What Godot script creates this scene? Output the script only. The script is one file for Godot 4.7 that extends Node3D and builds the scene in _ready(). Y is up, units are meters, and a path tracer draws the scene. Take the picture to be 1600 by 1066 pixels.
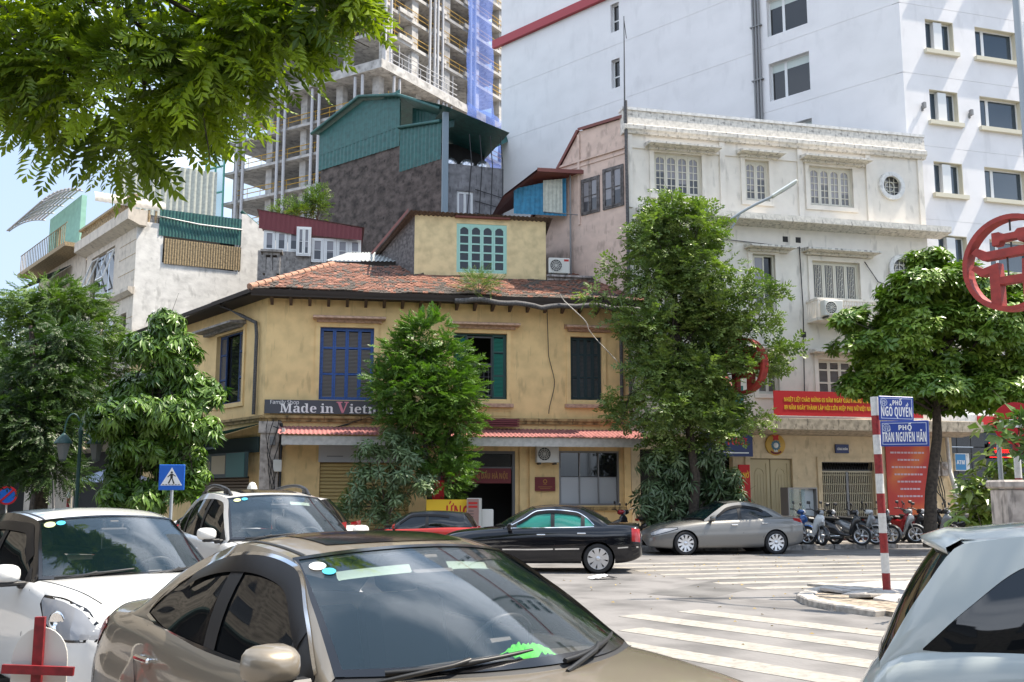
extends Node3D
# A street corner with parked cars in front, an old yellow house, a cream building and a white hotel behind.

var rng := RandomNumberGenerator.new()
var taken := {}
var T := Transform3D.IDENTITY
var M := {}

# ---------- names, things, parts ----------
func numbered(n: String) -> String:
	if not taken.has(n):
		taken[n] = 0
		return n
	taken[n] += 1
	return "%s_%03d" % [n, taken[n]]

func tag(o: Node, label: String, category: String, group := "", kind := "") -> Node:
	if label: o.set_meta("label", label)
	if category: o.set_meta("category", category)
	if group: o.set_meta("group", group)
	if kind: o.set_meta("kind", kind)
	return o

func thing(called: String, label: String, category: String, at := Vector3.ZERO, turn := 0.0, group := "") -> Node3D:
	var o := Node3D.new()
	o.name = numbered(called)
	add_child(o)
	o.position = at
	o.rotation.y = turn
	tag(o, label, category, group)
	return o

func put(called: String, mesh: Mesh, m: Material, parent: Node = null, xf := Transform3D.IDENTITY) -> MeshInstance3D:
	var o := MeshInstance3D.new()
	o.mesh = mesh
	o.material_override = m
	o.transform = xf
	if parent == null:
		o.name = numbered(called)
		add_child(o)
	else:
		var n := called
		var k := 0
		while parent.has_node(NodePath(n)):
			k += 1
			n = "%s_%03d" % [called, k]
		o.name = n
		parent.add_child(o, true)
	return o

func obj(called: String, st: SurfaceTool, m: Material, parent: Node = null, xf := Transform3D.IDENTITY) -> MeshInstance3D:
	st.generate_normals()
	return put(called, st.commit(), m, parent, xf)

func struct(called: String, st: SurfaceTool, m: Material) -> MeshInstance3D:
	var o := obj(called, st, m)
	o.set_meta("kind", "structure")
	return o

func W(x: float, y: float, d: float) -> Vector3:
	return Vector3(x, y, -d)

# ---------- shapes ----------
func mb() -> SurfaceTool:
	var st := SurfaceTool.new()
	st.begin(Mesh.PRIMITIVE_TRIANGLES)
	return st

func tri(st: SurfaceTool, a: Vector3, b: Vector3, c: Vector3) -> void:
	st.add_vertex(T * a); st.add_vertex(T * b); st.add_vertex(T * c)

func quad(st: SurfaceTool, a: Vector3, b: Vector3, c: Vector3, d: Vector3) -> void:
	tri(st, a, b, c); tri(st, a, c, d)

# a box between two corners, flat faces
func bx(st: SurfaceTool, a: Vector3, b: Vector3, bs := Basis.IDENTITY, o := Vector3.ZERO) -> void:
	st.set_smooth_group(-1)
	var lo := Vector3(minf(a.x, b.x), minf(a.y, b.y), minf(a.z, b.z))
	var hi := Vector3(maxf(a.x, b.x), maxf(a.y, b.y), maxf(a.z, b.z))
	var p := []
	for i in 8:
		p.append(o + bs * Vector3(hi.x if i & 1 else lo.x, hi.y if i & 2 else lo.y, hi.z if i & 4 else lo.z))
	for f in [[4, 6, 7, 5], [1, 3, 2, 0], [0, 2, 6, 4], [5, 7, 3, 1], [2, 3, 7, 6], [4, 5, 1, 0]]:
		quad(st, p[f[0]], p[f[1]], p[f[2]], p[f[3]])

# a box with chamfered vertical and horizontal edges (r), around centre c
func rbx(st: SurfaceTool, c: Vector3, s: Vector3, r: float, bs := Basis.IDENTITY) -> void:
	var h := s / 2.0
	st.set_smooth_group(-1)
	var q := func(x, y, z): return c + bs * Vector3(x, y, z)
	var k := Vector3(h.x - r, h.y - r, h.z - r)
	for sx in [-1.0, 1.0]:
		var f: bool = sx > 0
		var a: Array = [q.call(sx * h.x, -k.y, -k.z), q.call(sx * h.x, k.y, -k.z), q.call(sx * h.x, k.y, k.z), q.call(sx * h.x, -k.y, k.z)]
		var b: Array = [q.call(-k.x, sx * h.y, -k.z), q.call(-k.x, sx * h.y, k.z), q.call(k.x, sx * h.y, k.z), q.call(k.x, sx * h.y, -k.z)]
		var d: Array = [q.call(-k.x, -k.y, sx * h.z), q.call(k.x, -k.y, sx * h.z), q.call(k.x, k.y, sx * h.z), q.call(-k.x, k.y, sx * h.z)]
		for g in [a, b, d]:
			if f: quad(st, g[3], g[2], g[1], g[0])
			else: quad(st, g[0], g[1], g[2], g[3])
		for sy in [-1.0, 1.0]:
			var e: Array = [q.call(sx * h.x, sy * k.y, -k.z), q.call(sx * k.x, sy * h.y, -k.z), q.call(sx * k.x, sy * h.y, k.z), q.call(sx * h.x, sy * k.y, k.z)]
			var g: Array = [q.call(sx * h.x, -k.y, sy * k.z), q.call(sx * h.x, k.y, sy * k.z), q.call(sx * k.x, k.y, sy * h.z), q.call(sx * k.x, -k.y, sy * h.z)]
			var i: Array = [q.call(-k.x, sx * h.y, sy * k.z), q.call(-k.x, sx * k.y, sy * h.z), q.call(k.x, sx * k.y, sy * h.z), q.call(k.x, sx * h.y, sy * k.z)]
			for w in [e, g, i]:
				if (sx > 0) != (sy > 0): quad(st, w[0], w[1], w[2], w[3])
				else: quad(st, w[3], w[2], w[1], w[0])
			for sz in [-1.0, 1.0]:
				var t: Array = [q.call(sx * h.x, sy * k.y, sz * k.z), q.call(sx * k.x, sy * h.y, sz * k.z), q.call(sx * k.x, sy * k.y, sz * h.z)]
				if sx * sy * sz > 0: tri(st, t[0], t[2], t[1])
				else: tri(st, t[0], t[1], t[2])

func frame_of(d: Vector3) -> Basis:
	var z := d.normalized()
	var x := (Vector3.UP if absf(z.y) < 0.9 else Vector3.RIGHT).cross(z).normalized()
	return Basis(x, z.cross(x), z)

# a tube along points; r is one radius or one per point
func tube(st: SurfaceTool, pts: Array, r, sides := 6, caps := true, smooth := 1) -> void:
	st.set_smooth_group(smooth)
	var rings := []
	for i in pts.size():
		var d: Vector3 = pts[mini(i + 1, pts.size() - 1)] - pts[maxi(i - 1, 0)]
		var f := frame_of(d)
		var rr: float = r[i] if r is Array else r
		var ring := []
		for k in sides:
			var a := TAU * k / sides
			ring.append(pts[i] + f.x * cos(a) * rr + f.y * sin(a) * rr)
		rings.append(ring)
	for i in pts.size() - 1:
		var best := 0
		var far := 1e9
		for s in sides:
			var dd: float = rings[i][0].distance_to(rings[i + 1][s])
			if dd < far: far = dd; best = s
		for k in sides:
			var k2 := (k + 1) % sides
			quad(st, rings[i][k], rings[i + 1][(k + best) % sides], rings[i + 1][(k2 + best) % sides], rings[i][k2])
	if caps:
		st.set_smooth_group(-1)
		var n := pts.size() - 1
		for k in range(1, sides - 1):
			tri(st, rings[0][0], rings[0][k], rings[0][k + 1])
			tri(st, rings[n][0], rings[n][k + 1], rings[n][k])

# turned profile [[radius, along], ...] round axis at c
func lathe(st: SurfaceTool, c: Vector3, axis: Vector3, prof: Array, sides := 20, smooth := 1, a0 := 0.0, a1 := TAU) -> void:
	st.set_smooth_group(smooth)
	var f := frame_of(axis)
	for i in prof.size() - 1:
		for k in sides:
			var p := []
			for e in [[i, k], [i + 1, k], [i + 1, k + 1], [i, k + 1]]:
				var a: float = a0 + (a1 - a0) * e[1] / sides
				p.append(c + (f.x * cos(a) + f.y * sin(a)) * prof[e[0]][0] + f.z * prof[e[0]][1])
			quad(st, p[0], p[1], p[2], p[3])

# a sheet through rows of points
func sheet(st: SurfaceTool, rows: Array, flip := false, smooth := 1) -> void:
	st.set_smooth_group(smooth)
	for i in rows.size() - 1:
		for k in rows[i].size() - 1:
			var a: Vector3 = rows[i][k]; var b: Vector3 = rows[i + 1][k]; var c: Vector3 = rows[i + 1][k + 1]; var d: Vector3 = rows[i][k + 1]
			if flip: quad(st, a, d, c, b)
			else: quad(st, a, b, c, d)

# flat polygon in a plane (local x, y), extruded from z0 to z1
func prism(st: SurfaceTool, poly: PackedVector2Array, z0: float, z1: float) -> void:
	st.set_smooth_group(-1)
	if Geometry2D.is_polygon_clockwise(poly): poly.reverse()
	var idx := Geometry2D.triangulate_polygon(poly)
	for i in range(0, idx.size(), 3):
		var a := poly[idx[i]]; var b := poly[idx[i + 1]]; var c := poly[idx[i + 2]]
		if (b - a).cross(c - a) > 0: var t := b; b = c; c = t
		tri(st, Vector3(a.x, a.y, z1), Vector3(b.x, b.y, z1), Vector3(c.x, c.y, z1))
		tri(st, Vector3(a.x, a.y, z0), Vector3(c.x, c.y, z0), Vector3(b.x, b.y, z0))
	for i in poly.size():
		var a := poly[i]; var b := poly[(i + 1) % poly.size()]
		quad(st, Vector3(a.x, a.y, z0), Vector3(a.x, a.y, z1), Vector3(b.x, b.y, z1), Vector3(b.x, b.y, z0))

# a wall in the local xy plane with its face at z = 0, thick behind it, holes [x0, x1, y0, y1]
func wall(st: SurfaceTool, x0: float, x1: float, y0: float, y1: float, thick: float, holes := []) -> void:
	st.set_smooth_group(-1)
	var xs := [x0, x1]; var ys := [y0, y1]
	for h in holes:
		xs.append_array([h[0], h[1]]); ys.append_array([h[2], h[3]])
	xs.sort(); ys.sort()
	var open := func(i, k):
		if i < 0 or k < 0 or i >= xs.size() - 1 or k >= ys.size() - 1: return true
		var cx: float = (xs[i] + xs[i + 1]) / 2.0
		var cy: float = (ys[k] + ys[k + 1]) / 2.0
		for h in holes:
			if cx > h[0] and cx < h[1] and cy > h[2] and cy < h[3]: return true
		return false
	for i in xs.size() - 1:
		if xs[i + 1] - xs[i] < 1e-5: continue
		for k in ys.size() - 1:
			if ys[k + 1] - ys[k] < 1e-5 or open.call(i, k): continue
			var a: float = xs[i]; var b: float = xs[i + 1]; var c: float = ys[k]; var d: float = ys[k + 1]
			quad(st, Vector3(a, c, 0), Vector3(a, d, 0), Vector3(b, d, 0), Vector3(b, c, 0))
			quad(st, Vector3(a, c, -thick), Vector3(b, c, -thick), Vector3(b, d, -thick), Vector3(a, d, -thick))
	var rims := [[x0, x1, y0, y1, -1]]
	for h in holes: rims.append([h[0], h[1], h[2], h[3], 1])
	for r in rims:
		var p := [Vector2(r[0], r[2]), Vector2(r[1], r[2]), Vector2(r[1], r[3]), Vector2(r[0], r[3])]
		for i in 4:
			var a: Vector2 = p[i]; var b: Vector2 = p[(i + 1) % 4]
			if r[4] > 0: quad(st, Vector3(a.x, a.y, -thick), Vector3(b.x, b.y, -thick), Vector3(b.x, b.y, 0), Vector3(a.x, a.y, 0))
			else: quad(st, Vector3(a.x, a.y, 0), Vector3(b.x, b.y, 0), Vector3(b.x, b.y, -thick), Vector3(a.x, a.y, -thick))

# a rectangular frame of bars round x0..x1, y0..y1 (outside edge), bar w wide
func frame(st: SurfaceTool, x0: float, x1: float, y0: float, y1: float, w: float, z0: float, z1: float) -> void:
	bx(st, Vector3(x0, y0, z0), Vector3(x0 + w, y1, z1))
	bx(st, Vector3(x1 - w, y0, z0), Vector3(x1, y1, z1))
	bx(st, Vector3(x0 + w, y0, z0), Vector3(x1 - w, y0 + w, z1))
	bx(st, Vector3(x0 + w, y1 - w, z0), Vector3(x1 - w, y1, z1))

# corrugated sheet: a..b along the eave, to a2..b2; waves run across
func corrugated(st: SurfaceTool, a: Vector3, b: Vector3, a2: Vector3, b2: Vector3, pitch: float, amp: float) -> void:
	var n := int(a.distance_to(b) / pitch) * 4
	var up := (b - a).cross(a2 - a).normalized()
	if up.y < 0 and absf(up.y) > 0.05: up = -up
	var r0 := []; var r1 := []
	for i in n + 1:
		var k := float(i) / n
		var o := up * amp * sin(TAU * i / 4.0 + 0.5)
		r0.append(a.lerp(b, k) + o); r1.append(a2.lerp(b2, k) + o)
	sheet(st, [r0, r1], false, 1)

# lettering as a part; marks that the font lacks are added as strokes
const MARKS := {"Ố": "Ôa", "Ề": "Êg", "Ầ": "Âg", "Ệ": "Êd", "Ậ": "Âd", "Ộ": "Ôd", "Ụ": "Ud", "Ủ": "Uh", "Ả": "Ah", "Ư": "Uw", "Ừ": "Uwg", "Ứ": "Uwa", "Ữ": "Uwt", "Ở": "Owh", "Ơ": "Ow"}

func text(what: String, size: float, m: Material, parent: Node, xf: Transform3D, width := 0.0, font := "Droid Sans", bold := true, called := "lettering") -> MeshInstance3D:
	var f := SystemFont.new()
	f.font_names = PackedStringArray([font])
	f.font_weight = 700 if bold else 400
	var plain_text := ""
	for ch in what: plain_text += MARKS[ch][0] if MARKS.has(ch) else ch
	var t := TextMesh.new()
	t.text = plain_text
	t.font = f
	t.font_size = 48
	t.pixel_size = size / 48.0
	t.depth = 0.012
	t.curve_step = 2.0
	if width > 0.0:
		var w := t.get_aabb().size.x
		if w > 0.0: xf.basis = xf.basis * Basis.from_scale(Vector3(width / w, 1, 1))
	var o := put(called, t, m, parent, xf)
	if plain_text != what:
		var st := mb()
		var k := size / 48.0
		var total := f.get_string_size(plain_text, HORIZONTAL_ALIGNMENT_LEFT, -1, 48).x
		var base := 28.5 - 45.0
		for i in what.length():
			if not MARKS.has(what[i]): continue
			var x0 := f.get_string_size(plain_text.substr(0, i), HORIZONTAL_ALIGNMENT_LEFT, -1, 48).x - total / 2
			var cw := f.get_string_size(plain_text[i], HORIZONTAL_ALIGNMENT_LEFT, -1, 48).x
			var cx := x0 + cw / 2
			var over := 0.0 if MARKS[what[i]][0] == "U" or MARKS[what[i]][0] == "A" else 7.0
			for q in MARKS[what[i]].substr(1):
				var segs := []
				if q == "a": segs = [[cx + over, base + 39 + over * 0.6, cx + over + 7, base + 47 + over * 0.6]]
				elif q == "g": segs = [[cx + over + 6, base + 39 + over * 0.6, cx + over - 1, base + 47 + over * 0.6]]
				elif q == "d": segs = [[cx - 2.6, base - 6.5, cx + 2.6, base - 6.5]]
				elif q == "h": segs = [[cx - 3, base + 46, cx + 3, base + 45], [cx + 3, base + 45, cx, base + 38]]
				elif q == "w": segs = [[cx + cw * 0.36, base + 34, cx + cw * 0.5, base + 35], [cx + cw * 0.5, base + 35, cx + cw * 0.53, base + 41]]
				elif q == "t": segs = [[cx - 8, base + 39, cx - 3, base + 43], [cx - 3, base + 43, cx + 3, base + 39.5], [cx + 3, base + 39.5, cx + 8, base + 43]]
				for s in segs:
					var p := Vector2(s[0], s[1]); var e := Vector2(s[2], s[3])
					var n := (e - p).normalized().orthogonal() * 2.3
					prism(st, PackedVector2Array([(p + n) * k, (e + n) * k, (e - n) * k, (p - n) * k]), 0.0, 0.0063)
		obj("diacritic", st, m, parent, xf)
	return o

# smooth curve through [x0, v0, x1, v1, ...]
func cv(a: Array, x: float) -> float:
	var n := a.size() / 2
	if x <= a[0]: return a[1]
	if x >= a[2 * n - 2]: return a[2 * n - 1]
	var i := 0
	while x > a[2 * i + 2]: i += 1
	var x0: float = a[2 * i]; var y0: float = a[2 * i + 1]; var x1: float = a[2 * i + 2]; var y1: float = a[2 * i + 3]
	var d: float = (y1 - y0) / (x1 - x0)
	var dl: float = d if i == 0 else (y0 - a[2 * i - 1]) / (x0 - a[2 * i - 2])
	var dr: float = d if i == n - 2 else (a[2 * i + 5] - y1) / (a[2 * i + 4] - x1)
	var m0 := 0.0 if dl * d <= 0.0 else 2.0 * dl * d / (dl + d)
	var m1 := 0.0 if dr * d <= 0.0 else 2.0 * dr * d / (dr + d)
	if i == 0: m0 = d
	if i == n - 2: m1 = d
	var h := x1 - x0
	var t := (x - x0) / h
	return y0 * (2 * t * t * t - 3 * t * t + 1) + y1 * (3 * t * t - 2 * t * t * t) + h * m0 * (t * t * t - 2 * t * t + t) + h * m1 * (t * t * t - t * t)

# ---------- materials ----------
func lin(r: float, g: float, b: float, a := 1.0) -> Color:
	var c := Color(r, g, b).linear_to_srgb()
	c.a = a
	return c

func mat(c: Color, rough := 0.7, metal := 0.0) -> StandardMaterial3D:
	var m := StandardMaterial3D.new()
	m.albedo_color = c
	m.roughness = rough
	m.metallic = metal
	return m

var pool := {}

func pooled(sd: int, freq: float, lo: float, mid: float, hi_at: float, oct: int) -> NoiseTexture2D:
	var key := [sd, freq, snappedf(lo, 0.1), snappedf(mid, 0.05), hi_at, oct]
	if not pool.has(key):
		var g := func(v): return Color(v, v, v)
		pool[key] = noise_tex(sd, freq, [[0.0, g.call(lo)], [hi_at * 0.66, g.call(mid)], [hi_at, g.call(1.0 if hi_at < 1.0 else lerpf(mid, 1.0, 0.6))], [1.0, g.call(1.0)]], 512, oct)
	return pool[key]

func noise_tex(sd: int, freq: float, stops: Array, size := 512, oct := 5, kind := FastNoiseLite.TYPE_SIMPLEX_SMOOTH, bump := false) -> NoiseTexture2D:
	var n := FastNoiseLite.new()
	n.seed = sd
	n.noise_type = kind
	n.frequency = freq
	n.fractal_octaves = oct
	var t := NoiseTexture2D.new()
	t.width = size; t.height = size
	t.seamless = true
	t.noise = n
	if bump:
		t.as_normal_map = true
		t.bump_strength = 6.0
	elif stops.size():
		var g := Gradient.new()
		var offs := PackedFloat32Array(); var cols := PackedColorArray()
		for s in stops:
			offs.append(s[0]); cols.append(s[1])
		g.offsets = offs; g.colors = cols
		t.color_ramp = g
	return t

# a mottled material: base colour times a noise, a stain layer multiplied over it, fine relief
func mottled(c: Color, sd: int, lo: float, rough := 0.85, scale := 0.4, relief := 0.0, stain := 0.0, sx := 0.5, sy := 0.12) -> StandardMaterial3D:
	var m := mat(c, rough)
	m.albedo_texture = pooled(sd % 3, 0.012, lo, lerpf(lo, 1.0, 0.7), 0.7, 5)
	m.uv1_triplanar = true
	m.uv1_world_triplanar = true
	m.uv1_scale = Vector3(scale, scale, scale)
	if relief > 0.0:
		m.heightmap_enabled = true
		m.heightmap_texture = pooled(90, 0.03, 0.0, 0.5, 1.0, 4)
		m.heightmap_scale = relief
	if stain > 0.0:
		m.detail_enabled = true
		m.detail_blend_mode = BaseMaterial3D.BLEND_MODE_MUL
		m.detail_uv_layer = BaseMaterial3D.DETAIL_UV_2
		m.detail_albedo = pooled(40 + sd % 2, 0.014, 1.0 - stain, 1.0 - stain * 0.5, 0.3, 6)
		m.uv2_triplanar = true
		m.uv2_world_triplanar = true
		m.uv2_scale = Vector3(sx, sy, sx)
	return m

func glossy(c: Color, rough := 0.06) -> StandardMaterial3D:
	var m := mat(c, rough)
	m.metallic_specular = 0.6
	return m

func paint(c: Color, metal := 0.0, rough := 0.35) -> StandardMaterial3D:
	var m := mat(c, rough, metal)
	m.clearcoat_enabled = true
	m.clearcoat = 1.0
	m.metallic_specular = 0.2
	m.clearcoat_roughness = 0.04
	return m

func clear_glass(c: Color, alpha: float) -> StandardMaterial3D:
	var m := mat(Color(c.r, c.g, c.b, alpha), 0.02)
	m.transparency = BaseMaterial3D.TRANSPARENCY_ALPHA
	return m

func glow(c: Color, e: float) -> StandardMaterial3D:
	var m := mat(Color(0.02, 0.02, 0.02), 0.6)
	m.emission_enabled = true
	m.emission = c
	m.emission_energy_multiplier = e
	return m

func leaf_mat(back: Color) -> StandardMaterial3D:
	var m := mat(Color.WHITE, 0.42)
	m.vertex_color_use_as_albedo = true
	m.backlight_enabled = true
	m.backlight = back
	m.metallic_specular = 0.5
	return m

func _ready() -> void:
	# ---------- camera, sky, sun, exposure ----------
	rng.seed = 7
	var cam := Camera3D.new()
	cam.name = "camera"
	cam.position = Vector3(0, 1.75, 0)
	cam.rotation_degrees = Vector3(8.32, 0, 0)
	cam.fov = 36.86
	cam.near = 0.05
	cam.far = 2000.0
	add_child(cam)
	var env := Environment.new()
	env.background_mode = Environment.BG_SKY
	env.tonemap_mode = Environment.TONE_MAPPER_LINEAR
	env.tonemap_exposure = 2.15
	env.sdfgi_enabled = true
	env.ssao_enabled = true
	env.ssil_enabled = true
	var sky := ProceduralSkyMaterial.new()
	sky.sky_top_color = lin(0.28, 0.38, 0.55)
	sky.sky_horizon_color = lin(0.40, 0.48, 0.58)
	sky.sky_curve = 0.16
	sky.ground_bottom_color = lin(0.16, 0.155, 0.15)
	sky.ground_horizon_color = lin(0.4, 0.42, 0.44)
	sky.sun_angle_max = 1.0
	var cn := FastNoiseLite.new()
	cn.seed = 21
	cn.frequency = 1.6
	cn.fractal_octaves = 6
	var ci := Image.create(1024, 512, false, Image.FORMAT_RGBAF)
	for y in 512:
		var el := (0.5 - (y + 0.5) / 512.0) * PI
		for x in 1024:
			var az := TAU * x / 1024.0
			var d := Vector3(cos(az) * cos(el), sin(el), sin(az) * cos(el))
			var n := cn.get_noise_3d(d.x * 1.0, d.y * 2.2, d.z * 1.0) * 0.5 + 0.5
			var a := smoothstep(0.42, 0.66, n) * smoothstep(0.0, 0.08, el) * 1.2
			ci.set_pixel(x, y, Color(1.0, 1.0, 1.0, a * 0.55))
	sky.sky_cover = ImageTexture.create_from_image(ci)
	var sk := Sky.new()
	sk.sky_material = sky
	env.sky = sk
	var we := WorldEnvironment.new()
	we.name = "world_environment"
	we.environment = env
	add_child(we)
	var sun := DirectionalLight3D.new()
	sun.name = "sun"
	sun.light_energy = 1.5
	sun.light_color = Color(1.0, 0.955, 0.89)
	sun.light_angular_distance = 0.5
	sun.shadow_enabled = true
	sun.sky_mode = DirectionalLight3D.SKY_MODE_LIGHT_ONLY
	add_child(sun)
	var az := deg_to_rad(83.0); var el := deg_to_rad(60.0)
	sun.look_at_from_position(Vector3(cos(el) * sin(az), sin(el), -cos(el) * cos(az)), Vector3.ZERO)
	materials()
	ground()
	buildings()
	street_things()
	cars()
	motorbikes()
	trees()

func materials() -> void:
	M.tyre = mat(lin(0.018, 0.018, 0.019), 0.8)
	M.alloy = mat(lin(0.62, 0.63, 0.65), 0.3, 0.85)
	M.iron = mat(lin(0.08, 0.08, 0.08), 0.5, 0.6)
	M.chrome = mat(lin(0.8, 0.81, 0.82), 0.09, 1.0)
	M.black_plastic = mat(lin(0.014, 0.014, 0.015), 0.5)
	M.seam = mat(lin(0.012, 0.012, 0.012), 0.7)
	M.frit = glossy(lin(0.008, 0.008, 0.009), 0.12)
	M.smoke = mat(lin(0.008, 0.008, 0.009), 0.3)
	M.smoke.metallic_specular = 0.3
	M.seat_beige = mat(lin(0.05, 0.047, 0.042), 0.8)
	M.mould = mottled(lin(0.1, 0.09, 0.075), 51, 0.4, 0.95, 1.6)
	M.dark_glass = glossy(lin(0.006, 0.007, 0.008), 0.03)
	M.windshield = clear_glass(lin(0.01, 0.03, 0.035), 0.16)
	M.interior = mat(lin(0.022, 0.022, 0.024), 0.75)
	M.steer = mat(lin(0.02, 0.02, 0.02), 0.45)
	M.liner = mat(lin(0.35, 0.34, 0.32), 0.9)
	M.wiper = mat(lin(0.01, 0.01, 0.01), 0.45)
	M.lamp_glass = glossy(lin(0.3, 0.31, 0.33), 0.05)
	M.tail = glossy(lin(0.28, 0.012, 0.012), 0.08)
	M.green_glass = glossy(lin(0.02, 0.22, 0.17), 0.05)
	M.yellow = mottled(lin(0.8, 0.57, 0.275), 11, 0.9, 0.9, 0.25, 0.35, 0.14, 0.5, 0.1)
	M.grimy_yellow = mottled(lin(0.42, 0.29, 0.13), 12, 0.5, 0.9, 0.6, 0.6, 0.5, 0.9, 0.3)
	M.plaster = mottled(lin(0.5, 0.44, 0.39), 13, 0.7, 0.9, 0.6, 0.4, 0.4, 0.8, 0.2)
	M.cream = mottled(lin(0.73, 0.68, 0.6), 14, 0.95, 0.88, 0.3, 0.25, 0.2, 0.3, 0.08)
	M.cream_yellow = mottled(lin(0.66, 0.53, 0.34), 24, 0.9, 0.88, 0.4, 0.3, 0.25, 0.4, 0.12)
	M.grimy_white = mottled(lin(0.68, 0.64, 0.57), 15, 0.78, 0.9, 0.9, 0.08, 0.5, 0.9, 0.4)
	M.grimy_cream = mottled(lin(0.55, 0.47, 0.36), 16, 0.65, 0.9, 0.7, 0.1, 0.5, 0.9, 0.3)
	M.pink_plaster = mottled(lin(0.62, 0.47, 0.39), 17, 0.85, 0.9, 0.4, 0.3, 0.3, 0.5, 0.15)
	M.hotel_white = mottled(lin(0.76, 0.745, 0.74), 18, 0.95, 0.8, 0.12, 0.15, 0.06, 0.2, 0.05)
	M.white_paint = mottled(lin(0.7, 0.69, 0.66), 19, 0.85, 0.7, 0.8, 0.2, 0.2, 0.8, 0.3)
	M.stained_white = mottled(lin(0.5, 0.45, 0.43), 20, 0.55, 0.9, 0.7, 0.4, 0.55, 1.0, 0.3)
	M.patchy_white = mottled(lin(0.72, 0.7, 0.66), 22, 0.9, 0.9, 0.35, 0.6, 0.3, 0.35, 0.12)
	M.cream_white = mottled(lin(0.62, 0.55, 0.46), 23, 0.85, 0.9, 0.4, 0.3, 0.3, 0.5, 0.15)
	M.brown_wall = mottled(lin(0.125, 0.10, 0.088), 24, 0.35, 0.95, 0.35, 1.0, 0.65, 0.5, 0.35)
	M.grey_plaster = mottled(lin(0.23, 0.225, 0.23), 25, 0.7, 0.9, 0.4, 0.4, 0.45, 0.8, 0.15)
	M.weathered = mottled(lin(0.17, 0.155, 0.15), 26, 0.5, 0.95, 0.9, 0.5, 0.5, 1.4, 0.15)
	M.concrete = mottled(lin(0.3, 0.28, 0.26), 27, 0.6, 0.95, 0.7, 0.5, 0.4, 0.8, 0.3)
	M.attic = mottled(lin(0.68, 0.54, 0.3), 28, 0.9, 0.9, 0.35, 0.2, 0.14, 0.4, 0.12)
	M.mint_wall = mottled(lin(0.3, 0.55, 0.45), 29, 0.85, 0.9, 0.4)
	M.dim_wall = mottled(lin(0.2, 0.18, 0.15), 30, 0.6, 0.9, 0.4)
	M.raw_concrete = mottled(lin(0.5, 0.485, 0.46), 31, 0.75, 0.95, 0.15, 0.0, 0.3, 0.2, 0.1)
	M.raw_concrete_dark = mottled(lin(0.25, 0.235, 0.215), 32, 0.7, 0.95, 0.15)
	M.tile = mat(Color.WHITE, 0.85)
	M.tile.vertex_color_use_as_albedo = true
	M.hip_tile = mottled(lin(0.45, 0.25, 0.17), 33, 0.6, 0.9, 2.0)
	M.roof_under = mat(lin(0.032, 0.023, 0.018), 0.95)
	M.old_wood = mat(lin(0.035, 0.027, 0.022), 0.9)
	M.old_wood_light = mat(lin(0.3, 0.2, 0.1), 0.8)
	M.rafter = mat(lin(0.09, 0.06, 0.045), 0.9)
	M.gutter = mottled(lin(0.1, 0.095, 0.095), 34, 0.5, 0.7, 2.0)
	M.galvanised = mottled(lin(0.36, 0.38, 0.37), 35, 0.7, 0.5, 1.5)
	M.rusty = mottled(lin(0.14, 0.1, 0.08), 36, 0.5, 0.9, 2.0)
	M.red_brown = mat(lin(0.17, 0.055, 0.045), 0.7)
	M.red = mat(lin(0.45, 0.02, 0.015), 0.6)
	M.red_band = mat(lin(0.36, 0.045, 0.055), 0.6)
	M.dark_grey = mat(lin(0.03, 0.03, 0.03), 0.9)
	M.grey_metal = mat(lin(0.22, 0.22, 0.22), 0.55, 0.3)
	M.pane_dark = glossy(lin(0.012, 0.013, 0.014), 0.05)
	M.pane_sky = glossy(lin(0.05, 0.07, 0.09), 0.03)
	M.pane_sky.metallic = 0.35
	M.pane_curtain = glossy(lin(0.22, 0.21, 0.22), 0.12)
	M.pane_grey = glossy(lin(0.06, 0.06, 0.065), 0.08)
	M.pane_grille = glossy(lin(0.1, 0.1, 0.1), 0.2)
	M.frosted = glossy(lin(0.36, 0.38, 0.4), 0.35)
	M.blind = mat(lin(0.5, 0.56, 0.53), 0.6)
	M.white_frame = mat(lin(0.66, 0.67, 0.66), 0.45)
	M.cream_wood = mat(lin(0.6, 0.57, 0.48), 0.6)
	M.mint = mat(lin(0.32, 0.56, 0.48), 0.6)
	M.blue_paint = mottled(lin(0.035, 0.1, 0.33), 37, 0.75, 0.6, 2.0)
	M.blue_dark = mat(lin(0.02, 0.05, 0.14), 0.6)
	M.green_paint = mat(lin(0.015, 0.055, 0.05), 0.6)
	M.green_slat = mat(lin(0.03, 0.2, 0.15), 0.6)
	M.teal_paint = mat(lin(0.012, 0.03, 0.035), 0.6)
	M.teal_slat = mat(lin(0.085, 0.095, 0.095), 0.7)
	M.faded_slat = mat(lin(0.2, 0.18, 0.165), 0.75)
	M.pinkish = mottled(lin(0.55, 0.36, 0.26), 38, 0.75, 0.9, 1.2)
	M.awning_red = mottled(lin(0.36, 0.14, 0.13), 39, 0.75, 0.7, 0.8)
	M.dark_red = mat(lin(0.15, 0.025, 0.03), 0.6)
	M.fascia = mottled(lin(0.52, 0.5, 0.46), 40, 0.85, 0.8, 0.8)
	M.shutter_cream = mat(lin(0.5, 0.38, 0.16), 0.6)
	M.shutter_brown = mat(lin(0.2, 0.15, 0.1), 0.6)
	M.door_grey = mat(lin(0.1, 0.1, 0.1), 0.5)
	M.door_cream = mat(lin(0.5, 0.42, 0.25), 0.65)
	M.gate_cream = mat(lin(0.46, 0.41, 0.29), 0.6)
	M.green_tin = mottled(lin(0.022, 0.115, 0.105), 41, 0.75, 0.55, 0.5)
	M.green_dark = mat(lin(0.02, 0.045, 0.042), 0.7)
	M.blue_tin = mottled(lin(0.02, 0.2, 0.36), 42, 0.75, 0.55, 0.7)
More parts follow.
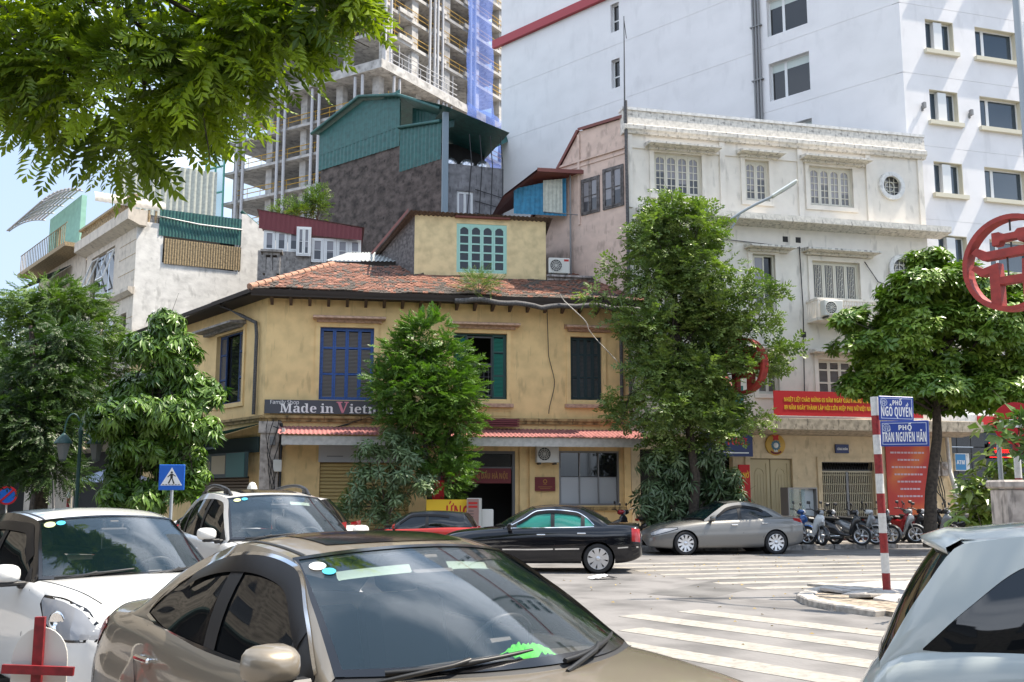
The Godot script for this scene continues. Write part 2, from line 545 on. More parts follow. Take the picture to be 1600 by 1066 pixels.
	M.pale_tin = mottled(lin(0.5, 0.52, 0.45), 43, 0.85, 0.6, 0.8)
	M.rust_cream = mottled(lin(0.4, 0.3, 0.17), 44, 0.6, 0.8, 1.5)
	M.canopy_sheet = mottled(lin(0.5, 0.47, 0.42), 45, 0.8, 0.6, 1.0)
	M.steel_blue = mat(lin(0.2, 0.26, 0.3), 0.6)
	M.steel_green = mat(lin(0.08, 0.3, 0.25), 0.6)
	M.steel_bright = mat(lin(0.6, 0.6, 0.62), 0.25, 0.9)
	M.pale_steel = mat(lin(0.45, 0.45, 0.46), 0.6)
	M.rail_yellow = mat(lin(0.5, 0.3, 0.04), 0.6)
	M.net_blue = mat(Color(0.32, 0.45, 0.75, 0.5), 0.9)
	M.net_blue.transparency = BaseMaterial3D.TRANSPARENCY_ALPHA
	M.net_green = mat(Color(0.25, 0.55, 0.5, 0.5), 0.9)
	M.net_green.transparency = BaseMaterial3D.TRANSPARENCY_ALPHA
	M.sill_cream = mat(lin(0.6, 0.56, 0.44), 0.8)
	M.granite = mottled(lin(0.045, 0.048, 0.052), 46, 0.7, 0.25, 3.0)
	M.brick_step = mat(lin(0.2, 0.06, 0.045), 0.8)
	M.ac_white = mat(lin(0.6, 0.59, 0.54), 0.5)
	M.sign_grey = mat(lin(0.06, 0.063, 0.075), 0.5)
	M.sign_green = mat(lin(0.014, 0.035, 0.033), 0.5)
	M.teal_board = mat(lin(0.012, 0.11, 0.1), 0.5)
	M.print_pink = mat(lin(0.3, 0.19, 0.16), 0.6)
	M.print_cream = mat(lin(0.42, 0.36, 0.24), 0.6)
	M.print_sand = mat(lin(0.33, 0.28, 0.2), 0.6)
	M.print_grey = mat(lin(0.25, 0.26, 0.28), 0.6)
	M.print_pale = mat(lin(0.6, 0.45, 0.5), 0.6)
	M.white_print = mat(lin(0.75, 0.75, 0.74), 0.6)
	M.pink_print = mat(lin(0.62, 0.22, 0.27), 0.6)
	M.gold_print = mat(lin(0.8, 0.52, 0.03), 0.6)
	M.banner_red = mat(lin(0.5, 0.012, 0.015), 0.7)
	M.banner_dark = mat(lin(0.14, 0.01, 0.012), 0.6)
	M.banner_gold = mat(lin(0.35, 0.16, 0.03), 0.6)
	M.poster_red = mat(Color.WHITE, 0.5)
	M.poster_red.albedo_texture = noise_tex(77, 0.006, [[0.0, lin(0.45, 0.02, 0.012)], [0.5, lin(0.48, 0.03, 0.012)], [0.75, lin(0.6, 0.13, 0.02)], [1.0, lin(0.65, 0.2, 0.03)]], 256, 2)
	M.poster_red.uv1_triplanar = true
	M.poster_red.uv1_scale = Vector3(0.3, 0.3, 0.3)
	M.pale_board = mat(lin(0.45, 0.46, 0.48), 0.6)
	M.sign_blue_dark = mat(lin(0.02, 0.035, 0.12), 0.5)
	M.cash_blue = mat(lin(0.03, 0.2, 0.42), 0.5)
	M.emblem_gold = mat(lin(0.5, 0.3, 0.045), 0.5)
	M.emblem_blue = mat(lin(0.06, 0.16, 0.22), 0.5)
	M.white_cloth = mat(lin(0.5, 0.55, 0.58), 0.9)
	M.led_red = glow(Color(1.0, 0.05, 0.03), 1.6)
	M.pale_cable = mat(lin(0.4, 0.38, 0.35), 0.8)
	M.cross_blue = mat(lin(0.008, 0.11, 0.5), 0.4)
	M.cross_red = mottled(lin(0.25, 0.01, 0.015), 50, 0.7, 0.6, 2.0)
	M.sign_red = mat(lin(0.4, 0.01, 0.02), 0.45)
	M.sign_yellow = mat(lin(0.75, 0.5, 0.02), 0.5)
	M.lantern_green = mat(lin(0.012, 0.05, 0.045), 0.5)
	M.lantern_glass = glossy(lin(0.14, 0.155, 0.155), 0.2)
	M.umbrella = mat(lin(0.4, 0.45, 0.6), 0.8)
	M.kerb_pale = mottled(lin(0.5, 0.46, 0.41), 65, 0.6, 0.9, 0.9)
	M.slab_a = mottled(lin(0.46, 0.43, 0.4), 66, 0.75, 0.9, 0.9)
	M.slab_b = mottled(lin(0.4, 0.37, 0.33), 67, 0.75, 0.9, 0.9)
	M.pole_red = mottled(lin(0.28, 0.018, 0.02), 68, 0.8, 0.5, 2.0)
	M.pole_white = mottled(lin(0.62, 0.62, 0.6), 69, 0.85, 0.5, 2.0)
	M.ring_red = mottled(lin(0.34, 0.035, 0.025), 70, 0.75, 0.6, 0.8)
	M.plate_blue = mat(lin(0.008, 0.04, 0.26), 0.4)
	M.plate_line = mat(lin(0.4, 0.45, 0.6), 0.5)
	M.lamp_grey = mat(lin(0.28, 0.31, 0.33), 0.5)
	M.lamp_pale = mat(lin(0.55, 0.58, 0.55), 0.45)
	M.sticker_white = mat(lin(0.7, 0.72, 0.7), 0.4)
	M.sticker_blue = mat(lin(0.06, 0.4, 0.6), 0.4)
	M.sticker_yellow = mat(lin(0.55, 0.6, 0.3), 0.4)
	M.visor_pale = mat(lin(0.42, 0.55, 0.45), 0.8)
	M.cloth_green = mat(lin(0.12, 0.75, 0.05), 0.8)

# ---------- cars ----------
# local axes of a car: x forward, y up, z to its right. S holds curves along x.
func section(S: Dictionary, x: float) -> PackedVector2Array:
	var hw := cv(S.hw, x); var sh := cv(S.sh, x); var sw := cv(S.sw, x); var zc := cv(S.zc, x); var zb := cv(S.zb, x)
	var d := sh - zb
	var k: float = S.get("crease", 0.012)
	var p := [Vector2(hw - 0.09, zb), Vector2(hw - 0.03, zb + 0.06 * d), Vector2(hw - 0.012, zb + 0.2 * d), Vector2(hw, zb + 0.45 * d), Vector2(hw - 0.006, zb + 0.62 * d), Vector2(hw - k, zb + 0.74 * d), Vector2(lerpf(hw, sw, 0.42), zb + 0.9 * d), Vector2(sw, sh), Vector2(sw * 0.86, lerpf(sh, zc, 0.5)), Vector2(sw * 0.5, lerpf(sh, zc, 0.86)), Vector2(0, zc)]
	var out := PackedVector2Array()
	for i in p.size() - 1:
		for s in 3:
			var t := s / 3.0
			var a: Vector2 = p[maxi(i - 1, 0)]; var b: Vector2 = p[i]; var c: Vector2 = p[i + 1]; var e: Vector2 = p[mini(i + 2, p.size() - 1)]
			out.append(b.cubic_interpolate(c, a, e, t))
	out.append(p[p.size() - 1])
	for w in S.wheels:
		var dx: float = x - w
		var R: float = S.arch
		if absf(dx) < R:
			var y: float = S.R + sqrt(R * R - dx * dx)
			var i := 0
			while i < out.size() - 1 and out[i].y < y: i += 1
			if i > 0:
				var f := (y - out[i - 1].y) / maxf(out[i].y - out[i - 1].y, 1e-5)
				var at := out[i - 1].lerp(out[i], clampf(f, 0, 1))
				for q in i: out[q] = at
	return out

const SIDE_N := 21  # samples of a section that make its side

func side_at(S: Dictionary, x: float, y: float, side: float, off := 0.0) -> Vector3:
	var s := section(S, x)
	for i in SIDE_N:
		if s[i + 1].y >= y:
			var f := clampf((y - s[i].y) / maxf(s[i + 1].y - s[i].y, 1e-5), 0, 1)
			return Vector3(x, y, side * (lerpf(s[i].x, s[i + 1].x, f) + off))
	return Vector3(x, y, side * (s[SIDE_N].x + off))

func top_at(S: Dictionary, x: float, z: float, off := 0.0) -> Vector3:
	var s := section(S, x)
	for i in range(SIDE_N, s.size() - 1):
		if s[i + 1].x <= absf(z):
			var f := clampf((s[i].x - absf(z)) / maxf(s[i].x - s[i + 1].x, 1e-5), 0, 1)
			return Vector3(x, lerpf(s[i].y, s[i + 1].y, f) + off, z)
	return Vector3(x, s[s.size() - 1].y + off, z)

# a patch on the body's side between two height curves
func side_patch(st: SurfaceTool, S: Dictionary, lo: Array, hi: Array, side: float, off: float, n := 14, m := 5) -> void:
	var rows := []
	for i in n + 1:
		var x := lerpf(lo[0], lo[lo.size() - 2], float(i) / n)
		var r := []
		for k in m + 1:
			r.append(side_at(S, x, lerpf(cv(lo, x), cv(hi, x), float(k) / m), side, off))
		rows.append(r)
	sheet(st, rows, side < 0)

# a thin raised line on the side through (x, y) points
func side_line(st: SurfaceTool, S: Dictionary, pts: Array, w: float, side: float, off: float) -> void:
	var rows := []
	for i in pts.size():
		var a: Vector2 = pts[maxi(i - 1, 0)]; var b: Vector2 = pts[mini(i + 1, pts.size() - 1)]
		var nn := (b - a).normalized().orthogonal() * w / 2
		var p: Vector2 = pts[i]
		rows.append([side_at(S, p.x + nn.x, p.y + nn.y, side, off), side_at(S, p.x - nn.x, p.y - nn.y, side, off)])
	sheet(st, rows, side > 0)

func stations(S: Dictionary) -> Array:
	var xs := []
	for i in 61: xs.append(lerpf(S.xr, S.xf, i / 60.0))
	for k in [0.03, 0.06, 0.1, 0.15]:
		xs.append(S.xr + k); xs.append(S.xf - k)
	for w in S.wheels:
		for i in 25: xs.append(w + S.arch * cos(PI * i / 24.0))
		xs.append(w + S.arch + 0.004); xs.append(w - S.arch - 0.004)
	xs.append(S.cab[0]); xs.append(S.cab[1])
	xs.sort()
	var out := []
	for x in xs:
		if out.is_empty() or x - out[out.size() - 1] > 0.0015: out.append(x)
	return out

func body_mesh(S: Dictionary) -> ArrayMesh:
	var st := mb()
	var xs := stations(S)
	for side in [-1.0, 1.0]:
		var rows := []
		for x in xs:
			var r := []
			for p in section(S, x): r.append(Vector3(x, p.y, side * p.x))
			rows.append(r)
		st.set_smooth_group(1)
		for i in xs.size() - 1:
			for k in rows[i].size() - 1:
				if k >= SIDE_N and xs[i] >= S.cab[0] - 0.001 and xs[i + 1] <= S.cab[1] + 0.001: continue
				var a: Vector3 = rows[i][k]; var b: Vector3 = rows[i + 1][k]; var c: Vector3 = rows[i + 1][k + 1]; var d: Vector3 = rows[i][k + 1]
				if side > 0: quad(st, a, d, c, b)
				else: quad(st, a, b, c, d)
		for e in [0, xs.size() - 1]:     # rounded end caps
			var mid := Vector3(xs[e] + (0.025 if e else -0.025), lerpf(rows[e][0].y, rows[e][rows[e].size() - 1].y, 0.5), 0)
			for k in rows[e].size() - 1:
				if (e > 0) == (side > 0): tri(st, rows[e][k], rows[e][k + 1], mid)
				else: tri(st, rows[e][k + 1], rows[e][k], mid)
	st.generate_normals()
	return st.commit()

# greenhouse: G.wb / wt / rt / rb = [x centre, x corner, half width, y centre, y corner]; rail = [x, y, hw] in between
func rail_x(G: Dictionary) -> Array:
	return [G.rt[1], G.wt[1]]

func rail(G: Dictionary, x: float) -> Vector2:   # (y, half width) of the upper outline of the side
	if not G.has("ry"):
		var ax: float = (G.wt[1] + G.wb[1]) / 2; var cx: float = (G.rt[1] + G.rb[1]) / 2
		G.ry = [G.rb[1], G.rb[4], cx, (G.rt[4] + G.rb[4]) / 2 + G.get("cbow", 0.02), G.rt[1], G.rt[4], G.mid[0], G.mid[1], G.wt[1], G.wt[4], ax, (G.wt[4] + G.wb[4]) / 2 + G.get("abow", 0.02), G.wb[1], G.wb[4]]
		G.rw = [G.rb[1], G.rb[2], cx, (G.rt[2] + G.rb[2]) / 2, G.rt[1], G.rt[2], G.mid[0], G.mid[2], G.wt[1], G.wt[2], ax, (G.wt[2] + G.wb[2]) / 2, G.wb[1], G.wb[2]]
	return Vector2(cv(G.ry, x), cv(G.rw, x))

func glass_at(S: Dictionary, x: float, y: float, side: float, off := 0.0) -> Vector3:
	var G: Dictionary = S.G
	var r := rail(G, x)
	var sh := cv(S.sh, x)
	var sw := cv(S.sw, x)
	var t := clampf((y - sh) / maxf(r.x - sh, 0.03), 0, 1)
	var h := lerpf(sw, r.y, t) + 0.035 * sin(PI * t) * clampf((r.x - sh) / 0.4, 0, 1)
	return Vector3(x, y, side * (h + off))

func glass_patch(st: SurfaceTool, S: Dictionary, lo: Array, hi: Array, side: float, off: float, n := 28, m := 6, x0 := -99.0, x1 := 99.0) -> void:
	var rows := []
	var a := maxf(lo[0], x0); var b := minf(lo[lo.size() - 2], x1)
	for i in n + 1:
		var x := lerpf(a, b, float(i) / n)
		var r := []
		for k in m + 1: r.append(glass_at(S, x, lerpf(cv(lo, x), cv(hi, x), float(k) / m), side, off))
		rows.append(r)
	sheet(st, rows, side < 0)

func glass_line(st: SurfaceTool, S: Dictionary, pts: Array, w: float, side: float, off: float) -> void:
	var rows := []
	for i in pts.size():
		var a: Vector2 = pts[maxi(i - 1, 0)]; var b: Vector2 = pts[mini(i + 1, pts.size() - 1)]
		var nn := (b - a).normalized().orthogonal() * w / 2
		var p: Vector2 = pts[i]
		rows.append([glass_at(S, p.x + nn.x, p.y + nn.y, side, off), glass_at(S, p.x - nn.x, p.y - nn.y, side, off)])
	sheet(st, rows, side > 0)

func curve_pts(a: Array, n: int, dy := 0.0) -> Array:
	var out := []
	for i in n + 1:
		var x := lerpf(a[0], a[a.size() - 2], float(i) / n)
		out.append(Vector2(x, cv(a, x) + dy))
	return out

func screen_at(lowr: Array, upr: Array, s: float, t: float, bulge: float, off := 0.0) -> Vector3:
	var q := 1.0 - s * s
	var b := Vector3(lerpf(lowr[1], lowr[0], q), lerpf(lowr[4], lowr[3], q), s * lowr[2])
	var u := Vector3(lerpf(upr[1], upr[0], q), lerpf(upr[4], upr[3], q), s * upr[2])
	var n := Vector3((upr[3] - lowr[3]), (lowr[0] - upr[0]), 0).normalized()
	if n.y < 0: n = -n
	return b.lerp(u, t) + n * (bulge * sin(PI * t) * (0.4 + 0.6 * q) + off)

func screen(st: SurfaceTool, lowr: Array, upr: Array, s0: float, s1: float, t0: float, t1: float, bulge: float, off: float, flip: bool, n := 16, m := 10) -> void:
	var rows := []
	for i in n + 1:
		var r := []
		for k in m + 1: r.append(screen_at(lowr, upr, lerpf(s0, s1, float(i) / n), lerpf(t0, t1, float(k) / m), bulge, off))
		rows.append(r)
	sheet(st, rows, flip)

func roof_at(S: Dictionary, x: float, w: float, off := 0.0) -> Vector3:   # x counts along the centre line between the two screens
	var G: Dictionary = S.G
	var q := 1.0 - w * w
	var u: float = clampf((x - G.rt[1]) / (G.wt[1] - G.rt[1]), 0, 1)
	var r := rail(G, lerpf(G.rt[1], G.wt[1], u))
	var crown := lerpf(G.rt[3] - G.rt[4], G.wt[3] - G.wt[4], u)
	return Vector3(lerpf(G.rt[1], G.wt[1], u) + q * lerpf(G.rt[0] - G.rt[1], G.wt[0] - G.wt[1], u), r.x + crown * (1.0 - pow(absf(w), 2.6)) + off, w * r.y)

func wheel(parent: Node, c: Vector3, r: float, width: float, side: float, spokes: int, m_rim: Material, style := 0) -> void:
	var st := mb()
	var ax := Vector3(0, 0, side)
	var rr := r * 0.72
	lathe(st, c, ax, [[rr, -width / 2], [r * 0.93, -width / 2], [r * 0.985, -width * 0.42], [r, -width * 0.2], [r, width * 0.2], [r * 0.985, width * 0.42], [r * 0.94, width / 2 - 0.004], [r * 0.86, width / 2 + 0.004], [rr, width / 2 - 0.008]], 40)
	var o := obj("wheel", st, M.tyre, parent)
	st = mb()
	var z := width / 2
	lathe(st, c, ax, [[rr, z - 0.006], [rr * 0.985, z + 0.002], [rr * 0.94, z - 0.004], [rr * 0.92, z - 0.05], [rr * 0.9, -width / 2]], 40)
	var f := frame_of(ax)
	for i in spokes:
		var a := TAU * i / spokes + 0.2
		var d := f.x * cos(a) + f.y * sin(a)
		var t := f.x * -sin(a) + f.y * cos(a)
		var w0 := rr * (0.13 if style == 0 else 0.12); var w1 := rr * (0.17 if style == 0 else 0.25) * 9.0 / maxf(spokes, 7)
		st.set_smooth_group(-1)
		var p0 := c + d * rr * 0.16; var p1 := c + d * rr * 0.95
		var zo := f.z * (z - 0.012); var zi := f.z * (z - 0.002); var zb := f.z * (z - 0.05)
		quad(st, p0 - t * w0 + zo, p1 - t * w1 + zi, p1 + t * w1 + zi, p0 + t * w0 + zo)
		quad(st, p0 + t * w0 + zo, p1 + t * w1 + zi, p1 + t * w1 + zb, p0 + t * w0 + zb)
		quad(st, p0 - t * w0 + zb, p1 - t * w1 + zb, p1 - t * w1 + zi, p0 - t * w0 + zo)
	lathe(st, c, ax, [[rr * 0.24, z - 0.03], [rr * 0.23, z - 0.004], [rr * 0.1, z + 0.004], [0.0, z + 0.005]], 20)
	obj("rim", st, m_rim, o)
	st = mb()
	lathe(st, c, ax, [[rr * 0.62, z - 0.075], [rr * 0.6, z - 0.068], [0.0, z - 0.068]], 24)
	obj("brake_disc", st, M.iron, o)

func mirror(S: Dictionary, parent: Node, at: Vector3, side: float, m: Material, size := Vector3(0.11, 0.145, 0.22)) -> void:
	var st := mb()
	var rows := []
	for i in 9:
		var u := i / 8.0
		var r := []
		for k in 17:
			var a := TAU * k / 16.0
			var ca := signf(cos(a)) * pow(absf(cos(a)), 0.65); var sa := signf(sin(a)) * pow(absf(sin(a)), 0.65)
			var g := pow(maxf(1.0 - pow(u, 2.4), 0.0), 0.5)
			r.append(at + Vector3(size.x * u, size.y * 0.5 * sa * g - 0.01 * u, side * size.z * 0.5 * ca * g + side * (-0.02) * u))
		rows.append(r)
	sheet(st, rows, side > 0)
	var o := obj("mirror", st, m, parent)
	st = mb()
	var rim: Array = rows[0]
	st.set_smooth_group(-1)
	for k in 16: tri(st, at + Vector3(0.012, 0, 0), rim[k], rim[k + 1])
	obj("mirror_glass", st, M.chrome, o)
	st = mb()
	rbx(st, at + Vector3(0.05, -size.y * 0.52, -side * 0.05), Vector3(0.075, 0.035, 0.2), 0.01)
	rbx(st, at + Vector3(0.05, -size.y * 0.62, -side * 0.15), Vector3(0.07, 0.05, 0.12), 0.012)
	obj("mirror_arm", st, M.black_plastic, o)

func seat(st: SurfaceTool, c: Vector3) -> void:
	rbx(st, c + Vector3(0.05, 0.12, 0), Vector3(0.5, 0.2, 0.5), 0.06)
	var b := Basis(Vector3(0, 0, 1), 0.25)
	rbx(st, c + Vector3(-0.25, 0.5, 0), Vector3(0.18, 0.68, 0.5), 0.06, b)
	rbx(st, c + Vector3(-0.37, 0.93, 0), Vector3(0.11, 0.19, 0.27), 0.04, b)

# builds a car from S: body, greenhouse, glass, wheels, lamps; colour materials in S
func build_car(S: Dictionary, called: String, label: String, category: String, at: Vector3, yaw: float) -> Node3D:
	var o := thing(called, label, category, at, yaw)
	var G: Dictionary = S.G
	var p: Material = S.paint
	put("body", body_mesh(S), p, o)
	# sides of the greenhouse: body-coloured frame round the windows
	var lo: Array = S.win_lo; var hi: Array = S.win_hi
	var st := mb()
	var xr: float = G.rb[1]; var xf: float = G.wb[1]
	var wx0: float = lo[0]; var wx1: float = lo[lo.size() - 2]
	for side in [-1.0, 1.0]:
		var below := []; var above := []
		var xs := []
		for i in 65: xs.append(lerpf(xr, xf, i / 64.0))
		for e in [wx0 - 0.001, wx0 + 0.001, wx1 - 0.001, wx1 + 0.001, G.wt[1], G.rt[1]]: xs.append(e)
		xs.sort()
		for x in xs:
			var sh := cv(S.sh, x) - 0.004
			var top := maxf(rail(G, x).x, sh + 0.004)
			var a: float = (cv(lo, wx0) + cv(hi, wx0)) / 2.0; var b := a
			if x < wx0 or x > wx1:
				var e: float = wx0 if x < wx0 else wx1
				a = clampf((cv(lo, e) + cv(hi, e)) / 2.0, sh, top); b = a
			else:
				a = clampf(cv(lo, x), sh, top); b = clampf(cv(hi, x), a, top)
			var r := []; var q := []
			for k in 5:
				r.append(glass_at(S, x, lerpf(sh, a, k / 4.0), side, 0.0))
				q.append(glass_at(S, x, lerpf(b, top, k / 4.0), side, 0.0))
			below.append(r); above.append(q)
		sheet(st, below, side < 0); sheet(st, above, side < 0)
	obj("window_surround", st, S.get("surround", p), o)
	# roof
	st = mb()
	var rows := []
	for i in 25:
		var r := []
		for k in 25: r.append(roof_at(S, lerpf(G.rt[1], G.wt[1], i / 24.0), lerpf(-1, 1, k / 24.0)))
		rows.append(r)
	sheet(st, rows, true)
	var roof := obj("roof", st, S.get("roof_paint", p), o)
	if S.get("seams", true):
		for side in [-1.0, 1.0]:
			st = mb()
			var r2 := []
			for i in 25:
				var x := lerpf(G.rt[1], G.wt[1], i / 24.0)
				r2.append([roof_at(S, x, side * 0.905, 0.0035), roof_at(S, x, side * 0.935, 0.0035)])
			sheet(st, r2, side < 0)
			obj("roof_seam", st, M.black_plastic, roof)
	# headliner
	st = mb()
	rows = []
	for i in 13:
		var r := []
		for k in 13: r.append(roof_at(S, lerpf(G.rt[1], G.wt[1], i / 12.0), lerpf(-0.96, 0.96, k / 12.0), -0.03))
		rows.append(r)
	sheet(st, rows)
	obj("headliner", st, M.liner, roof)
	# screens, each with its dark border
	var wbul: float = G.get("wbulge", 0.03)
	for w in [["windshield", G.wb, G.wt, true], ["rear_window", G.rb, G.rt, false]]:
		st = mb()
		screen(st, w[1], w[2], -0.965, 0.965, 0.03, 0.97, wbul, 0.0, not w[3])
		if w[3]: screen(st, w[1], w[2], -0.965, 0.965, 0.03, 0.97, wbul, -0.006, not w[3])
		var gl := obj(w[0], st, S.glass if w[3] else S.get("dark_glass", M.dark_glass), o)
		st = mb()
		for b in [[-1.0, -0.965, 0.0, 1.0], [0.965, 1.0, 0.0, 1.0], [-1.0, 1.0, 0.0, 0.05], [-1.0, 1.0, 0.97, 1.0]]:
			screen(st, w[1], w[2], b[0], b[1], b[2], b[3], wbul, 0.003 + 0.001 * (b[2] + b[3] - 1.0 if b[1] - b[0] > 1.5 else 0.4), not w[3])
		obj("glass_border", st, M.frit, gl)
		if w[3]:
			st = mb()
			screen(st, w[1], w[2], -1.0, 1.0, -0.085, 0.02, wbul, -0.004, false, 16, 3)
			obj("cowl", st, M.black_plastic, o)
	# side windows with pillars between
	for side in [-1.0, 1.0]:
		var cuts: Array = S.pillars
		var edges := [wx0]
		for c in cuts: edges.append(c)
		edges.append(wx1)
		for i in edges.size() - 1:
			st = mb()
			glass_patch(st, S, lo, hi, side, -0.006, 20, 6, edges[i], edges[i + 1])
			obj("side_window", st, S.get("side_glass", M.dark_glass), o)
		for c in cuts:
			st = mb()
			glass_patch(st, S, [c - S.pillar_w, cv(lo, c - S.pillar_w), c + S.pillar_w, cv(lo, c + S.pillar_w)], [c - S.pillar_w, cv(hi, c - S.pillar_w), c + S.pillar_w, cv(hi, c + S.pillar_w)], side, 0.002, 3, 6)
			obj("window_pillar", st, M.black_plastic, o)
		if S.has("sail"):   # black triangle at the foot of the front pillar
			st = mb()
			glass_patch(st, S, [S.sail, cv(lo, S.sail), wx1, cv(lo, wx1)], [S.sail, cv(hi, S.sail), wx1, cv(hi, wx1)], side, 0.003, 4, 3)
			obj("corner_trim", st, M.black_plastic, o)
		st = mb()
		if S.get("chrome", false):
			glass_line(st, S, curve_pts(lo, 24, -0.004), 0.016, side, 0.004)
			if S.get("visor", false): glass_line(st, S, curve_pts(hi, 40, 0.012), 0.014, side, 0.006)
			obj("window_trim", st, M.chrome, o)
		if S.get("visor", false):
			st = mb()
			var vs := curve_pts(hi, 40, -0.024).slice(6, 37)
			var r := []
			for q in vs: r.append([glass_at(S, q.x, q.y + 0.03, side, 0.005), glass_at(S, q.x, q.y - 0.01, side, 0.012), glass_at(S, q.x, q.y - 0.045, side, 0.012)])
			sheet(st, r, side > 0)
			obj("rain_visor", st, M.smoke, o)
		# door seams
		for line in S.seamlines:
			st = mb()
			side_line(st, S, line, 0.011, side, 0.002)
			obj("door_seam", st, M.seam, o)
		st = mb()
		var hs := []
		for i in 15:
			var x := lerpf(S.cab[1] + 0.02, S.xf - 0.2, i / 14.0)
			var zz: float = side * (cv(S.sw, x) - 0.045)
			hs.append([top_at(S, x, zz - side * 0.004, 0.003), top_at(S, x, zz + side * 0.004, 0.003)])
		sheet(st, hs, side < 0)
		obj("hood_seam", st, M.seam, o)
		for h in S.handles:
			st = mb()
			var hp := side_at(S, h.x, h.y, side, 0.022)
			rbx(st, hp, Vector3(0.19, 0.03, 0.022), 0.009)
			for e in [-0.075, 0.075]: rbx(st, hp + Vector3(e, 0, -side * 0.016), Vector3(0.03, 0.022, 0.03), 0.005)
			obj("door_handle", st, S.get("handle_mat", p), o)
			st = mb()
			side_patch(st, S, [h.x - 0.06, h.y - 0.045, h.x, h.y - 0.055, h.x + 0.06, h.y - 0.045], [h.x - 0.06, h.y + 0.025, h.x, h.y + 0.035, h.x + 0.06, h.y + 0.025], side, 0.0012, 6, 3)
			obj("handle_recess", st, S.get("recess", p), o)
		if S.has("molding"):
			for m in S.molding:
				st = mb()
				side_line(st, S, m, 0.028, side, 0.008)
				obj("side_molding", st, M.chrome, o)
		if S.has("head_lo"):
			st = mb()
			var wide := []; var tall := []
			for i in S.head_lo.size():
				wide.append(S.head_lo[i] - (0.018 if i % 2 else (0.02 if i == 0 else 0.0)))
				tall.append(S.head_hi[i] + (0.018 if i % 2 else (-0.02 if i == 0 else 0.0)))
			side_patch(st, S, wide, tall, side, 0.002, 16, 5)
			obj("headlight_housing", st, M.frit, o)
			st = mb()
			side_patch(st, S, S.head_lo, S.head_hi, side, 0.006, 16, 5)
			var hl := obj("headlight", st, M.lamp_glass, o)
			st = mb()
			for q in S.get("bulbs", []):
				var c := side_at(S, q.x, q.y, side, 0.016)
				lathe(st, c, Vector3(0.5, 0, side * 0.86), [[q.z, -0.003], [q.z * 0.95, 0.004], [q.z * 0.75, 0.003], [q.z * 0.6, -0.002], [0, -0.004]], 20)
			obj("reflector", st, M.chrome, hl)
		if S.has("tail_lo"):
			st = mb()
			side_patch(st, S, S.tail_lo, S.tail_hi, side, 0.006, 12, 5)
			obj("tail_light", st, S.get("tail_mat", M.tail), o)
		if side in S.get("mirrors", [-1.0, 1.0]): mirror(S, o, Vector3(S.mirror.x, S.mirror.y, side * S.mirror.z), side, S.get("mirror_paint", p))
		for i in 2:
			var wx: float = S.wheels[i]
			st = mb()
			var R: float = S.arch - 0.004
			var z0: float = side_at(S, wx, S.R + S.arch, side).z - side * 0.02
			lathe(st, Vector3(wx, S.R, 0), Vector3(0, 0, 1), [[R, z0], [R, z0 - side * 0.34], [0, z0 - side * 0.34]], 24)
			obj("wheel_well", st, M.black_plastic, o)
			wheel(o, Vector3(wx, S.R, z0 - side * 0.085), S.R, 0.21, side, S.spokes, S.get("rim", M.alloy), S.get("rim_style", 0))
	# inside: tub, dashboard, seats, steering wheel
	st = mb()
	var w0: float = G.wb[2]
	bx(st, Vector3(S.cab[0] + 0.1, 0.25, -w0), Vector3(S.cab[1] - 0.1, 0.3, w0))
	var dash := []
	for k in 9:
		var z := lerpf(-w0 - 0.02, w0 + 0.02, k / 8.0)
		var q := 1.0 - pow(z / w0, 2) * 0.9
		var xx: float = lerpf(G.wb[1], G.wb[0], clampf(q, 0, 1)) + 0.01
		var yy: float = lerpf(G.wb[4], G.wb[3], clampf(q, 0, 1)) - 0.02
		dash.append([Vector3(xx, yy, z), Vector3(xx - 0.25, yy - 0.03, z), Vector3(G.wb[1] - 0.32, yy - 0.06, z), Vector3(G.wb[1] - 0.36, yy - 0.14, z), Vector3(G.wb[1] - 0.25, 0.5, z)])
	sheet(st, dash)
	obj("dashboard", st, M.interior, o)
	for z in [-0.37, 0.37]:
		st = mb()
		seat(st, Vector3(S.seat_x, 0.3, z))
		obj("seat", st, S.get("seat_mat", M.interior), o)
	st = mb()
	rbx(st, Vector3(S.seat_x - 0.85, 0.42, 0), Vector3(0.5, 0.25, 1.2), 0.06); rbx(st, Vector3(S.seat_x - 1.1, 0.72, 0), Vector3(0.16, 0.55, 1.2), 0.05, Basis(Vector3(0, 0, 1), 0.3))
	obj("rear_seat", st, M.interior, o)
	st = mb()
	var sc := Vector3(S.seat_x + 0.52, G.wb[4] - 0.06, -0.37)
	var sp := []
	var sb := frame_of(Vector3(-0.9, 0.42, 0))
	for i in 29: sp.append(sc + sb.x * cos(TAU * i / 28.0) * 0.185 + sb.y * sin(TAU * i / 28.0) * 0.185)
	tube(st, sp, 0.014, 8, false)
	rbx(st, sc, Vector3(0.06, 0.12, 0.16), 0.02)
	obj("steering_wheel", st, M.steer, o)
	# wipers
	if S.get("wipers", true):
		for wz in [[-0.05, -0.62], [0.62, 0.05]]:
			st = mb()
			var a := []
			for i in 9:
				var s: float = lerpf(wz[0], wz[1], i / 8.0) / G.wb[2]
				a.append(screen_at(G.wb, G.wt, s, lerpf(-0.01, 0.075, i / 8.0), wbul, 0.018))
			tube(st, a, [0.012, 0.011, 0.011, 0.010, 0.014, 0.010, 0.009, 0.008, 0.006], 5)
			var s0: float = (wz[0] + wz[1]) * 0.5 / G.wb[2]
			tube(st, [screen_at(G.wb, G.wt, wz[0] / G.wb[2] + 0.05, -0.07, wbul, 0.02), screen_at(G.wb, G.wt, s0 + 0.1, 0.0, wbul, 0.034), a[4] + Vector3(0, 0.012, 0)], 0.01, 5)
			obj("wiper", st, M.wiper, o)
	return o

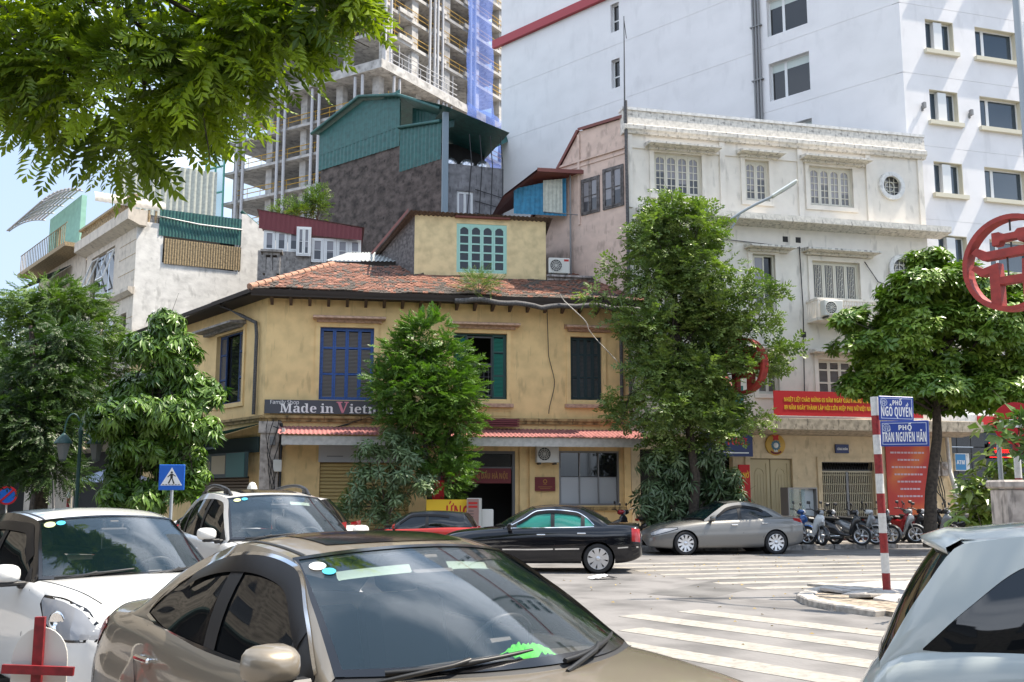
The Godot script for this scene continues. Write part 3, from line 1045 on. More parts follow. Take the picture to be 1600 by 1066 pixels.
func cars() -> void:
	var bronze := paint(lin(0.23, 0.198, 0.152), 0.35, 0.38)
	var white := paint(lin(0.72, 0.72, 0.7), 0.0, 0.4)
	var pearl := paint(lin(0.70, 0.69, 0.66), 0.0, 0.4)
	var V := Vector2.ZERO
	# bronze sedan, nearest
	var S := {
		"xf": 2.29, "xr": -2.29, "R": 0.325, "arch": 0.365, "wheels": [1.37, -1.33], "spokes": 10, "paint": bronze, "seat_mat": M.seat_beige, "glass": M.windshield, "crease": 0.03,
		"hw": [-2.29, 0.52, -2.24, 0.68, -2.05, 0.80, -1.6, 0.875, -0.5, 0.895, 0.8, 0.895, 1.4, 0.885, 1.85, 0.82, 2.12, 0.70, 2.29, 0.46],
		"sh": [-2.29, 0.80, -2.22, 0.95, -1.95, 1.02, -1.4, 1.02, -0.3, 0.955, 0.62, 0.95, 1.2, 0.90, 1.75, 0.80, 2.12, 0.67, 2.29, 0.54],
		"sw": [-2.29, 0.42, -2.18, 0.60, -1.9, 0.70, -1.4, 0.775, -0.3, 0.80, 0.62, 0.79, 1.2, 0.775, 1.75, 0.70, 2.12, 0.56, 2.29, 0.38],
		"zc": [-2.29, 0.86, -2.2, 1.04, -1.95, 1.075, -1.6, 1.075, 0.6, 1.0, 1.0, 0.985, 1.5, 0.93, 1.95, 0.82, 2.2, 0.70, 2.29, 0.6],
		"zb": [-2.29, 0.38, -2.0, 0.25, -1.6, 0.2, 1.7, 0.19, 2.1, 0.2, 2.29, 0.26],
		"cab": [-1.62, 0.64],
		"G": {"wb": [0.98, 0.62, 0.755, 1.0, 0.985], "wt": [0.03, -0.10, 0.575, 1.42, 1.375], "rt": [-1.12, -1.0, 0.54, 1.40, 1.355], "rb": [-1.74, -1.64, 0.68, 1.08, 1.035], "mid": [-0.5, 1.42, 0.60], "abow": 0.03, "cbow": 0.035},
		"win_lo": [-1.3, 1.05, -1.0, 1.0, -0.3, 0.965, 0.3, 0.95, 0.52, 0.95], "win_hi": [-1.3, 1.065, -1.15, 1.2, -0.82, 1.325, -0.35, 1.375, -0.03, 1.335, 0.27, 1.165, 0.52, 0.975],
		"mirrors": [1.0], "pillars": [-0.44], "pillar_w": 0.06, "sail": 0.28, "chrome": true, "visor": true,
		"seamlines": [[Vector2(-0.45, 0.96), Vector2(-0.46, 0.7), Vector2(-0.45, 0.4), Vector2(-0.42, 0.25)], [Vector2(-1.2, 1.0), Vector2(-1.23, 0.85), Vector2(-1.1, 0.7), Vector2(-0.95, 0.5), Vector2(-0.9, 0.26)], [Vector2(0.72, 0.95), Vector2(0.78, 0.7), Vector2(0.76, 0.4), Vector2(0.7, 0.26)]],
		"handles": [Vector2(-1.05, 0.86), Vector2(-0.2, 0.83)], "handle_mat": M.chrome,
		"head_lo": [1.72, 0.735, 2.0, 0.63, 2.24, 0.545], "head_hi": [1.72, 0.75, 2.0, 0.70, 2.24, 0.585],
		"tail_lo": [-2.25, 0.76, -2.0, 0.84, -1.86, 0.93], "tail_hi": [-2.25, 0.90, -2.0, 0.975, -1.86, 0.95],
		"mirror": Vector3(0.43, 1.03, 0.935), "seat_x": -0.35,
	}
	build_car(S, "parked_sedan", "bronze sedan parked nearest the camera, sunroof and green cloth behind its windshield", "car", W(-0.458, 0.08, 4.881), deg_to_rad(-51.0))
	# white hatchback with a floating roof
	var H := {
		"xf": 1.93, "xr": -1.92, "R": 0.30, "arch": 0.34, "wheels": [1.2, -1.23], "spokes": 5, "paint": white, "glass": M.windshield,
		"hw": [-1.92, 0.60, -1.86, 0.74, -1.6, 0.82, -1.2, 0.845, 0.9, 0.845, 1.3, 0.835, 1.65, 0.77, 1.82, 0.68, 1.93, 0.48],
		"sh": [-1.92, 0.86, -1.8, 0.99, -1.2, 1.0, 0.0, 0.96, 0.85, 0.965, 1.2, 0.955, 1.55, 0.91, 1.8, 0.80, 1.93, 0.62],
		"sw": [-1.92, 0.52, -1.8, 0.64, -1.2, 0.74, 0.0, 0.77, 0.85, 0.75, 1.2, 0.73, 1.55, 0.66, 1.8, 0.54, 1.93, 0.40],
		"zc": [-1.92, 0.92, -1.8, 1.02, 0.8, 1.0, 1.1, 1.01, 1.45, 0.99, 1.75, 0.89, 1.93, 0.68],
		"zb": [-1.92, 0.4, -1.7, 0.26, -1.4, 0.2, 1.5, 0.19, 1.93, 0.27],
		"cab": [-1.75, 0.82],
		"G": {"wb": [1.05, 0.80, 0.715, 0.995, 0.985], "wt": [0.27, 0.16, 0.565, 1.46, 1.42], "rt": [-1.55, -1.48, 0.53, 1.44, 1.40], "rb": [-1.86, -1.78, 0.64, 1.03, 1.0], "mid": [-0.5, 1.475, 0.59], "abow": 0.015, "cbow": 0.03},
		"win_lo": [-1.35, 1.1, -1.0, 1.0, 0.0, 0.965, 0.72, 0.965], "win_hi": [-1.35, 1.2, -1.2, 1.33, -0.4, 1.405, 0.1, 1.39, 0.4, 1.23, 0.72, 0.99],
		"pillars": [-0.35], "pillar_w": 0.05, "sail": 0.6, "visor": true, "surround": M.frit,
		"seamlines": [[Vector2(-0.4, 0.96), Vector2(-0.42, 0.6), Vector2(-0.38, 0.25)], [Vector2(0.86, 0.92), Vector2(0.9, 0.6), Vector2(0.82, 0.25)]],
		"handles": [Vector2(-0.2, 0.83)],
		"head_lo": [1.22, 0.86, 1.42, 0.72, 1.68, 0.63, 1.86, 0.64], "head_hi": [1.22, 0.89, 1.42, 0.885, 1.68, 0.83, 1.86, 0.70], "bulbs": [Vector3(1.55, 0.75, 0.07)],
		"tail_lo": [-1.9, 0.76, -1.74, 0.8], "tail_hi": [-1.9, 1.0, -1.74, 1.02],
		"mirror": Vector3(0.62, 1.03, 0.92), "seat_x": -0.15,
	}
	build_car(H, "parked_hatchback", "white hatchback with black pillars parked left of the bronze sedan", "car", W(-3.65, 0.08, 9.2), deg_to_rad(-49.6))
	# white crossover with roof rails
	var C := {
		"xf": 2.28, "xr": -2.28, "R": 0.35, "arch": 0.40, "wheels": [1.32, -1.3], "spokes": 5, "paint": pearl, "glass": M.windshield,
		"hw": [-2.28, 0.62, -2.2, 0.78, -1.95, 0.87, -1.4, 0.91, 0.9, 0.91, 1.4, 0.905, 1.85, 0.84, 2.1, 0.74, 2.28, 0.52],
		"sh": [-2.28, 0.95, -2.15, 1.08, -1.2, 1.11, 0.0, 1.07, 0.9, 1.06, 1.4, 1.02, 1.9, 0.92, 2.15, 0.78, 2.28, 0.62],
		"sw": [-2.28, 0.54, -2.1, 0.7, -1.2, 0.81, 0.0, 0.83, 0.9, 0.80, 1.4, 0.79, 1.9, 0.72, 2.15, 0.58, 2.28, 0.44],
		"zc": [-2.28, 1.0, -2.1, 1.12, 0.9, 1.1, 1.2, 1.09, 1.7, 1.03, 2.1, 0.87, 2.28, 0.7],
		"zb": [-2.28, 0.45, -2.0, 0.3, -1.7, 0.25, 1.7, 0.24, 2.28, 0.32],
		"cab": [-2.0, 0.9],
		"G": {"wb": [1.2, 0.92, 0.775, 1.105, 1.095], "wt": [0.25, 0.12, 0.6, 1.62, 1.575], "rt": [-1.75, -1.62, 0.55, 1.60, 1.54], "rb": [-2.1, -2.02, 0.68, 1.14, 1.1], "mid": [-0.6, 1.635, 0.64], "abow": 0.03, "cbow": 0.06},
		"win_lo": [-1.75, 1.2, -1.2, 1.12, 0.0, 1.085, 0.82, 1.085], "win_hi": [-1.75, 1.21, -1.45, 1.40, -0.9, 1.54, -0.3, 1.565, 0.05, 1.53, 0.4, 1.36, 0.82, 1.1],
		"pillars": [-0.3, -1.15], "pillar_w": 0.045, "sail": 0.62, "seams": false,
		"seamlines": [], "handles": [Vector2(-0.25, 0.95)],
		"head_lo": [1.6, 0.88, 1.9, 0.74, 2.2, 0.66], "head_hi": [1.6, 0.94, 1.9, 0.90, 2.2, 0.74],
		"tail_lo": [-2.24, 0.9, -2.02, 0.98], "tail_hi": [-2.24, 1.2, -2.02, 1.15],
		"mirror": Vector3(0.68, 1.16, 0.99), "seat_x": -0.1,
	}
	build_car(C, "parked_crossover", "white crossover with dark roof rails parked behind the white hatchback", "car", W(-3.15, 0.08, 13.5), deg_to_rad(-59.0))
	# black sedan passing
	var black := paint(lin(0.006, 0.0065, 0.009), 0.0, 0.2)
	var K := {
		"xf": 2.24, "xr": -2.24, "R": 0.315, "arch": 0.36, "wheels": [1.35, -1.3], "spokes": 8, "paint": black, "glass": M.windshield, "rim_style": 1,
		"hw": [-2.24, 0.62, -2.18, 0.74, -1.9, 0.83, -1.4, 0.85, 0.9, 0.85, 1.5, 0.84, 1.9, 0.78, 2.12, 0.68, 2.24, 0.5],
		"sh": [-2.24, 0.82, -2.15, 0.98, -1.8, 1.01, -1.2, 0.98, 0.0, 0.94, 0.75, 0.92, 1.4, 0.87, 1.9, 0.79, 2.15, 0.68, 2.24, 0.58],
		"sw": [-2.24, 0.52, -2.12, 0.66, -1.6, 0.72, 0.0, 0.765, 0.75, 0.75, 1.4, 0.73, 1.9, 0.66, 2.15, 0.54, 2.24, 0.42],
		"zc": [-2.24, 0.9, -2.15, 1.04, -1.7, 1.06, 0.8, 0.98, 1.2, 0.95, 1.8, 0.88, 2.1, 0.78, 2.24, 0.64],
		"zb": [-2.24, 0.36, -2.0, 0.26, -1.7, 0.22, 1.7, 0.2, 2.24, 0.26],
		"cab": [-1.5, 0.72],
		"G": {"wb": [0.95, 0.72, 0.71, 0.975, 0.965], "wt": [0.15, 0.04, 0.55, 1.405, 1.365], "rt": [-0.98, -0.88, 0.53, 1.40, 1.355], "rb": [-1.62, -1.52, 0.66, 1.05, 1.02], "mid": [-0.4, 1.405, 0.575], "abow": 0.02, "cbow": 0.03},
		"win_lo": [-1.22, 0.99, -0.8, 0.975, 0.62, 0.955], "win_hi": [-1.22, 1.01, -1.05, 1.17, -0.82, 1.285, -0.3, 1.33, 0.0, 1.305, 0.3, 1.14, 0.62, 0.97],
		"pillars": [-0.33, -0.98], "pillar_w": 0.04, "sail": 0.45, "chrome": true, "visor": true, "side_glass": M.green_glass,
		"seamlines": [[Vector2(-0.36, 0.95), Vector2(-0.37, 0.6), Vector2(-0.34, 0.25)], [Vector2(-1.2, 0.98), Vector2(-1.15, 0.8), Vector2(-0.92, 0.5), Vector2(-0.9, 0.25)], [Vector2(0.72, 0.92), Vector2(0.78, 0.6), Vector2(0.7, 0.25)]],
		"handles": [Vector2(-0.95, 0.84), Vector2(-0.08, 0.81)], "handle_mat": M.chrome, "molding": [[Vector2(-0.9, 0.52), Vector2(-0.6, 0.515), Vector2(-0.38, 0.51)], [Vector2(-0.34, 0.51), Vector2(0.2, 0.5), Vector2(0.75, 0.5)], [Vector2(-2.16, 0.56), Vector2(-1.9, 0.555), Vector2(-1.72, 0.54)], [Vector2(1.75, 0.5), Vector2(1.95, 0.5), Vector2(2.15, 0.5)]],
		"head_lo": [1.8, 0.66, 2.18, 0.6], "head_hi": [1.8, 0.76, 2.18, 0.68],
		"tail_lo": [-2.2, 0.66, -2.02, 0.68], "tail_hi": [-2.2, 0.93, -2.02, 0.96],
		"mirror": Vector3(0.55, 1.0, 0.90), "seat_x": -0.25,
	}
	build_car(K, "black_sedan", "black sedan driving away to the left with chrome side mouldings", "car", W(0.616, 0.0, 23.2), deg_to_rad(174.8))
	# grey sedan at the kerb
	var grey := paint(lin(0.19, 0.185, 0.175), 0.45, 0.38)
	var E := {
		"xf": 2.265, "xr": -2.265, "R": 0.325, "arch": 0.365, "wheels": [1.33, -1.32], "spokes": 10, "paint": grey, "glass": M.windshield,
		"hw": [-2.265, 0.6, -2.2, 0.74, -1.9, 0.84, -1.4, 0.88, 0.9, 0.888, 1.4, 0.875, 1.8, 0.81, 2.1, 0.68, 2.265, 0.46],
		"sh": [-2.265, 0.84, -2.18, 0.98, -1.9, 1.02, -1.3, 1.0, -0.3, 0.94, 0.7, 0.905, 1.3, 0.85, 1.8, 0.76, 2.12, 0.64, 2.265, 0.52],
		"sw": [-2.265, 0.5, -2.12, 0.64, -1.6, 0.73, -0.3, 0.785, 0.7, 0.77, 1.3, 0.75, 1.8, 0.67, 2.12, 0.52, 2.265, 0.38],
		"zc": [-2.265, 0.9, -2.15, 1.06, -1.7, 1.07, 0.8, 0.965, 1.2, 0.93, 1.7, 0.84, 2.1, 0.7, 2.265, 0.58],
		"zb": [-2.265, 0.36, -2.0, 0.25, -1.7, 0.2, 1.7, 0.18, 2.265, 0.22],
		"cab": [-1.6, 0.72],
		"G": {"wb": [1.05, 0.74, 0.735, 0.955, 0.945], "wt": [0.1, -0.02, 0.565, 1.43, 1.385], "rt": [-1.05, -0.94, 0.54, 1.41, 1.365], "rb": [-1.78, -1.68, 0.66, 1.07, 1.03], "mid": [-0.45, 1.43, 0.59], "abow": 0.03, "cbow": 0.04},
		"win_lo": [-1.3, 1.02, -0.8, 0.975, 0.55, 0.93], "win_hi": [-1.3, 1.04, -1.1, 1.18, -0.8, 1.29, -0.35, 1.345, 0.0, 1.29, 0.3, 1.11, 0.55, 0.945],
		"pillars": [-0.3], "pillar_w": 0.05, "sail": 0.42, "visor": true,
		"seamlines": [[Vector2(-0.33, 0.94), Vector2(-0.35, 0.6), Vector2(-0.32, 0.25)], [Vector2(-1.2, 1.0), Vector2(-1.18, 0.85), Vector2(-0.95, 0.5), Vector2(-0.9, 0.25)], [Vector2(0.74, 0.9), Vector2(0.8, 0.6), Vector2(0.72, 0.25)]],
		"handles": [Vector2(-1.0, 0.85), Vector2(-0.1, 0.81)], "handle_mat": M.chrome,
		"head_lo": [1.55, 0.72, 1.9, 0.62, 2.2, 0.53], "head_hi": [1.55, 0.735, 1.9, 0.72, 2.2, 0.6],
		"tail_lo": [-2.24, 0.84, -1.9, 0.92], "tail_hi": [-2.24, 0.98, -1.9, 0.985],
		"mirror": Vector3(0.52, 1.0, 0.92), "seat_x": -0.3,
	}
	build_car(E, "grey_sedan", "grey sedan parked at the kerb behind the black sedan", "car", W(5.9, 0.0, 29.6), deg_to_rad(191.0))
	# more cars made from the same builder
	var C2 := C.duplicate(true)
	C2.paint = paint(lin(0.40, 0.435, 0.42), 0.0, 0.4)
	C2.G.erase("ry")
	C2.G.erase("rw")
	C2.tail_lo = [-2.22, 0.55, -1.7, 0.6]
	C2.tail_hi = [-2.22, 0.66, -2.1, 0.76, -1.7, 0.8]
	C2.tail_mat = M.frit
	C2.sh = [-2.28, 0.6, -2.15, 0.78, -2.06, 0.87, -1.9, 0.94, -1.2, 0.98, 0.0, 0.95, 0.9, 0.94, 1.4, 0.9, 1.9, 0.8, 2.15, 0.68, 2.28, 0.55]
	C2.zc = [-2.28, 0.68, -2.16, 0.85, -2.06, 0.9, -1.9, 0.98, 0.9, 1.1, 1.2, 1.09, 1.7, 1.03, 2.1, 0.87, 2.28, 0.7]
	C2.cab = [-2.06, 0.9]
	C2.G.rb = [-2.16, -2.1, 0.68, 0.9, 0.87]
	C2.win_lo = [-1.86, 0.955, -1.2, 0.95, 0.0, 0.945, 0.82, 0.96]
	C2.win_hi = [-1.86, 0.965, -1.62, 1.19, -1.3, 1.43, -0.9, 1.535, -0.3, 1.565, 0.05, 1.53, 0.4, 1.36, 0.82, 0.98]
	build_car(C2, "near_crossover", "white car at the right edge showing its sloping tail and dark side window", "car", W(4.09, 0.0, 5.5), deg_to_rad(-26.0)).scale = Vector3.ONE * 0.95
	var near_car := get_node("near_crossover")
	var sp := mb()
	var srows := []
	for i in 13:
		var w := lerpf(-0.94, 0.94, i / 12.0)
		var q := roof_at(C2, C2.G.rt[1], w, 0.0)
		var back := 0.15 - 0.07 * w * w
		srows.append([q + Vector3(0.25, 0.012, 0), q + Vector3(0.0, 0.014, 0), q + Vector3(-back, -0.035, 0), q + Vector3(-back + 0.01, -0.075, 0), q + Vector3(-0.02, -0.06, 0)])
	sheet(sp, srows)
	obj("roof_spoiler", sp, C2.paint, near_car)
	var C3 := C.duplicate(true)
	C3.paint = white
	build_car(C3, "white_suv", "white car mostly hidden behind the crossover with roof rails, red tail lamp showing", "car", W(-5.15, 0.0, 19.3), deg_to_rad(176.0))
	var H2 := H.duplicate(true)
	H2.paint = paint(lin(0.4, 0.03, 0.02), 0.0, 0.35)
	H2.roof_paint = paint(lin(0.02, 0.022, 0.03), 0.0, 0.3)
	H2.zc = [-1.92, 0.92, -1.8, 1.02, 0.8, 0.98, 1.1, 0.9, 1.45, 0.8, 1.75, 0.7, 1.93, 0.55]
	H2.sh = [-1.92, 0.86, -1.8, 0.99, -1.2, 1.0, 0.0, 0.96, 0.85, 0.93, 1.2, 0.83, 1.55, 0.74, 1.8, 0.62, 1.93, 0.5]
	var hb := build_car(H2, "red_hatchback", "small red hatchback with a black roof beyond the bronze sedan's roof", "car", W(-2.42, 0.0, 27.2), deg_to_rad(176.0))
	hb.scale = Vector3.ONE * 0.82
	var H3 := H.duplicate(true)
	H3.paint = paint(lin(0.01, 0.03, 0.12), 0.0, 0.35)
	build_car(H3, "blue_car", "dark blue car cut by the left edge of the picture in the shade", "car", W(-17.2, 0.0, 31.0), deg_to_rad(-40.0))
	# roof rails, beacon and antenna; stickers, visors and the cloth inside
	var cx := get_node("parked_crossover")
	for s in [-1.0, 1.0]:
		var st := mb()
		var pts := []
		for i in 13:
			var u := i / 12.0
			var q := roof_at(C, lerpf(-1.55, 0.0, u), s * 0.86)
			pts.append(q + Vector3(0, 0.085 * pow(sin(PI * u), 0.35), 0))
		tube(st, pts, 0.024, 6)
		for u in [0.12, 0.88]:
			var q := roof_at(C, lerpf(-1.55, 0.0, u), s * 0.86)
			rbx(st, q + Vector3(0, 0.03, 0), Vector3(0.16, 0.07, 0.05), 0.02)
		obj("roof_rail", st, M.black_plastic, cx)
	roof_panel(C, cx, -0.75, -0.05, 0.62)
	var dome := thing("roof_beacon", "small white dome standing on the roof line behind the crossover", "beacon", W(-4.75, 1.72, 18.9))
	var st := mb()
	lathe(st, Vector3.ZERO, Vector3.UP, [[0.1, 0.0], [0.1, 0.02], [0.085, 0.1], [0.05, 0.17], [0.0, 0.19]], 18)
	obj("dome", st, M.ac_white, dome)
	st = mb()
	lathe(st, Vector3(0, -0.02, 0), Vector3.UP, [[0.13, 0.0], [0.12, 0.03], [0.0, 0.035]], 18)
	obj("base", st, M.black_plastic, dome)
	var hat := get_node("parked_hatchback")
	st = mb()
	var ap := roof_at(H, -1.25, 0.0)
	tube(st, [ap, ap + Vector3(-0.04, 0.02, 0), ap + Vector3(-0.12, 0.3, 0)], [0.025, 0.014, 0.008], 6)
	obj("antenna", st, M.black_plastic, hat)
	var sed := get_node("parked_sedan")
	roof_panel(S, sed, -0.62, -0.17, 0.66)
	for q in [[S, sed, -0.87, 0.88, 0.036, M.sticker_white, 0.78], [S, sed, -0.82, 0.815, 0.029, M.sticker_blue, 0.0], [H, hat, -0.86, 0.89, 0.045, M.sticker_yellow, 0.0], [H, hat, -0.72, 0.9, 0.036, M.sticker_blue, 0.0], [C, cx, -0.82, 0.91, 0.045, M.sticker_yellow, 0.0], [C, cx, -0.68, 0.92, 0.038, M.sticker_blue, 0.0]]:
		var G: Dictionary = q[0].G
		var c := screen_at(G.wb, G.wt, -q[2], q[3], 0.03, 0.004)
		var e := screen_at(G.wb, G.wt, -q[2], q[3] + 0.05, 0.03, 0.004) - c
		var f := screen_at(G.wb, G.wt, -q[2] + 0.05, q[3], 0.03, 0.004) - c
		st = mb()
		st.set_smooth_group(-1)
		for i in 20:
			var a := TAU * i / 20.0; var b := TAU * (i + 1) / 20.0
			tri(st, c, c + (f.normalized() * cos(a) + e.normalized() * sin(a)) * q[4], c + (f.normalized() * cos(b) + e.normalized() * sin(b)) * q[4])
		obj("sticker", st, q[5], q[1])
	for q in [[S, sed, [-0.72, -0.16, 0.86], [0.2, 0.66, 0.87]], [C, cx, [0.25, 0.7, 0.86]]]:
		for k in range(2, q.size()):
			var G: Dictionary = q[0].G
			var v: Array = q[k]
			st = mb()
			var rows := []
			for i in 9:
				var r := []
				for j in 4: r.append(screen_at(G.wb, G.wt, -lerpf(v[0], v[1], i / 8.0), v[2] + 0.085 * (j / 3.0 - 0.5), 0.03, -0.05 - 0.02 * sin(PI * j / 3.0)))
				rows.append(r)
			sheet(st, rows)
			obj("sun_visor", st, M.visor_pale, q[1])
	for q in [[S, sed], [H, hat], [C, cx]]:
		var G: Dictionary = q[0].G
		st = mb()
		var c := screen_at(G.wb, G.wt, 0.0, 0.84, 0.03, -0.09)
		rbx(st, c, Vector3(0.03, 0.07, 0.24), 0.014)
		rbx(st, screen_at(G.wb, G.wt, 0.0, 0.92, 0.03, -0.035), Vector3(0.1, 0.04, 0.09), 0.012)
		obj("inner_mirror", st, M.black_plastic, q[1])
	var rag := thing("green_cloth", "bright green cloth lying on the dashboard inside the bronze sedan", "cloth", sed.transform * Vector3(0.70, 0.98, -0.1), sed.rotation.y)
	st = mb()
	var rows := []
	for i in 15:
		var r := []
		for j in 9:
			var z := -0.13 + 0.26 * i / 14.0
			r.append(Vector3(-0.1 + 0.025 * j + 0.04 * sin(z * 9.0), 0.012 + 0.03 * absf(sin(i * 1.3 + j * 0.8)) * sin(PI * j / 8.0) + 0.035 * sin(PI * i / 14.0) * rng.randf(), z * 0.85))
		rows.append(r)
	sheet(st, rows)
	obj("cloth", st, M.cloth_green, rag)
	var lamp := mb()
	lathe(lamp, Vector3(0.5, 0.93, -0.12), Vector3.UP, [[0.1, 0.0], [0.1, 0.02], [0.0, 0.022]], 4, -1)
	obj("dash_pad", lamp, M.visor_pale, sed)

func roof_panel(S: Dictionary, o: Node, x0: float, x1: float, w: float) -> void:
	var st := mb()
	var rows := []
	for i in 13:
		var r := []
		for k in 17:
			var a := lerpf(-1, 1, k / 16.0)
			var q := 1.0 - 0.13 * pow(absf(a), 4.0)
			var xm := (x0 + x1) / 2
			r.append(roof_at(S, xm + (lerpf(x0, x1, i / 12.0) - xm) * q, a * w, 0.004))
		rows.append(r)
	sheet(st, rows, true)
	obj("sunroof", st, M.frit, o)

# ---------- buildings: local x along the front, y up, z out of the wall ----------
func rel(azs: float, az: float) -> Transform3D:
	return Transform3D(Basis(Vector3.UP, deg_to_rad(az - azs)), Vector3.ZERO)

# a part made of one box
func part_box(called: String, a: Vector3, b: Vector3, m: Material, parent: Node) -> MeshInstance3D:
	var st := mb()
	bx(st, a, b)
	return obj(called, st, m, parent)

# a sloping slab hood over a window
func hood(o: Node, x0: float, x1: float, y: float, depth: float, m: Material) -> void:
	var st := mb()
	st.set_smooth_group(-1)
	prism_x(st, x0, x1, [Vector2(0, y), Vector2(depth, y + 0.01), Vector2(depth, y + 0.075), Vector2(0, y + 0.15)])
	bx(st, Vector3(x0 + 0.12, y - 0.09, 0.001), Vector3(x1 - 0.12, y - 0.002, depth * 0.35))
	obj("window_hood", st, m, o)

# profile in (z, y), extruded along x
func prism_x(st: SurfaceTool, x0: float, x1: float, prof: Array) -> void:
	st.set_smooth_group(-1)
	var n := prof.size()
	for i in n:
		var a: Vector2 = prof[i]; var b: Vector2 = prof[(i + 1) % n]
		quad(st, Vector3(x0, a.y, a.x), Vector3(x0, b.y, b.x), Vector3(x1, b.y, b.x), Vector3(x1, a.y, a.x))
	for i in range(1, n - 1):
		var a: Vector2 = prof[0]; var b: Vector2 = prof[i]; var c: Vector2 = prof[i + 1]
		tri(st, Vector3(x0, a.y, a.x), Vector3(x0, c.y, c.x), Vector3(x0, b.y, b.x))
		tri(st, Vector3(x1, a.y, a.x), Vector3(x1, b.y, b.x), Vector3(x1, c.y, c.x))

# a window of n leaves, each with muntin rows x cols; frame is the part, panes are sub-parts
func leaf_window(o: Node, x0: float, x1: float, y0: float, y1: float, z: float, n: int, rows: int, cols: int, fm: Material, gm: Material, arch := false, bar := 0.025) -> MeshInstance3D:
	var st := mb()
	frame(st, x0, x1, y0, y1, 0.06, z - 0.06, z)
	var w := (x1 - x0 - 0.12) / n
	for i in n:
		var a := x0 + 0.06 + w * i
		var b := a + w
		frame(st, a + 0.004, b - 0.004, y0 + 0.062, y1 - 0.062, 0.055, z - 0.045, z + 0.012)
		for r in range(1, rows):
			var y := lerpf(y0 + 0.1, y1 - 0.1, float(r) / rows)
			bx(st, Vector3(a + 0.055, y - bar / 2, z - 0.03), Vector3(b - 0.055, y + bar / 2, z + 0.004))
		for c in range(1, cols):
			var x := lerpf(a + 0.055, b - 0.055, float(c) / cols)
			bx(st, Vector3(x - bar / 2, y0 + 0.115, z - 0.032), Vector3(x + bar / 2, y1 - 0.115, z + 0.002))
		if arch:
			for s in [0.0, 1.0]:
				var p := PackedVector2Array()
				var cx := lerpf(a + 0.055, b - 0.055, s)
				var dx: float = (w - 0.11) * 0.5 * (1.0 - 2.0 * s)
				p.append(Vector2(cx, y1 - 0.115)); p.append(Vector2(cx, y1 - 0.115 - 0.1))
				p.append(Vector2(cx + dx * 0.3, y1 - 0.115 - 0.05)); p.append(Vector2(cx + dx * 0.6, y1 - 0.115 - 0.018)); p.append(Vector2(cx + dx, y1 - 0.117))
				prism(st, p, z - 0.02, z + 0.006)
	var f := obj("window", st, fm, o)
	for i in n:
		var a := x0 + 0.06 + w * i
		if gm == M.pane_curtain:   # the lower half is plain dark glass, the upper half curtained
			var ym := lerpf(y0, y1, [0.42, 0.3, 0.55, 0.36, 0.24][rng.randi() % 5])
			part_box("pane", Vector3(a + 0.05, y0 + 0.11, z - 0.028), Vector3(a + w - 0.05, ym, z - 0.02), M.pane_grey, f)
			part_box("curtained_pane", Vector3(a + 0.05, ym, z - 0.028), Vector3(a + w - 0.05, y1 - 0.11, z - 0.02), gm, f)
		else: part_box("pane", Vector3(a + 0.05, y0 + 0.11, z - 0.028), Vector3(a + w - 0.05, y1 - 0.11, z - 0.02), gm, f)
	return f

# a louvred shutter pair set: frame part with shutter and louvre sub-parts
func shutters(o: Node, x0: float, x1: float, y0: float, y1: float, z: float, n: int, fm: Material, sm: Material, skip := []) -> MeshInstance3D:
	var st := mb()
	frame(st, x0, x1, y0, y1, 0.05, z - 0.08, z)
	var f := obj("window", st, fm, o)
	var w := (x1 - x0 - 0.1) / n
	for i in n:
		if i in skip: continue
		var a := x0 + 0.05 + w * i + 0.003
		var b := a + w - 0.006
		st = mb()
		var y2 := lerpf(y0, y1, 0.36); var y3 := lerpf(y0, y1, 0.72)
		frame(st, a, b, y0 + 0.052, y1 - 0.052, 0.05, z - 0.045, z + 0.005)
		for y in [y2, y3]: bx(st, Vector3(a + 0.05, y - 0.03, z - 0.043), Vector3(b - 0.05, y + 0.03, z + 0.003))
		obj("shutter", st, fm, f)
		st = mb()
		var y := y0 + 0.12
		while y < y1 - 0.12:
			if absf(y - y2) > 0.04 and absf(y - y3) > 0.04:
				bx(st, Vector3(-(b - a) / 2 + 0.051, -0.022, -0.004), Vector3((b - a) / 2 - 0.051, 0.022, 0.004), Basis(Vector3.RIGHT, -0.75), Vector3((a + b) / 2, y, z - 0.018))
			y += 0.043
		obj("louvre", st, sm, f).set_meta("kind", "stuff")
	return f

func surround(o: Node, x0: float, x1: float, y0: float, y1: float, w: float, d: float, m: Material) -> void:
	var st := mb()
	frame(st, x0 - w, x1 + w, y0 - w, y1 + w, w, -0.02, d)
	obj("window_surround", st, m, o)

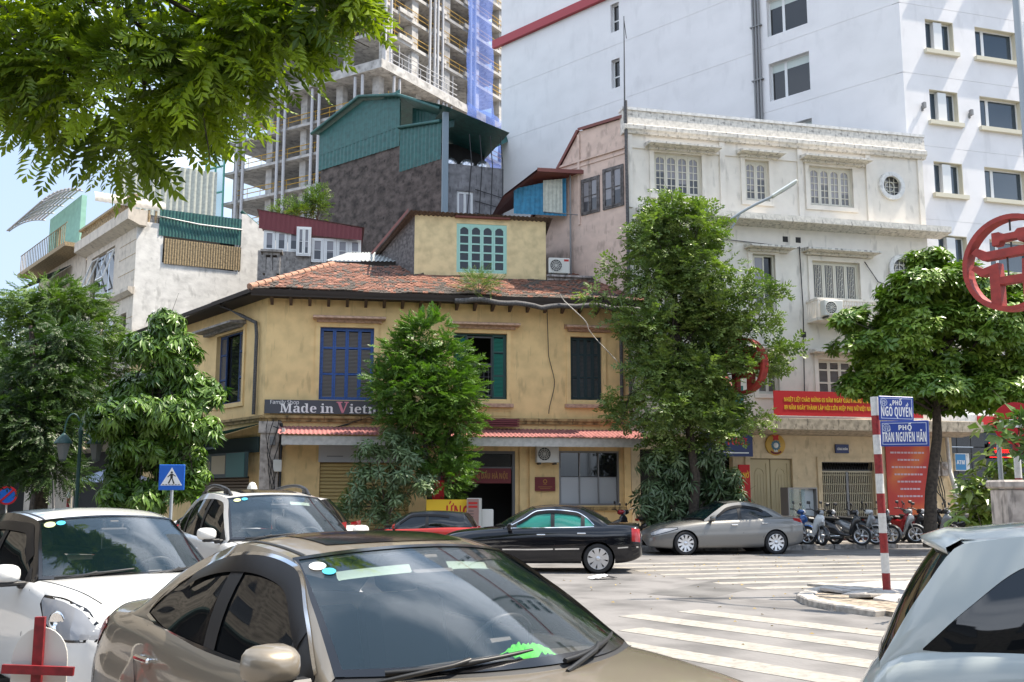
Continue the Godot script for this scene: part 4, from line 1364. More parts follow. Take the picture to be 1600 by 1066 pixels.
func air_conditioner(label: String, at: Vector3, turn: float, w := 0.8, red := false) -> void:
	var t := thing("air_conditioner", label, "air conditioner", at, turn, "")
	var st := mb()
	rbx(st, Vector3(0, 0.28, 0), Vector3(w, 0.54, 0.3), 0.02)
	obj("case", st, M.ac_white, t)
	st = mb()
	lathe(st, Vector3(-w * 0.16, 0.28, 0.151), Vector3(0, 0, 1), [[0.225, 0.0], [0.225, 0.012], [0.205, 0.012], [0.2, 0.002]], 24)
	obj("fan_ring", st, M.ac_white, t)
	st = mb()
	lathe(st, Vector3(-w * 0.16, 0.28, 0.153), Vector3(0, 0, 1), [[0.2, 0.0], [0.0, 0.0]], 24)
	obj("fan_opening", st, M.dark_grey, t)
	st = mb()
	for r in [0.05, 0.1, 0.15]: lathe(st, Vector3(-w * 0.16, 0.28, 0.158), Vector3(0, 0, 1), [[r + 0.008, 0.0], [r, 0.004], [r - 0.008, 0.0]], 20)
	for i in 6:
		var d := Vector3(cos(TAU * i / 12.0), sin(TAU * i / 12.0), 0)
		tube(st, [Vector3(-w * 0.16, 0.28, 0.16) - d * 0.2, Vector3(-w * 0.16, 0.28, 0.16) + d * 0.2], 0.005, 4)
	obj("fan_grille", st, M.ac_white, t)
	st = mb()
	for x in [-w * 0.35, w * 0.35]: bx(st, Vector3(x - 0.02, -0.05, -0.3), Vector3(x + 0.02, 0.005, 0.2))
	obj("bracket", st, M.iron, t)
	if red:
		part_box("badge", Vector3(w * 0.22, 0.43, 0.151), Vector3(w * 0.44, 0.5, 0.155), M.red, t)

func buildings() -> void:
	yellow_house()
	cream_building()
	hotel()
	tower()
	green_tin_house()
	left_houses()
	small_roofs()
	out_of_view()

func yellow_house() -> void:
	var o := thing("corner_house", "old yellow two-storey corner house with red tiled hip roof and shuttered windows", "house", W(-7.65, 0, 31.5), deg_to_rad(10))
	var Y: Material = M.yellow
	var side := rel(142, 80)
	var st := mb()
	wall(st, 0, 12.0, 0.1, 7.9, 0.3, [[1.65, 3.33, 4.55, 6.85], [5.85, 7.6, 4.65, 6.78], [9.7, 10.76, 4.67, 6.75], [1.75, 4.5, 0.1, 2.62], [5.4, 7.87, 0.1, 3.0], [9.3, 11.3, 1.28, 3.02]])
	obj("front_wall", st, Y, o)
	T = side
	st = mb()
	wall(st, -13, 0, 0.1, 7.9, 0.3, [[-3.86, -1.67, 4.58, 6.93], [-8.6, -6.6, 4.58, 6.93], [-5.6, -0.9, 0.1, 2.2]])
	obj("side_wall", st, Y, o)
	T = Transform3D.IDENTITY
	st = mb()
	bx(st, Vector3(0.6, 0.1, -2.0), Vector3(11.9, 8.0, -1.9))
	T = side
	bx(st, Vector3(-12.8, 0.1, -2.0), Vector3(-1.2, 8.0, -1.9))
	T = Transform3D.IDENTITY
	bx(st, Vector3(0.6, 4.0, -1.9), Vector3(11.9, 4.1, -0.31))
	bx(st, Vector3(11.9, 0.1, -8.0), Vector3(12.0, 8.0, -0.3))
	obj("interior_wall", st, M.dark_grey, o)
	# windows of the upper floor
	for w in [[1.65, 3.33, 4.55, 6.85], [5.85, 7.6, 4.65, 6.78], [9.7, 10.76, 4.67, 6.75]]:
		surround(o, w[0], w[1], w[2], w[3], 0.14, 0.05, Y)
		st = mb()
		bx(st, Vector3(w[0] - 0.2, w[2] - 0.26, 0), Vector3(w[1] + 0.2, w[2] - 0.145, 0.14))
		obj("window_sill", st, M.pinkish, o)
	hood(o, 1.42, 3.68, 7.08, 0.4, M.pinkish); hood(o, 5.62, 7.98, 7.0, 0.4, M.pinkish); hood(o, 9.5, 11.2, 7.0, 0.4, M.pinkish)
	shutters(o, 1.65, 3.33, 4.55, 6.85, -0.1, 4, M.blue_paint, M.faded_slat).set_meta("label", "blue louvred window shutters")
	shutters(o, 5.85, 7.6, 4.65, 6.78, -0.1, 4, M.green_paint, M.green_slat, [1, 2])
	st = mb()
	frame(st, 6.3, 7.15, 4.75, 6.7, 0.05, -0.2, -0.15)
	bx(st, Vector3(6.35, 5.75, -0.2), Vector3(7.1, 5.82, -0.15))
	for i in 5: bx(st, Vector3(6.42 + i * 0.15, 4.8, -0.185), Vector3(6.435 + i * 0.15, 5.75, -0.17))
	for i in 6: bx(st, Vector3(6.35, 4.9 + i * 0.16, -0.186), Vector3(7.1, 4.912 + i * 0.16, -0.172))
	obj("window_grille", st, M.iron, o)
	shutters(o, 9.7, 10.76, 4.67, 6.75, -0.1, 4, M.teal_paint, M.teal_slat)
	T = side
	for w in [[-3.86, -1.67, 4.58, 6.93], [-8.6, -6.6, 4.58, 6.93]]:
		surround(o, w[0], w[1], w[2], w[3], 0.14, 0.05, Y)
		hood(o, w[0] - 1.0, w[1] + 0.1, 7.1, 0.55, M.concrete)
		var f := shutters(o, w[0], w[1], w[2], w[3], -0.1, 4, M.blue_dark, M.faded_slat, [1, 2])
		part_box("pane", Vector3(w[0] + 0.6, w[2] + 0.1, -0.2), Vector3(w[1] - 0.6, w[3] - 0.1, -0.19), M.pane_dark, f)
	T = Transform3D.IDENTITY
	# string course, corner pillar
	st = mb()
	bx(st, Vector3(-0.1, 3.86, 0.002), Vector3(12.0, 3.96, 0.1)); bx(st, Vector3(-0.1, 3.96, 0.002), Vector3(12.0, 4.04, 0.16))
	T = side
	bx(st, Vector3(-13, 3.86, 0.002), Vector3(0.1, 3.96, 0.09)); bx(st, Vector3(-13, 3.96, 0.002), Vector3(0.14, 4.04, 0.15))
	T = Transform3D.IDENTITY
	obj("string_course", st, M.grimy_yellow, o)
	st = mb()
	bx(st, Vector3(-0.06, 0.1, 0.003), Vector3(0.5, 3.62, 0.13)); bx(st, Vector3(-0.12, 3.5, 0.003), Vector3(0.56, 3.85, 0.18))
	obj("corner_pillar", st, M.plaster, o)
	for x in [8.0, 8.32, 11.45]: part_box("pilaster", Vector3(x, 0.1, 0.003), Vector3(x + 0.22, 3.2, 0.08), Y, o)
	for r in [[1.7, 4.55, 4.06, 4.3], [5.7, 7.75, 4.12, 4.34]]:
		st = mb()
		frame(st, r[0], r[1], r[2], r[3] - 0.02, 0.04, 0.0, 0.03)
		obj("sill_panel", st, Y, o)
	# roof: two tiled slopes and a flat back
	var E0 := Vector3(-0.5, 7.86, 0.72); var E1 := Vector3(12.3, 7.86, 0.72); var A := Vector3(2.0, 9.3, -2.12); var R1 := Vector3(12.3, 9.3, -2.12)
	var gd := Vector3(-0.469, 0, -0.883)
	var F0 := E0 + gd * 13.0; var RF := A + gd * 11.0
	st = mb()
	st.set_smooth_group(-1)
	quad(st, E0, A, R1, E1)
	quad(st, F0, RF, A, E0)
	quad(st, A, RF, Vector3(12.3, 9.3, -12.0), R1)
	for e in [[E0, E1], [F0, E0]]:
		quad(st, e[0] - Vector3(0, 0.12, 0), e[0], e[1], e[1] - Vector3(0, 0.12, 0))
	obj("roof", st, M.roof_under, o)
	# tiles of the street slope, too small to pick apart one by one
	var tile := mb()
	sheet(tile, [[Vector3(-0.085, 0.012, 0.0), Vector3(-0.03, 0.03, 0.0), Vector3(0.03, 0.012, 0.0), Vector3(0.085, 0.028, 0.0)], [Vector3(-0.085, 0.0, -0.24), Vector3(-0.03, 0.016, -0.24), Vector3(0.03, 0.0, -0.24), Vector3(0.085, 0.014, -0.24)]])
	tile.set_smooth_group(-1)
	quad(tile, Vector3(-0.085, -0.012, 0), Vector3(-0.085, 0.012, 0), Vector3(0.085, 0.028, 0), Vector3(0.085, -0.012, 0))
	tile.generate_normals()
	var tm := MultiMesh.new()
	tm.transform_format = MultiMesh.TRANSFORM_3D
	tm.use_colors = true
	var xs := []; var cs := []
	var up := (R1 - E1).normalized()
	var tb := Basis(Vector3.RIGHT, Vector3(0, -up.z, up.y).normalized(), -up)
	tb = Basis(Vector3.RIGHT, up.cross(Vector3.RIGHT).normalized() * -1.0, -up)
	if tb.y.y < 0: tb = Basis(Vector3.RIGHT, -tb.y, -up)
	var moss := FastNoiseLite.new()
	moss.seed = 5; moss.frequency = 0.55
	for row in 20:
		for col in 76:
			var s := row * 0.165
			var p := Vector3(-0.5 + col * 0.168 + (0.084 if row % 2 else 0.0), 0, 0) + Vector3(0, E0.y, E0.z) + up * s
			var sag := 0.03 * sin(p.x * 1.3) + 0.02 * sin(p.x * 3.1)
			if p.x < lerpf(E0.x, A.x, s / 3.29) + 0.03: continue
			if row < 19 and p.x > 4.72 and p.x < 9.15 and s > 2.25: continue
			var j := Basis(Vector3.UP, rng.randf_range(-0.05, 0.05)) * Basis(Vector3.RIGHT, rng.randf_range(-0.03, 0.05))
			xs.append(Transform3D(tb * j, p + Vector3(0, 0.035 + sag + rng.randf_range(-0.008, 0.008), 0)))
			var n := moss.get_noise_2d(p.x * 2.0, s * 3.0) + rng.randf_range(-0.5, 0.5)
			var c := Color(0.2, 0.078, 0.045).lerp(Color(0.13, 0.066, 0.045), rng.randf())
			if n > 0.28 or (row < 3 and rng.randf() < 0.5): c = Color(0.075, 0.06, 0.048)
			elif n < -0.42: c = Color(0.25, 0.115, 0.075)
			cs.append(c)
	fill_multi(tm, tile.commit(), xs, cs)
	multi("roof_tiles", tm, M.tile, o)
	for i in 13:   # hip tiles
		var k := i / 13.0
		var p := E0.lerp(A, k) + Vector3(0, 0.05, 0)
		st = mb()
		var d := (A - E0).normalized()
		tube(st, [p, p + d * 0.31], [0.12, 0.095], 8)
		obj("hip_tile", st, M.hip_tile, o)
	st = mb()   # soffit
	st.set_smooth_group(-1)
	quad(st, Vector3(-0.4, 7.72, 0.66), Vector3(0, 7.72, 0), Vector3(12.2, 7.72, 0), Vector3(12.2, 7.72, 0.66))
	quad(st, Vector3(-0.4, 7.72, 0.66), Vector3(0, 7.72, 0), gd * 13 + Vector3(0, 7.72, 0), F0 + Vector3(0.05, -0.14, 0))
	bx(st, Vector3(-0.45, 7.66, 0.64), Vector3(12.25, 7.8, 0.7))
	obj("soffit", st, M.old_wood, o)
	for i in 21:
		st = mb()
		prism_x(st, 0.1 + i * 0.58, 0.19 + i * 0.58, [Vector2(0, 7.5), Vector2(0.6, 7.66), Vector2(0.6, 7.715), Vector2(0, 7.715)])
		obj("rafter", st, M.rafter, o)
	st = mb()
	var gut := []
	for i in 23:
		var x := 5.8 + i * 0.28
		gut.append(Vector3(x, 7.66 - 0.05 * sin(x * 1.7) - (0.06 if x > 8.5 else 0.0) + 0.03 * sin(x * 5.0), 0.8))
	tube(st, gut, 0.085, 8)
	obj("gutter", st, M.gutter, o)
	st = mb()
	corrugated(st, Vector3(1.75, 9.5, -2.25), Vector3(4.35, 9.6, -2.45), Vector3(2.5, 10.2, -4.0), Vector3(4.35, 10.3, -4.0), 0.14, 0.02)
	obj("ridge_sheet", st, M.galvanised, o)
	st = mb()
	st.set_smooth_group(-1)
	var q0 := Vector3(1.7, 9.5, -2.25)
	for k in 1: quad(st, q0 + gd * 10.0 + Vector3(0, -0.15, 0), q0 + gd * 10.0, q0, q0 + Vector3(-1.4, -1.05, 1.35))
	quad(st, Vector3(1.75, 9.1, -2.3), Vector3(1.75, 9.48, -2.3), Vector3(4.3, 9.58, -2.5), Vector3(4.3, 9.1, -2.5))
	obj("ridge_board", st, M.old_wood, o)
	# vent block on the side slope
	st = mb()
	frame(st, -0.42, 0.16, 9.2, 9.95, 0.1, -3.7, -3.3)
	bx(st, Vector3(-0.16, 9.3, -3.69), Vector3(-0.1, 9.85, -3.31)); bx(st, Vector3(-0.32, 8.4, -3.72), Vector3(0.06, 9.2, -3.28))
	bx(st, Vector3(-0.5, 9.95, -3.8), Vector3(0.24, 10.03, -3.2))
	obj("roof_vent", st, M.concrete, o)
	# box room on the roof
	st = mb()
	T = Transform3D(Basis.IDENTITY, Vector3(0, 0, -1.2))
	wall(st, 4.66, 9.16, 8.2, 11.0, 0.25, [[6.08, 7.8, 9.03, 10.72]])
	T = Transform3D.IDENTITY
	obj("attic_wall", st, M.attic, o)
	st = mb()
	st.set_smooth_group(-1)
	quad(st, Vector3(4.66, 8.2, -1.22), Vector3(3.5, 8.2, -3.9), Vector3(3.5, 9.95, -3.9), Vector3(4.66, 11.0, -1.22))
	obj("attic_side", st, M.weathered, o)
	st = mb()
	st.set_smooth_group(-1)
	quad(st, Vector3(9.16, 8.2, -1.22), Vector3(9.16, 11.0, -1.22), Vector3(9.16, 10.0, -3.9), Vector3(9.16, 8.2, -3.9))
	obj("attic_side", st, M.weathered, o)
	st = mb()
	corrugated(st, Vector3(4.5, 11.03, -0.95), Vector3(9.35, 10.99, -0.95), Vector3(3.3, 9.98, -4.0), Vector3(9.35, 9.98, -4.0), 0.15, 0.02)
	obj("attic_roof", st, M.rusty, o)
	st = mb()
	quad(st, Vector3(4.42, 10.98, -0.95), Vector3(4.42, 11.1, -0.95), Vector3(3.2, 10.08, -4.0), Vector3(3.2, 9.95, -4.0))
	bx(st, Vector3(6.02, 10.9, -1.2), Vector3(7.9, 10.96, -1.05))
	obj("attic_trim", st, M.red_brown, o)
	T = Transform3D(Basis.IDENTITY, Vector3(0, 0, -1.2))
	leaf_window(o, 6.08, 7.8, 9.03, 10.72, -0.02, 4, 5, 1, M.mint, M.pane_dark, true, 0.05)
	T = Transform3D.IDENTITY
	part_box("attic_interior", Vector3(4.9, 8.3, -2.3), Vector3(9.0, 10.2, -2.2), M.dark_grey, o)
	# black mould along the foot of the box room
	st = mb()
	var mp := PackedVector2Array([Vector2(4.67, 8.2), Vector2(9.15, 8.2)])
	for i in 46:
		var x := 9.15 - i * 0.0995
		mp.append(Vector2(x, 8.62 + 0.16 * sin(x * 2.1) * sin(x * 0.9) + rng.randf_range(-0.05, 0.07) + (0.22 if x < 5.0 else 0.0) + (0.12 if x > 7.9 else 0.0)))
	T = Transform3D(Basis.IDENTITY, Vector3(0, 0, -1.2))
	prism(st, mp, 0.001, 0.004)
	T = Transform3D.IDENTITY
	obj("mould_stain", st, M.mould, o)
	# terrace beside it
	st = mb()
	bx(st, Vector3(9.2, 8.2, -1.5), Vector3(12.0, 8.98, -1.2)); bx(st, Vector3(9.18, 8.98, -1.55), Vector3(12.05, 9.05, -1.1))
	obj("terrace_parapet", st, M.stained_white, o)
	st = mb()
	bx(st, Vector3(9.2, 8.2, -3.5), Vector3(12.0, 11.6, -3.4)); bx(st, Vector3(9.2, 8.5, -3.4), Vector3(12, 8.6, -1.5))
	obj("terrace_back_wall", st, M.grey_plaster, o)
	# awning of the ground floor
	st = mb()
	corrugated(st, Vector3(0.5, 3.42, 1.3), Vector3(11.9, 3.38, 1.3), Vector3(0.5, 3.72, 0.05), Vector3(11.9, 3.7, 0.05), 0.13, 0.018)
	obj("awning", st, M.awning_red, o)
	st = mb()
	bx(st, Vector3(0.62, 3.1, 1.12), Vector3(11.85, 3.37, 1.2)); bx(st, Vector3(0.62, 3.1, 0.1), Vector3(0.7, 3.6, 1.12))
	obj("awning_fascia", st, M.fascia, o)
	st = mb()
	corrugated(st, Vector3(5.85, 3.78, 0.25), Vector3(7.9, 3.78, 0.25), Vector3(5.85, 3.98, 0.2), Vector3(7.9, 3.98, 0.2), 0.3, 0.02)
	for k in 4: bx(st, Vector3(5.9, 3.76 + k * 0.07, 0.27), Vector3(7.95, 3.8 + k * 0.07, 0.33))
	obj("stacked_sheet", st, M.dark_red, o)
	# ground floor openings
	st = mb()
	for i in 22: prism_x(st, 1.76, 4.49, [Vector2(-0.16, 0.12 + i * 0.113), Vector2(-0.13, 0.14 + i * 0.113), Vector2(-0.13, 0.2 + i * 0.113), Vector2(-0.16, 0.225 + i * 0.113)])
	obj("roller_shutter", st, M.shutter_cream, o)
	var f := put("door", frame_mesh(5.4, 7.87, 0.1, 3.0, 0.09, -0.14, -0.02), M.door_grey, o)
	part_box("transom", Vector3(5.5, 2.42, -0.13), Vector3(7.77, 2.5, -0.03), M.door_grey, f)
	part_box("pane", Vector3(5.5, 2.5, -0.1), Vector3(7.77, 2.9, -0.09), M.pane_dark, f)
	var wn := put("shop_window", frame_mesh(9.3, 11.3, 1.28, 3.02, 0.06, -0.14, -0.02), M.grey_metal, o)
	for k in 3:
		var a := 9.36 + k * 0.627
		part_box("pane", Vector3(a + 0.02, 2.2, -0.1), Vector3(a + 0.61, 2.96, -0.09), M.pane_dark, wn)
		part_box("frosted_pane", Vector3(a + 0.02, 1.34, -0.1), Vector3(a + 0.61, 2.18, -0.085), M.frosted, wn)
		if k: part_box("mullion", Vector3(a - 0.02, 1.34, -0.12), Vector3(a + 0.02, 2.96, -0.03), M.grey_metal, wn)
	part_box("ledge", Vector3(9.1, 1.12, 0.003), Vector3(11.5, 1.24, 0.1), M.grimy_yellow, o)
	# rain pipes
	st = mb()
	T = side
	tube(st, [Vector3(-2.3, 7.75, 0.6), Vector3(-1.5, 7.35, 0.22), Vector3(-0.55, 7.0, 0.12), Vector3(-0.5, 6.6, 0.1), Vector3(-0.52, 4.1, 0.1)], 0.06, 8)
	T = Transform3D.IDENTITY
	obj("rain_pipe", st, M.gutter, o)
	st = mb()
	tube(st, [Vector3(11.4, 7.4, 0.1), Vector3(11.4, 3.9, 0.1)], 0.06, 8)
	obj("rain_pipe", st, M.gutter, o)
	# side awning with its sign board below
	T = side
	st = mb()
	corrugated(st, Vector3(-6.2, 3.0, 1.5), Vector3(-0.1, 3.45, 1.5), Vector3(-6.2, 3.35, 0.02), Vector3(-0.1, 3.8, 0.02), 0.2, 0.015)
	obj("side_awning", st, M.green_tin, o)
	st = mb()
	bx(st, Vector3(-6.2, 2.98, 1.46), Vector3(-0.1, 3.04, 1.5), Basis(Vector3(0, 0, 1), 0.0))
	bx(st, Vector3(-6.2, 2.92, 0.05), Vector3(-0.1, 3.4, 0.1))
	obj("awning_backing", st, M.green_dark, o)
	st = mb()
	for i in 20: prism_x(st, -5.5, -1.0, [Vector2(-0.16, 0.12 + i * 0.102), Vector2(-0.13, 0.14 + i * 0.102), Vector2(-0.13, 0.19 + i * 0.102), Vector2(-0.16, 0.21 + i * 0.102)])
	obj("roller_shutter", st, M.shutter_brown, o)
	T = Transform3D.IDENTITY
	var sx: Transform3D = o.transform * side
	# ---------- things on the house ----------
	var s := thing("shop_sign", "long grey shop sign reading Made in Vietnam above the red awning", "sign", o.transform * Vector3(0.03, 4.12, 0.12), deg_to_rad(10))
	st = mb()
	bx(st, Vector3(0, -0.02, 0), Vector3(5.0, 0.4, 0.06))
	obj("board", st, M.sign_grey, s)
	text("Family Shop", 0.17, M.white_print, s, Transform3D(Basis.IDENTITY, Vector3(0.6, 0.325, 0.062)), 0.86, "Droid Sans", false)
	text("Made in", 0.38, M.white_print, s, Transform3D(Basis.IDENTITY, Vector3(1.28, 0.14, 0.062)), 1.62, "Droid Serif")
	text("V", 0.5, M.pink_print, s, Transform3D(Basis.IDENTITY, Vector3(2.37, 0.18, 0.063)), 0.38, "Droid Serif")
	text("ietnam", 0.38, M.white_print, s, Transform3D(Basis.IDENTITY, Vector3(3.33, 0.14, 0.062)), 1.5, "Droid Serif")
	var fs := thing("food_shop_sign", "dark green shop sign with two small pictures under the side awning", "sign", sx * Vector3(-5.8, 2.15, 0.35), deg_to_rad(-52))
	st = mb()
	bx(st, Vector3(0, 0, 0), Vector3(5.6, 0.78, 0.12))
	obj("board", st, M.sign_green, fs)
	part_box("end_panel", Vector3(4.2, 0.02, 0.121), Vector3(5.58, 0.76, 0.13), M.teal_board, fs)
	part_box("picture", Vector3(0.1, 0.22, 0.121), Vector3(0.9, 0.7, 0.127), M.print_pink, fs)
	part_box("picture", Vector3(3.0, 0.12, 0.121), Vector3(4.1, 0.7, 0.127), M.print_cream, fs)
	text("STANDARD FOOD", 0.36, M.print_sand, fs, Transform3D(Basis.IDENTITY, Vector3(1.95, 0.4, 0.122)), 1.9)
	var dx: Transform3D = o.transform
	var bn := thing("doorway_banner", "dark red banner with yellow lettering across the doorway of the yellow house", "banner", dx * Vector3(5.5, 1.98, -0.02), deg_to_rad(10))
	part_box("cloth", Vector3(0, 0, 0), Vector3(2.24, 0.47, 0.02), M.banner_dark, bn)
	text("CÔNG TY XĂNG DẦU HÀ NỘI", 0.24, M.banner_gold, bn, Transform3D(Basis.IDENTITY, Vector3(1.15, 0.23, 0.021)), 1.95)
	var nb := thing("notice_board", "pale grey printed board above the cream roller shutter", "sign", dx * Vector3(1.7, 2.62, 0.04), deg_to_rad(10))
	part_box("board", Vector3(0, 0, 0), Vector3(2.6, 0.52, 0.04), M.pale_board, nb)
	for k in 3: part_box("printed_line", Vector3(0.25 + 0.8 * k, 0.16 + 0.12 * (k % 2), 0.041), Vector3(0.75 + 0.8 * k, 0.2 + 0.12 * (k % 2), 0.045), M.print_grey, nb)
	air_conditioner("outdoor air conditioner unit mounted under the awning, right of the doorway", dx * Vector3(8.85, 2.62, 0.28), deg_to_rad(10), 0.72)
	air_conditioner("white air conditioner unit with a red badge on the roof terrace wall", dx * Vector3(9.62, 9.1, -1.3), deg_to_rad(10), 0.74, true)
	var pl := thing("wall_plaque", "dark red plaque with a small gold emblem beside the shop window", "plaque", dx * Vector3(8.49, 1.74, 0.0), deg_to_rad(10))
	part_box("plate", Vector3(0, 0, 0.085), Vector3(0.66, 0.44, 0.11), M.banner_dark, pl)
	st = mb()
	lathe(st, Vector3(0.33, 0.3, 0.111), Vector3(0, 0, 1), [[0.07, 0], [0.065, 0.006], [0.045, 0.006], [0.04, 0]], 16)
	bx(st, Vector3(0.27, 0.2, 0.111), Vector3(0.39, 0.215, 0.115)); bx(st, Vector3(0.1, 0.12, 0.111), Vector3(0.56, 0.135, 0.114)); bx(st, Vector3(0.16, 0.07, 0.111), Vector3(0.5, 0.083, 0.114))
	obj("emblem", st, M.banner_gold, pl)
	var eb := thing("meter_box", "small white electric box with cables on the corner pillar", "electric box", dx * Vector3(0.36, 2.3, 0.13), deg_to_rad(10))
	st = mb()
	rbx(st, Vector3(0.12, 0.2, 0.08), Vector3(0.26, 0.36, 0.15), 0.015)
	for k in 3: bx(st, Vector3(0.04, 0.22 + k * 0.04, 0.155), Vector3(0.2, 0.235 + k * 0.04, 0.162))
	obj("case", st, M.ac_white, eb)
	st = mb()
	rbx(st, Vector3(-0.05, 0.95, 0.05), Vector3(0.16, 0.26, 0.1), 0.015)
	obj("junction_box", st, M.grey_metal, eb)
	st = mb()
	for k in 5:
		var pts := []
		for i in 12:
			var u := i / 11.0
			pts.append(Vector3(0.1 - 0.05 * k + 0.15 * sin(u * 6.0 + k), lerpf(1.6, -1.4, u), 0.06 + 0.03 * k))
		tube(st, pts, 0.012, 4)
	tube(st, [Vector3(0.2, 1.5, 0.05), Vector3(0.2, -2.2, 0.05)], 0.05, 6)
	obj("cable", st, M.black_plastic, eb)
	# blue tin shed on the terrace
	var sh := thing("rooftop_shed", "blue corrugated rooftop shed with a red-brown roof edge behind the attic room", "shed", o.transform * Vector3(8.0, 0, -2.1), deg_to_rad(10))
	st = mb()
	corrugated(st, Vector3(0.2, 11.4, 0), Vector3(2.1, 11.4, 0), Vector3(0.2, 12.3, 0), Vector3(2.1, 12.8, 0), 0.16, 0.02)
	obj("wall_sheet", st, M.blue_tin, sh)
	st = mb()
	corrugated(st, Vector3(1.9, 11.0, -2.4), Vector3(4.5, 11.5, -2.0), Vector3(1.9, 12.4, -2.4), Vector3(4.5, 12.8, -2.0), 0.16, 0.02)
	obj("wall_sheet", st, M.blue_tin, sh)
	st = mb()
	corrugated(st, Vector3(1.25, 11.5, 0.04), Vector3(1.95, 11.5, 0.04), Vector3(1.25, 12.65, 0.04), Vector3(1.95, 12.75, 0.04), 0.14, 0.018)
	obj("pale_sheet", st, M.pale_tin, sh)
	st = mb()
	st.set_smooth_group(-1)
	for d in [0.0, 0.08]:
		quad(st, Vector3(0.95, 12.83 + d, 0.5), Vector3(0.9, 12.5 + d, -2.8), Vector3(4.8, 12.8 + d, -2.6), Vector3(4.5, 12.98 + d, 0.5))
		quad(st, Vector3(0.95, 12.83 + d, 0.5), Vector3(-0.2, 11.9 + d, 0.3), Vector3(-0.2, 11.9 + d, -2.8), Vector3(0.9, 12.5 + d, -2.8))
	bx(st, Vector3(0.95, 12.82, 0.5), Vector3(4.5, 12.95, 0.54))
	obj("roof", st, M.red_brown, sh)
	for p in [Vector3(4.1, 9.0, 0.4), Vector3(2.2, 9.0, 0.2)]:
		st = mb()
		tube(st, [p, p + Vector3(0, 3.85, 0)], 0.035, 6)
		obj("post", st, M.grey_metal, sh)
	st = mb()
	tube(st, [Vector3(1.2, 11.42, 0.35), Vector3(3.9, 11.3, 0.35)], 0.02, 5)
	obj("rail", st, M.grey_metal, sh)
	# cables down the front
	for c in [[[9.2, 8.0, 0.85], [10.0, 6.9, 1.2], [11.6, 4.9, 1.5], [12.2, 4.0, 1.6], "pale cable sagging from the roof edge across the right shutter"], [[8.9, 7.7, 0.15], [8.95, 6.2, 0.12], [9.15, 5.2, 0.1], [8.95, 4.2, 0.12], "thin dark cable hanging down the yellow wall between two windows"]]:
		st = mb()
		var cur := Curve3D.new()
		for i in 4: cur.add_point(Vector3(c[i][0], c[i][1], c[i][2]), Vector3(0, 0.3, 0) if i else Vector3.ZERO, Vector3(0, -0.3, 0) if i < 3 else Vector3.ZERO)
		tube(st, Array(cur.tessellate(3, 6)), 0.014, 5)
		var cc := obj("cable", st, M.pale_cable if c[4].begins_with("pale") else M.black_plastic)
		cc.transform = o.transform
		tag(cc, c[4], "cable")

func frame_mesh(x0: float, x1: float, y0: float, y1: float, w: float, z0: float, z1: float) -> ArrayMesh:
	var st := mb()
	frame(st, x0, x1, y0, y1, w, z0, z1)
	st.generate_normals()
	return st.commit()

func fill_multi(mm: MultiMesh, mesh: Mesh, xs: Array, cs: Array) -> void:
	mm.mesh = mesh
	mm.instance_count = xs.size()
	for i in xs.size():
		mm.set_instance_transform(i, xs[i])
		mm.set_instance_color(i, cs[i])

func multi(called: String, mm: MultiMesh, m: Material, parent: Node) -> MultiMeshInstance3D:
	var o := MultiMeshInstance3D.new()
	var n := called
	var k := 0
	while parent.has_node(NodePath(n)):
		k += 1
		n = "%s_%03d" % [called, k]
	o.name = n
	o.multimesh = mm
	o.material_override = m
	o.set_meta("kind", "stuff")
	parent.add_child(o, true)
	return o

func ring(st: SurfaceTool, cx: float, cy: float, r0: float, r1: float, z0: float, z1: float, n := 32) -> void:
	lathe(st, Vector3(cx, cy, 0), Vector3(0, 0, 1), [[r0, z0], [r0, z1], [r1, z1], [r1, z0], [r0, z0]], n, -1)

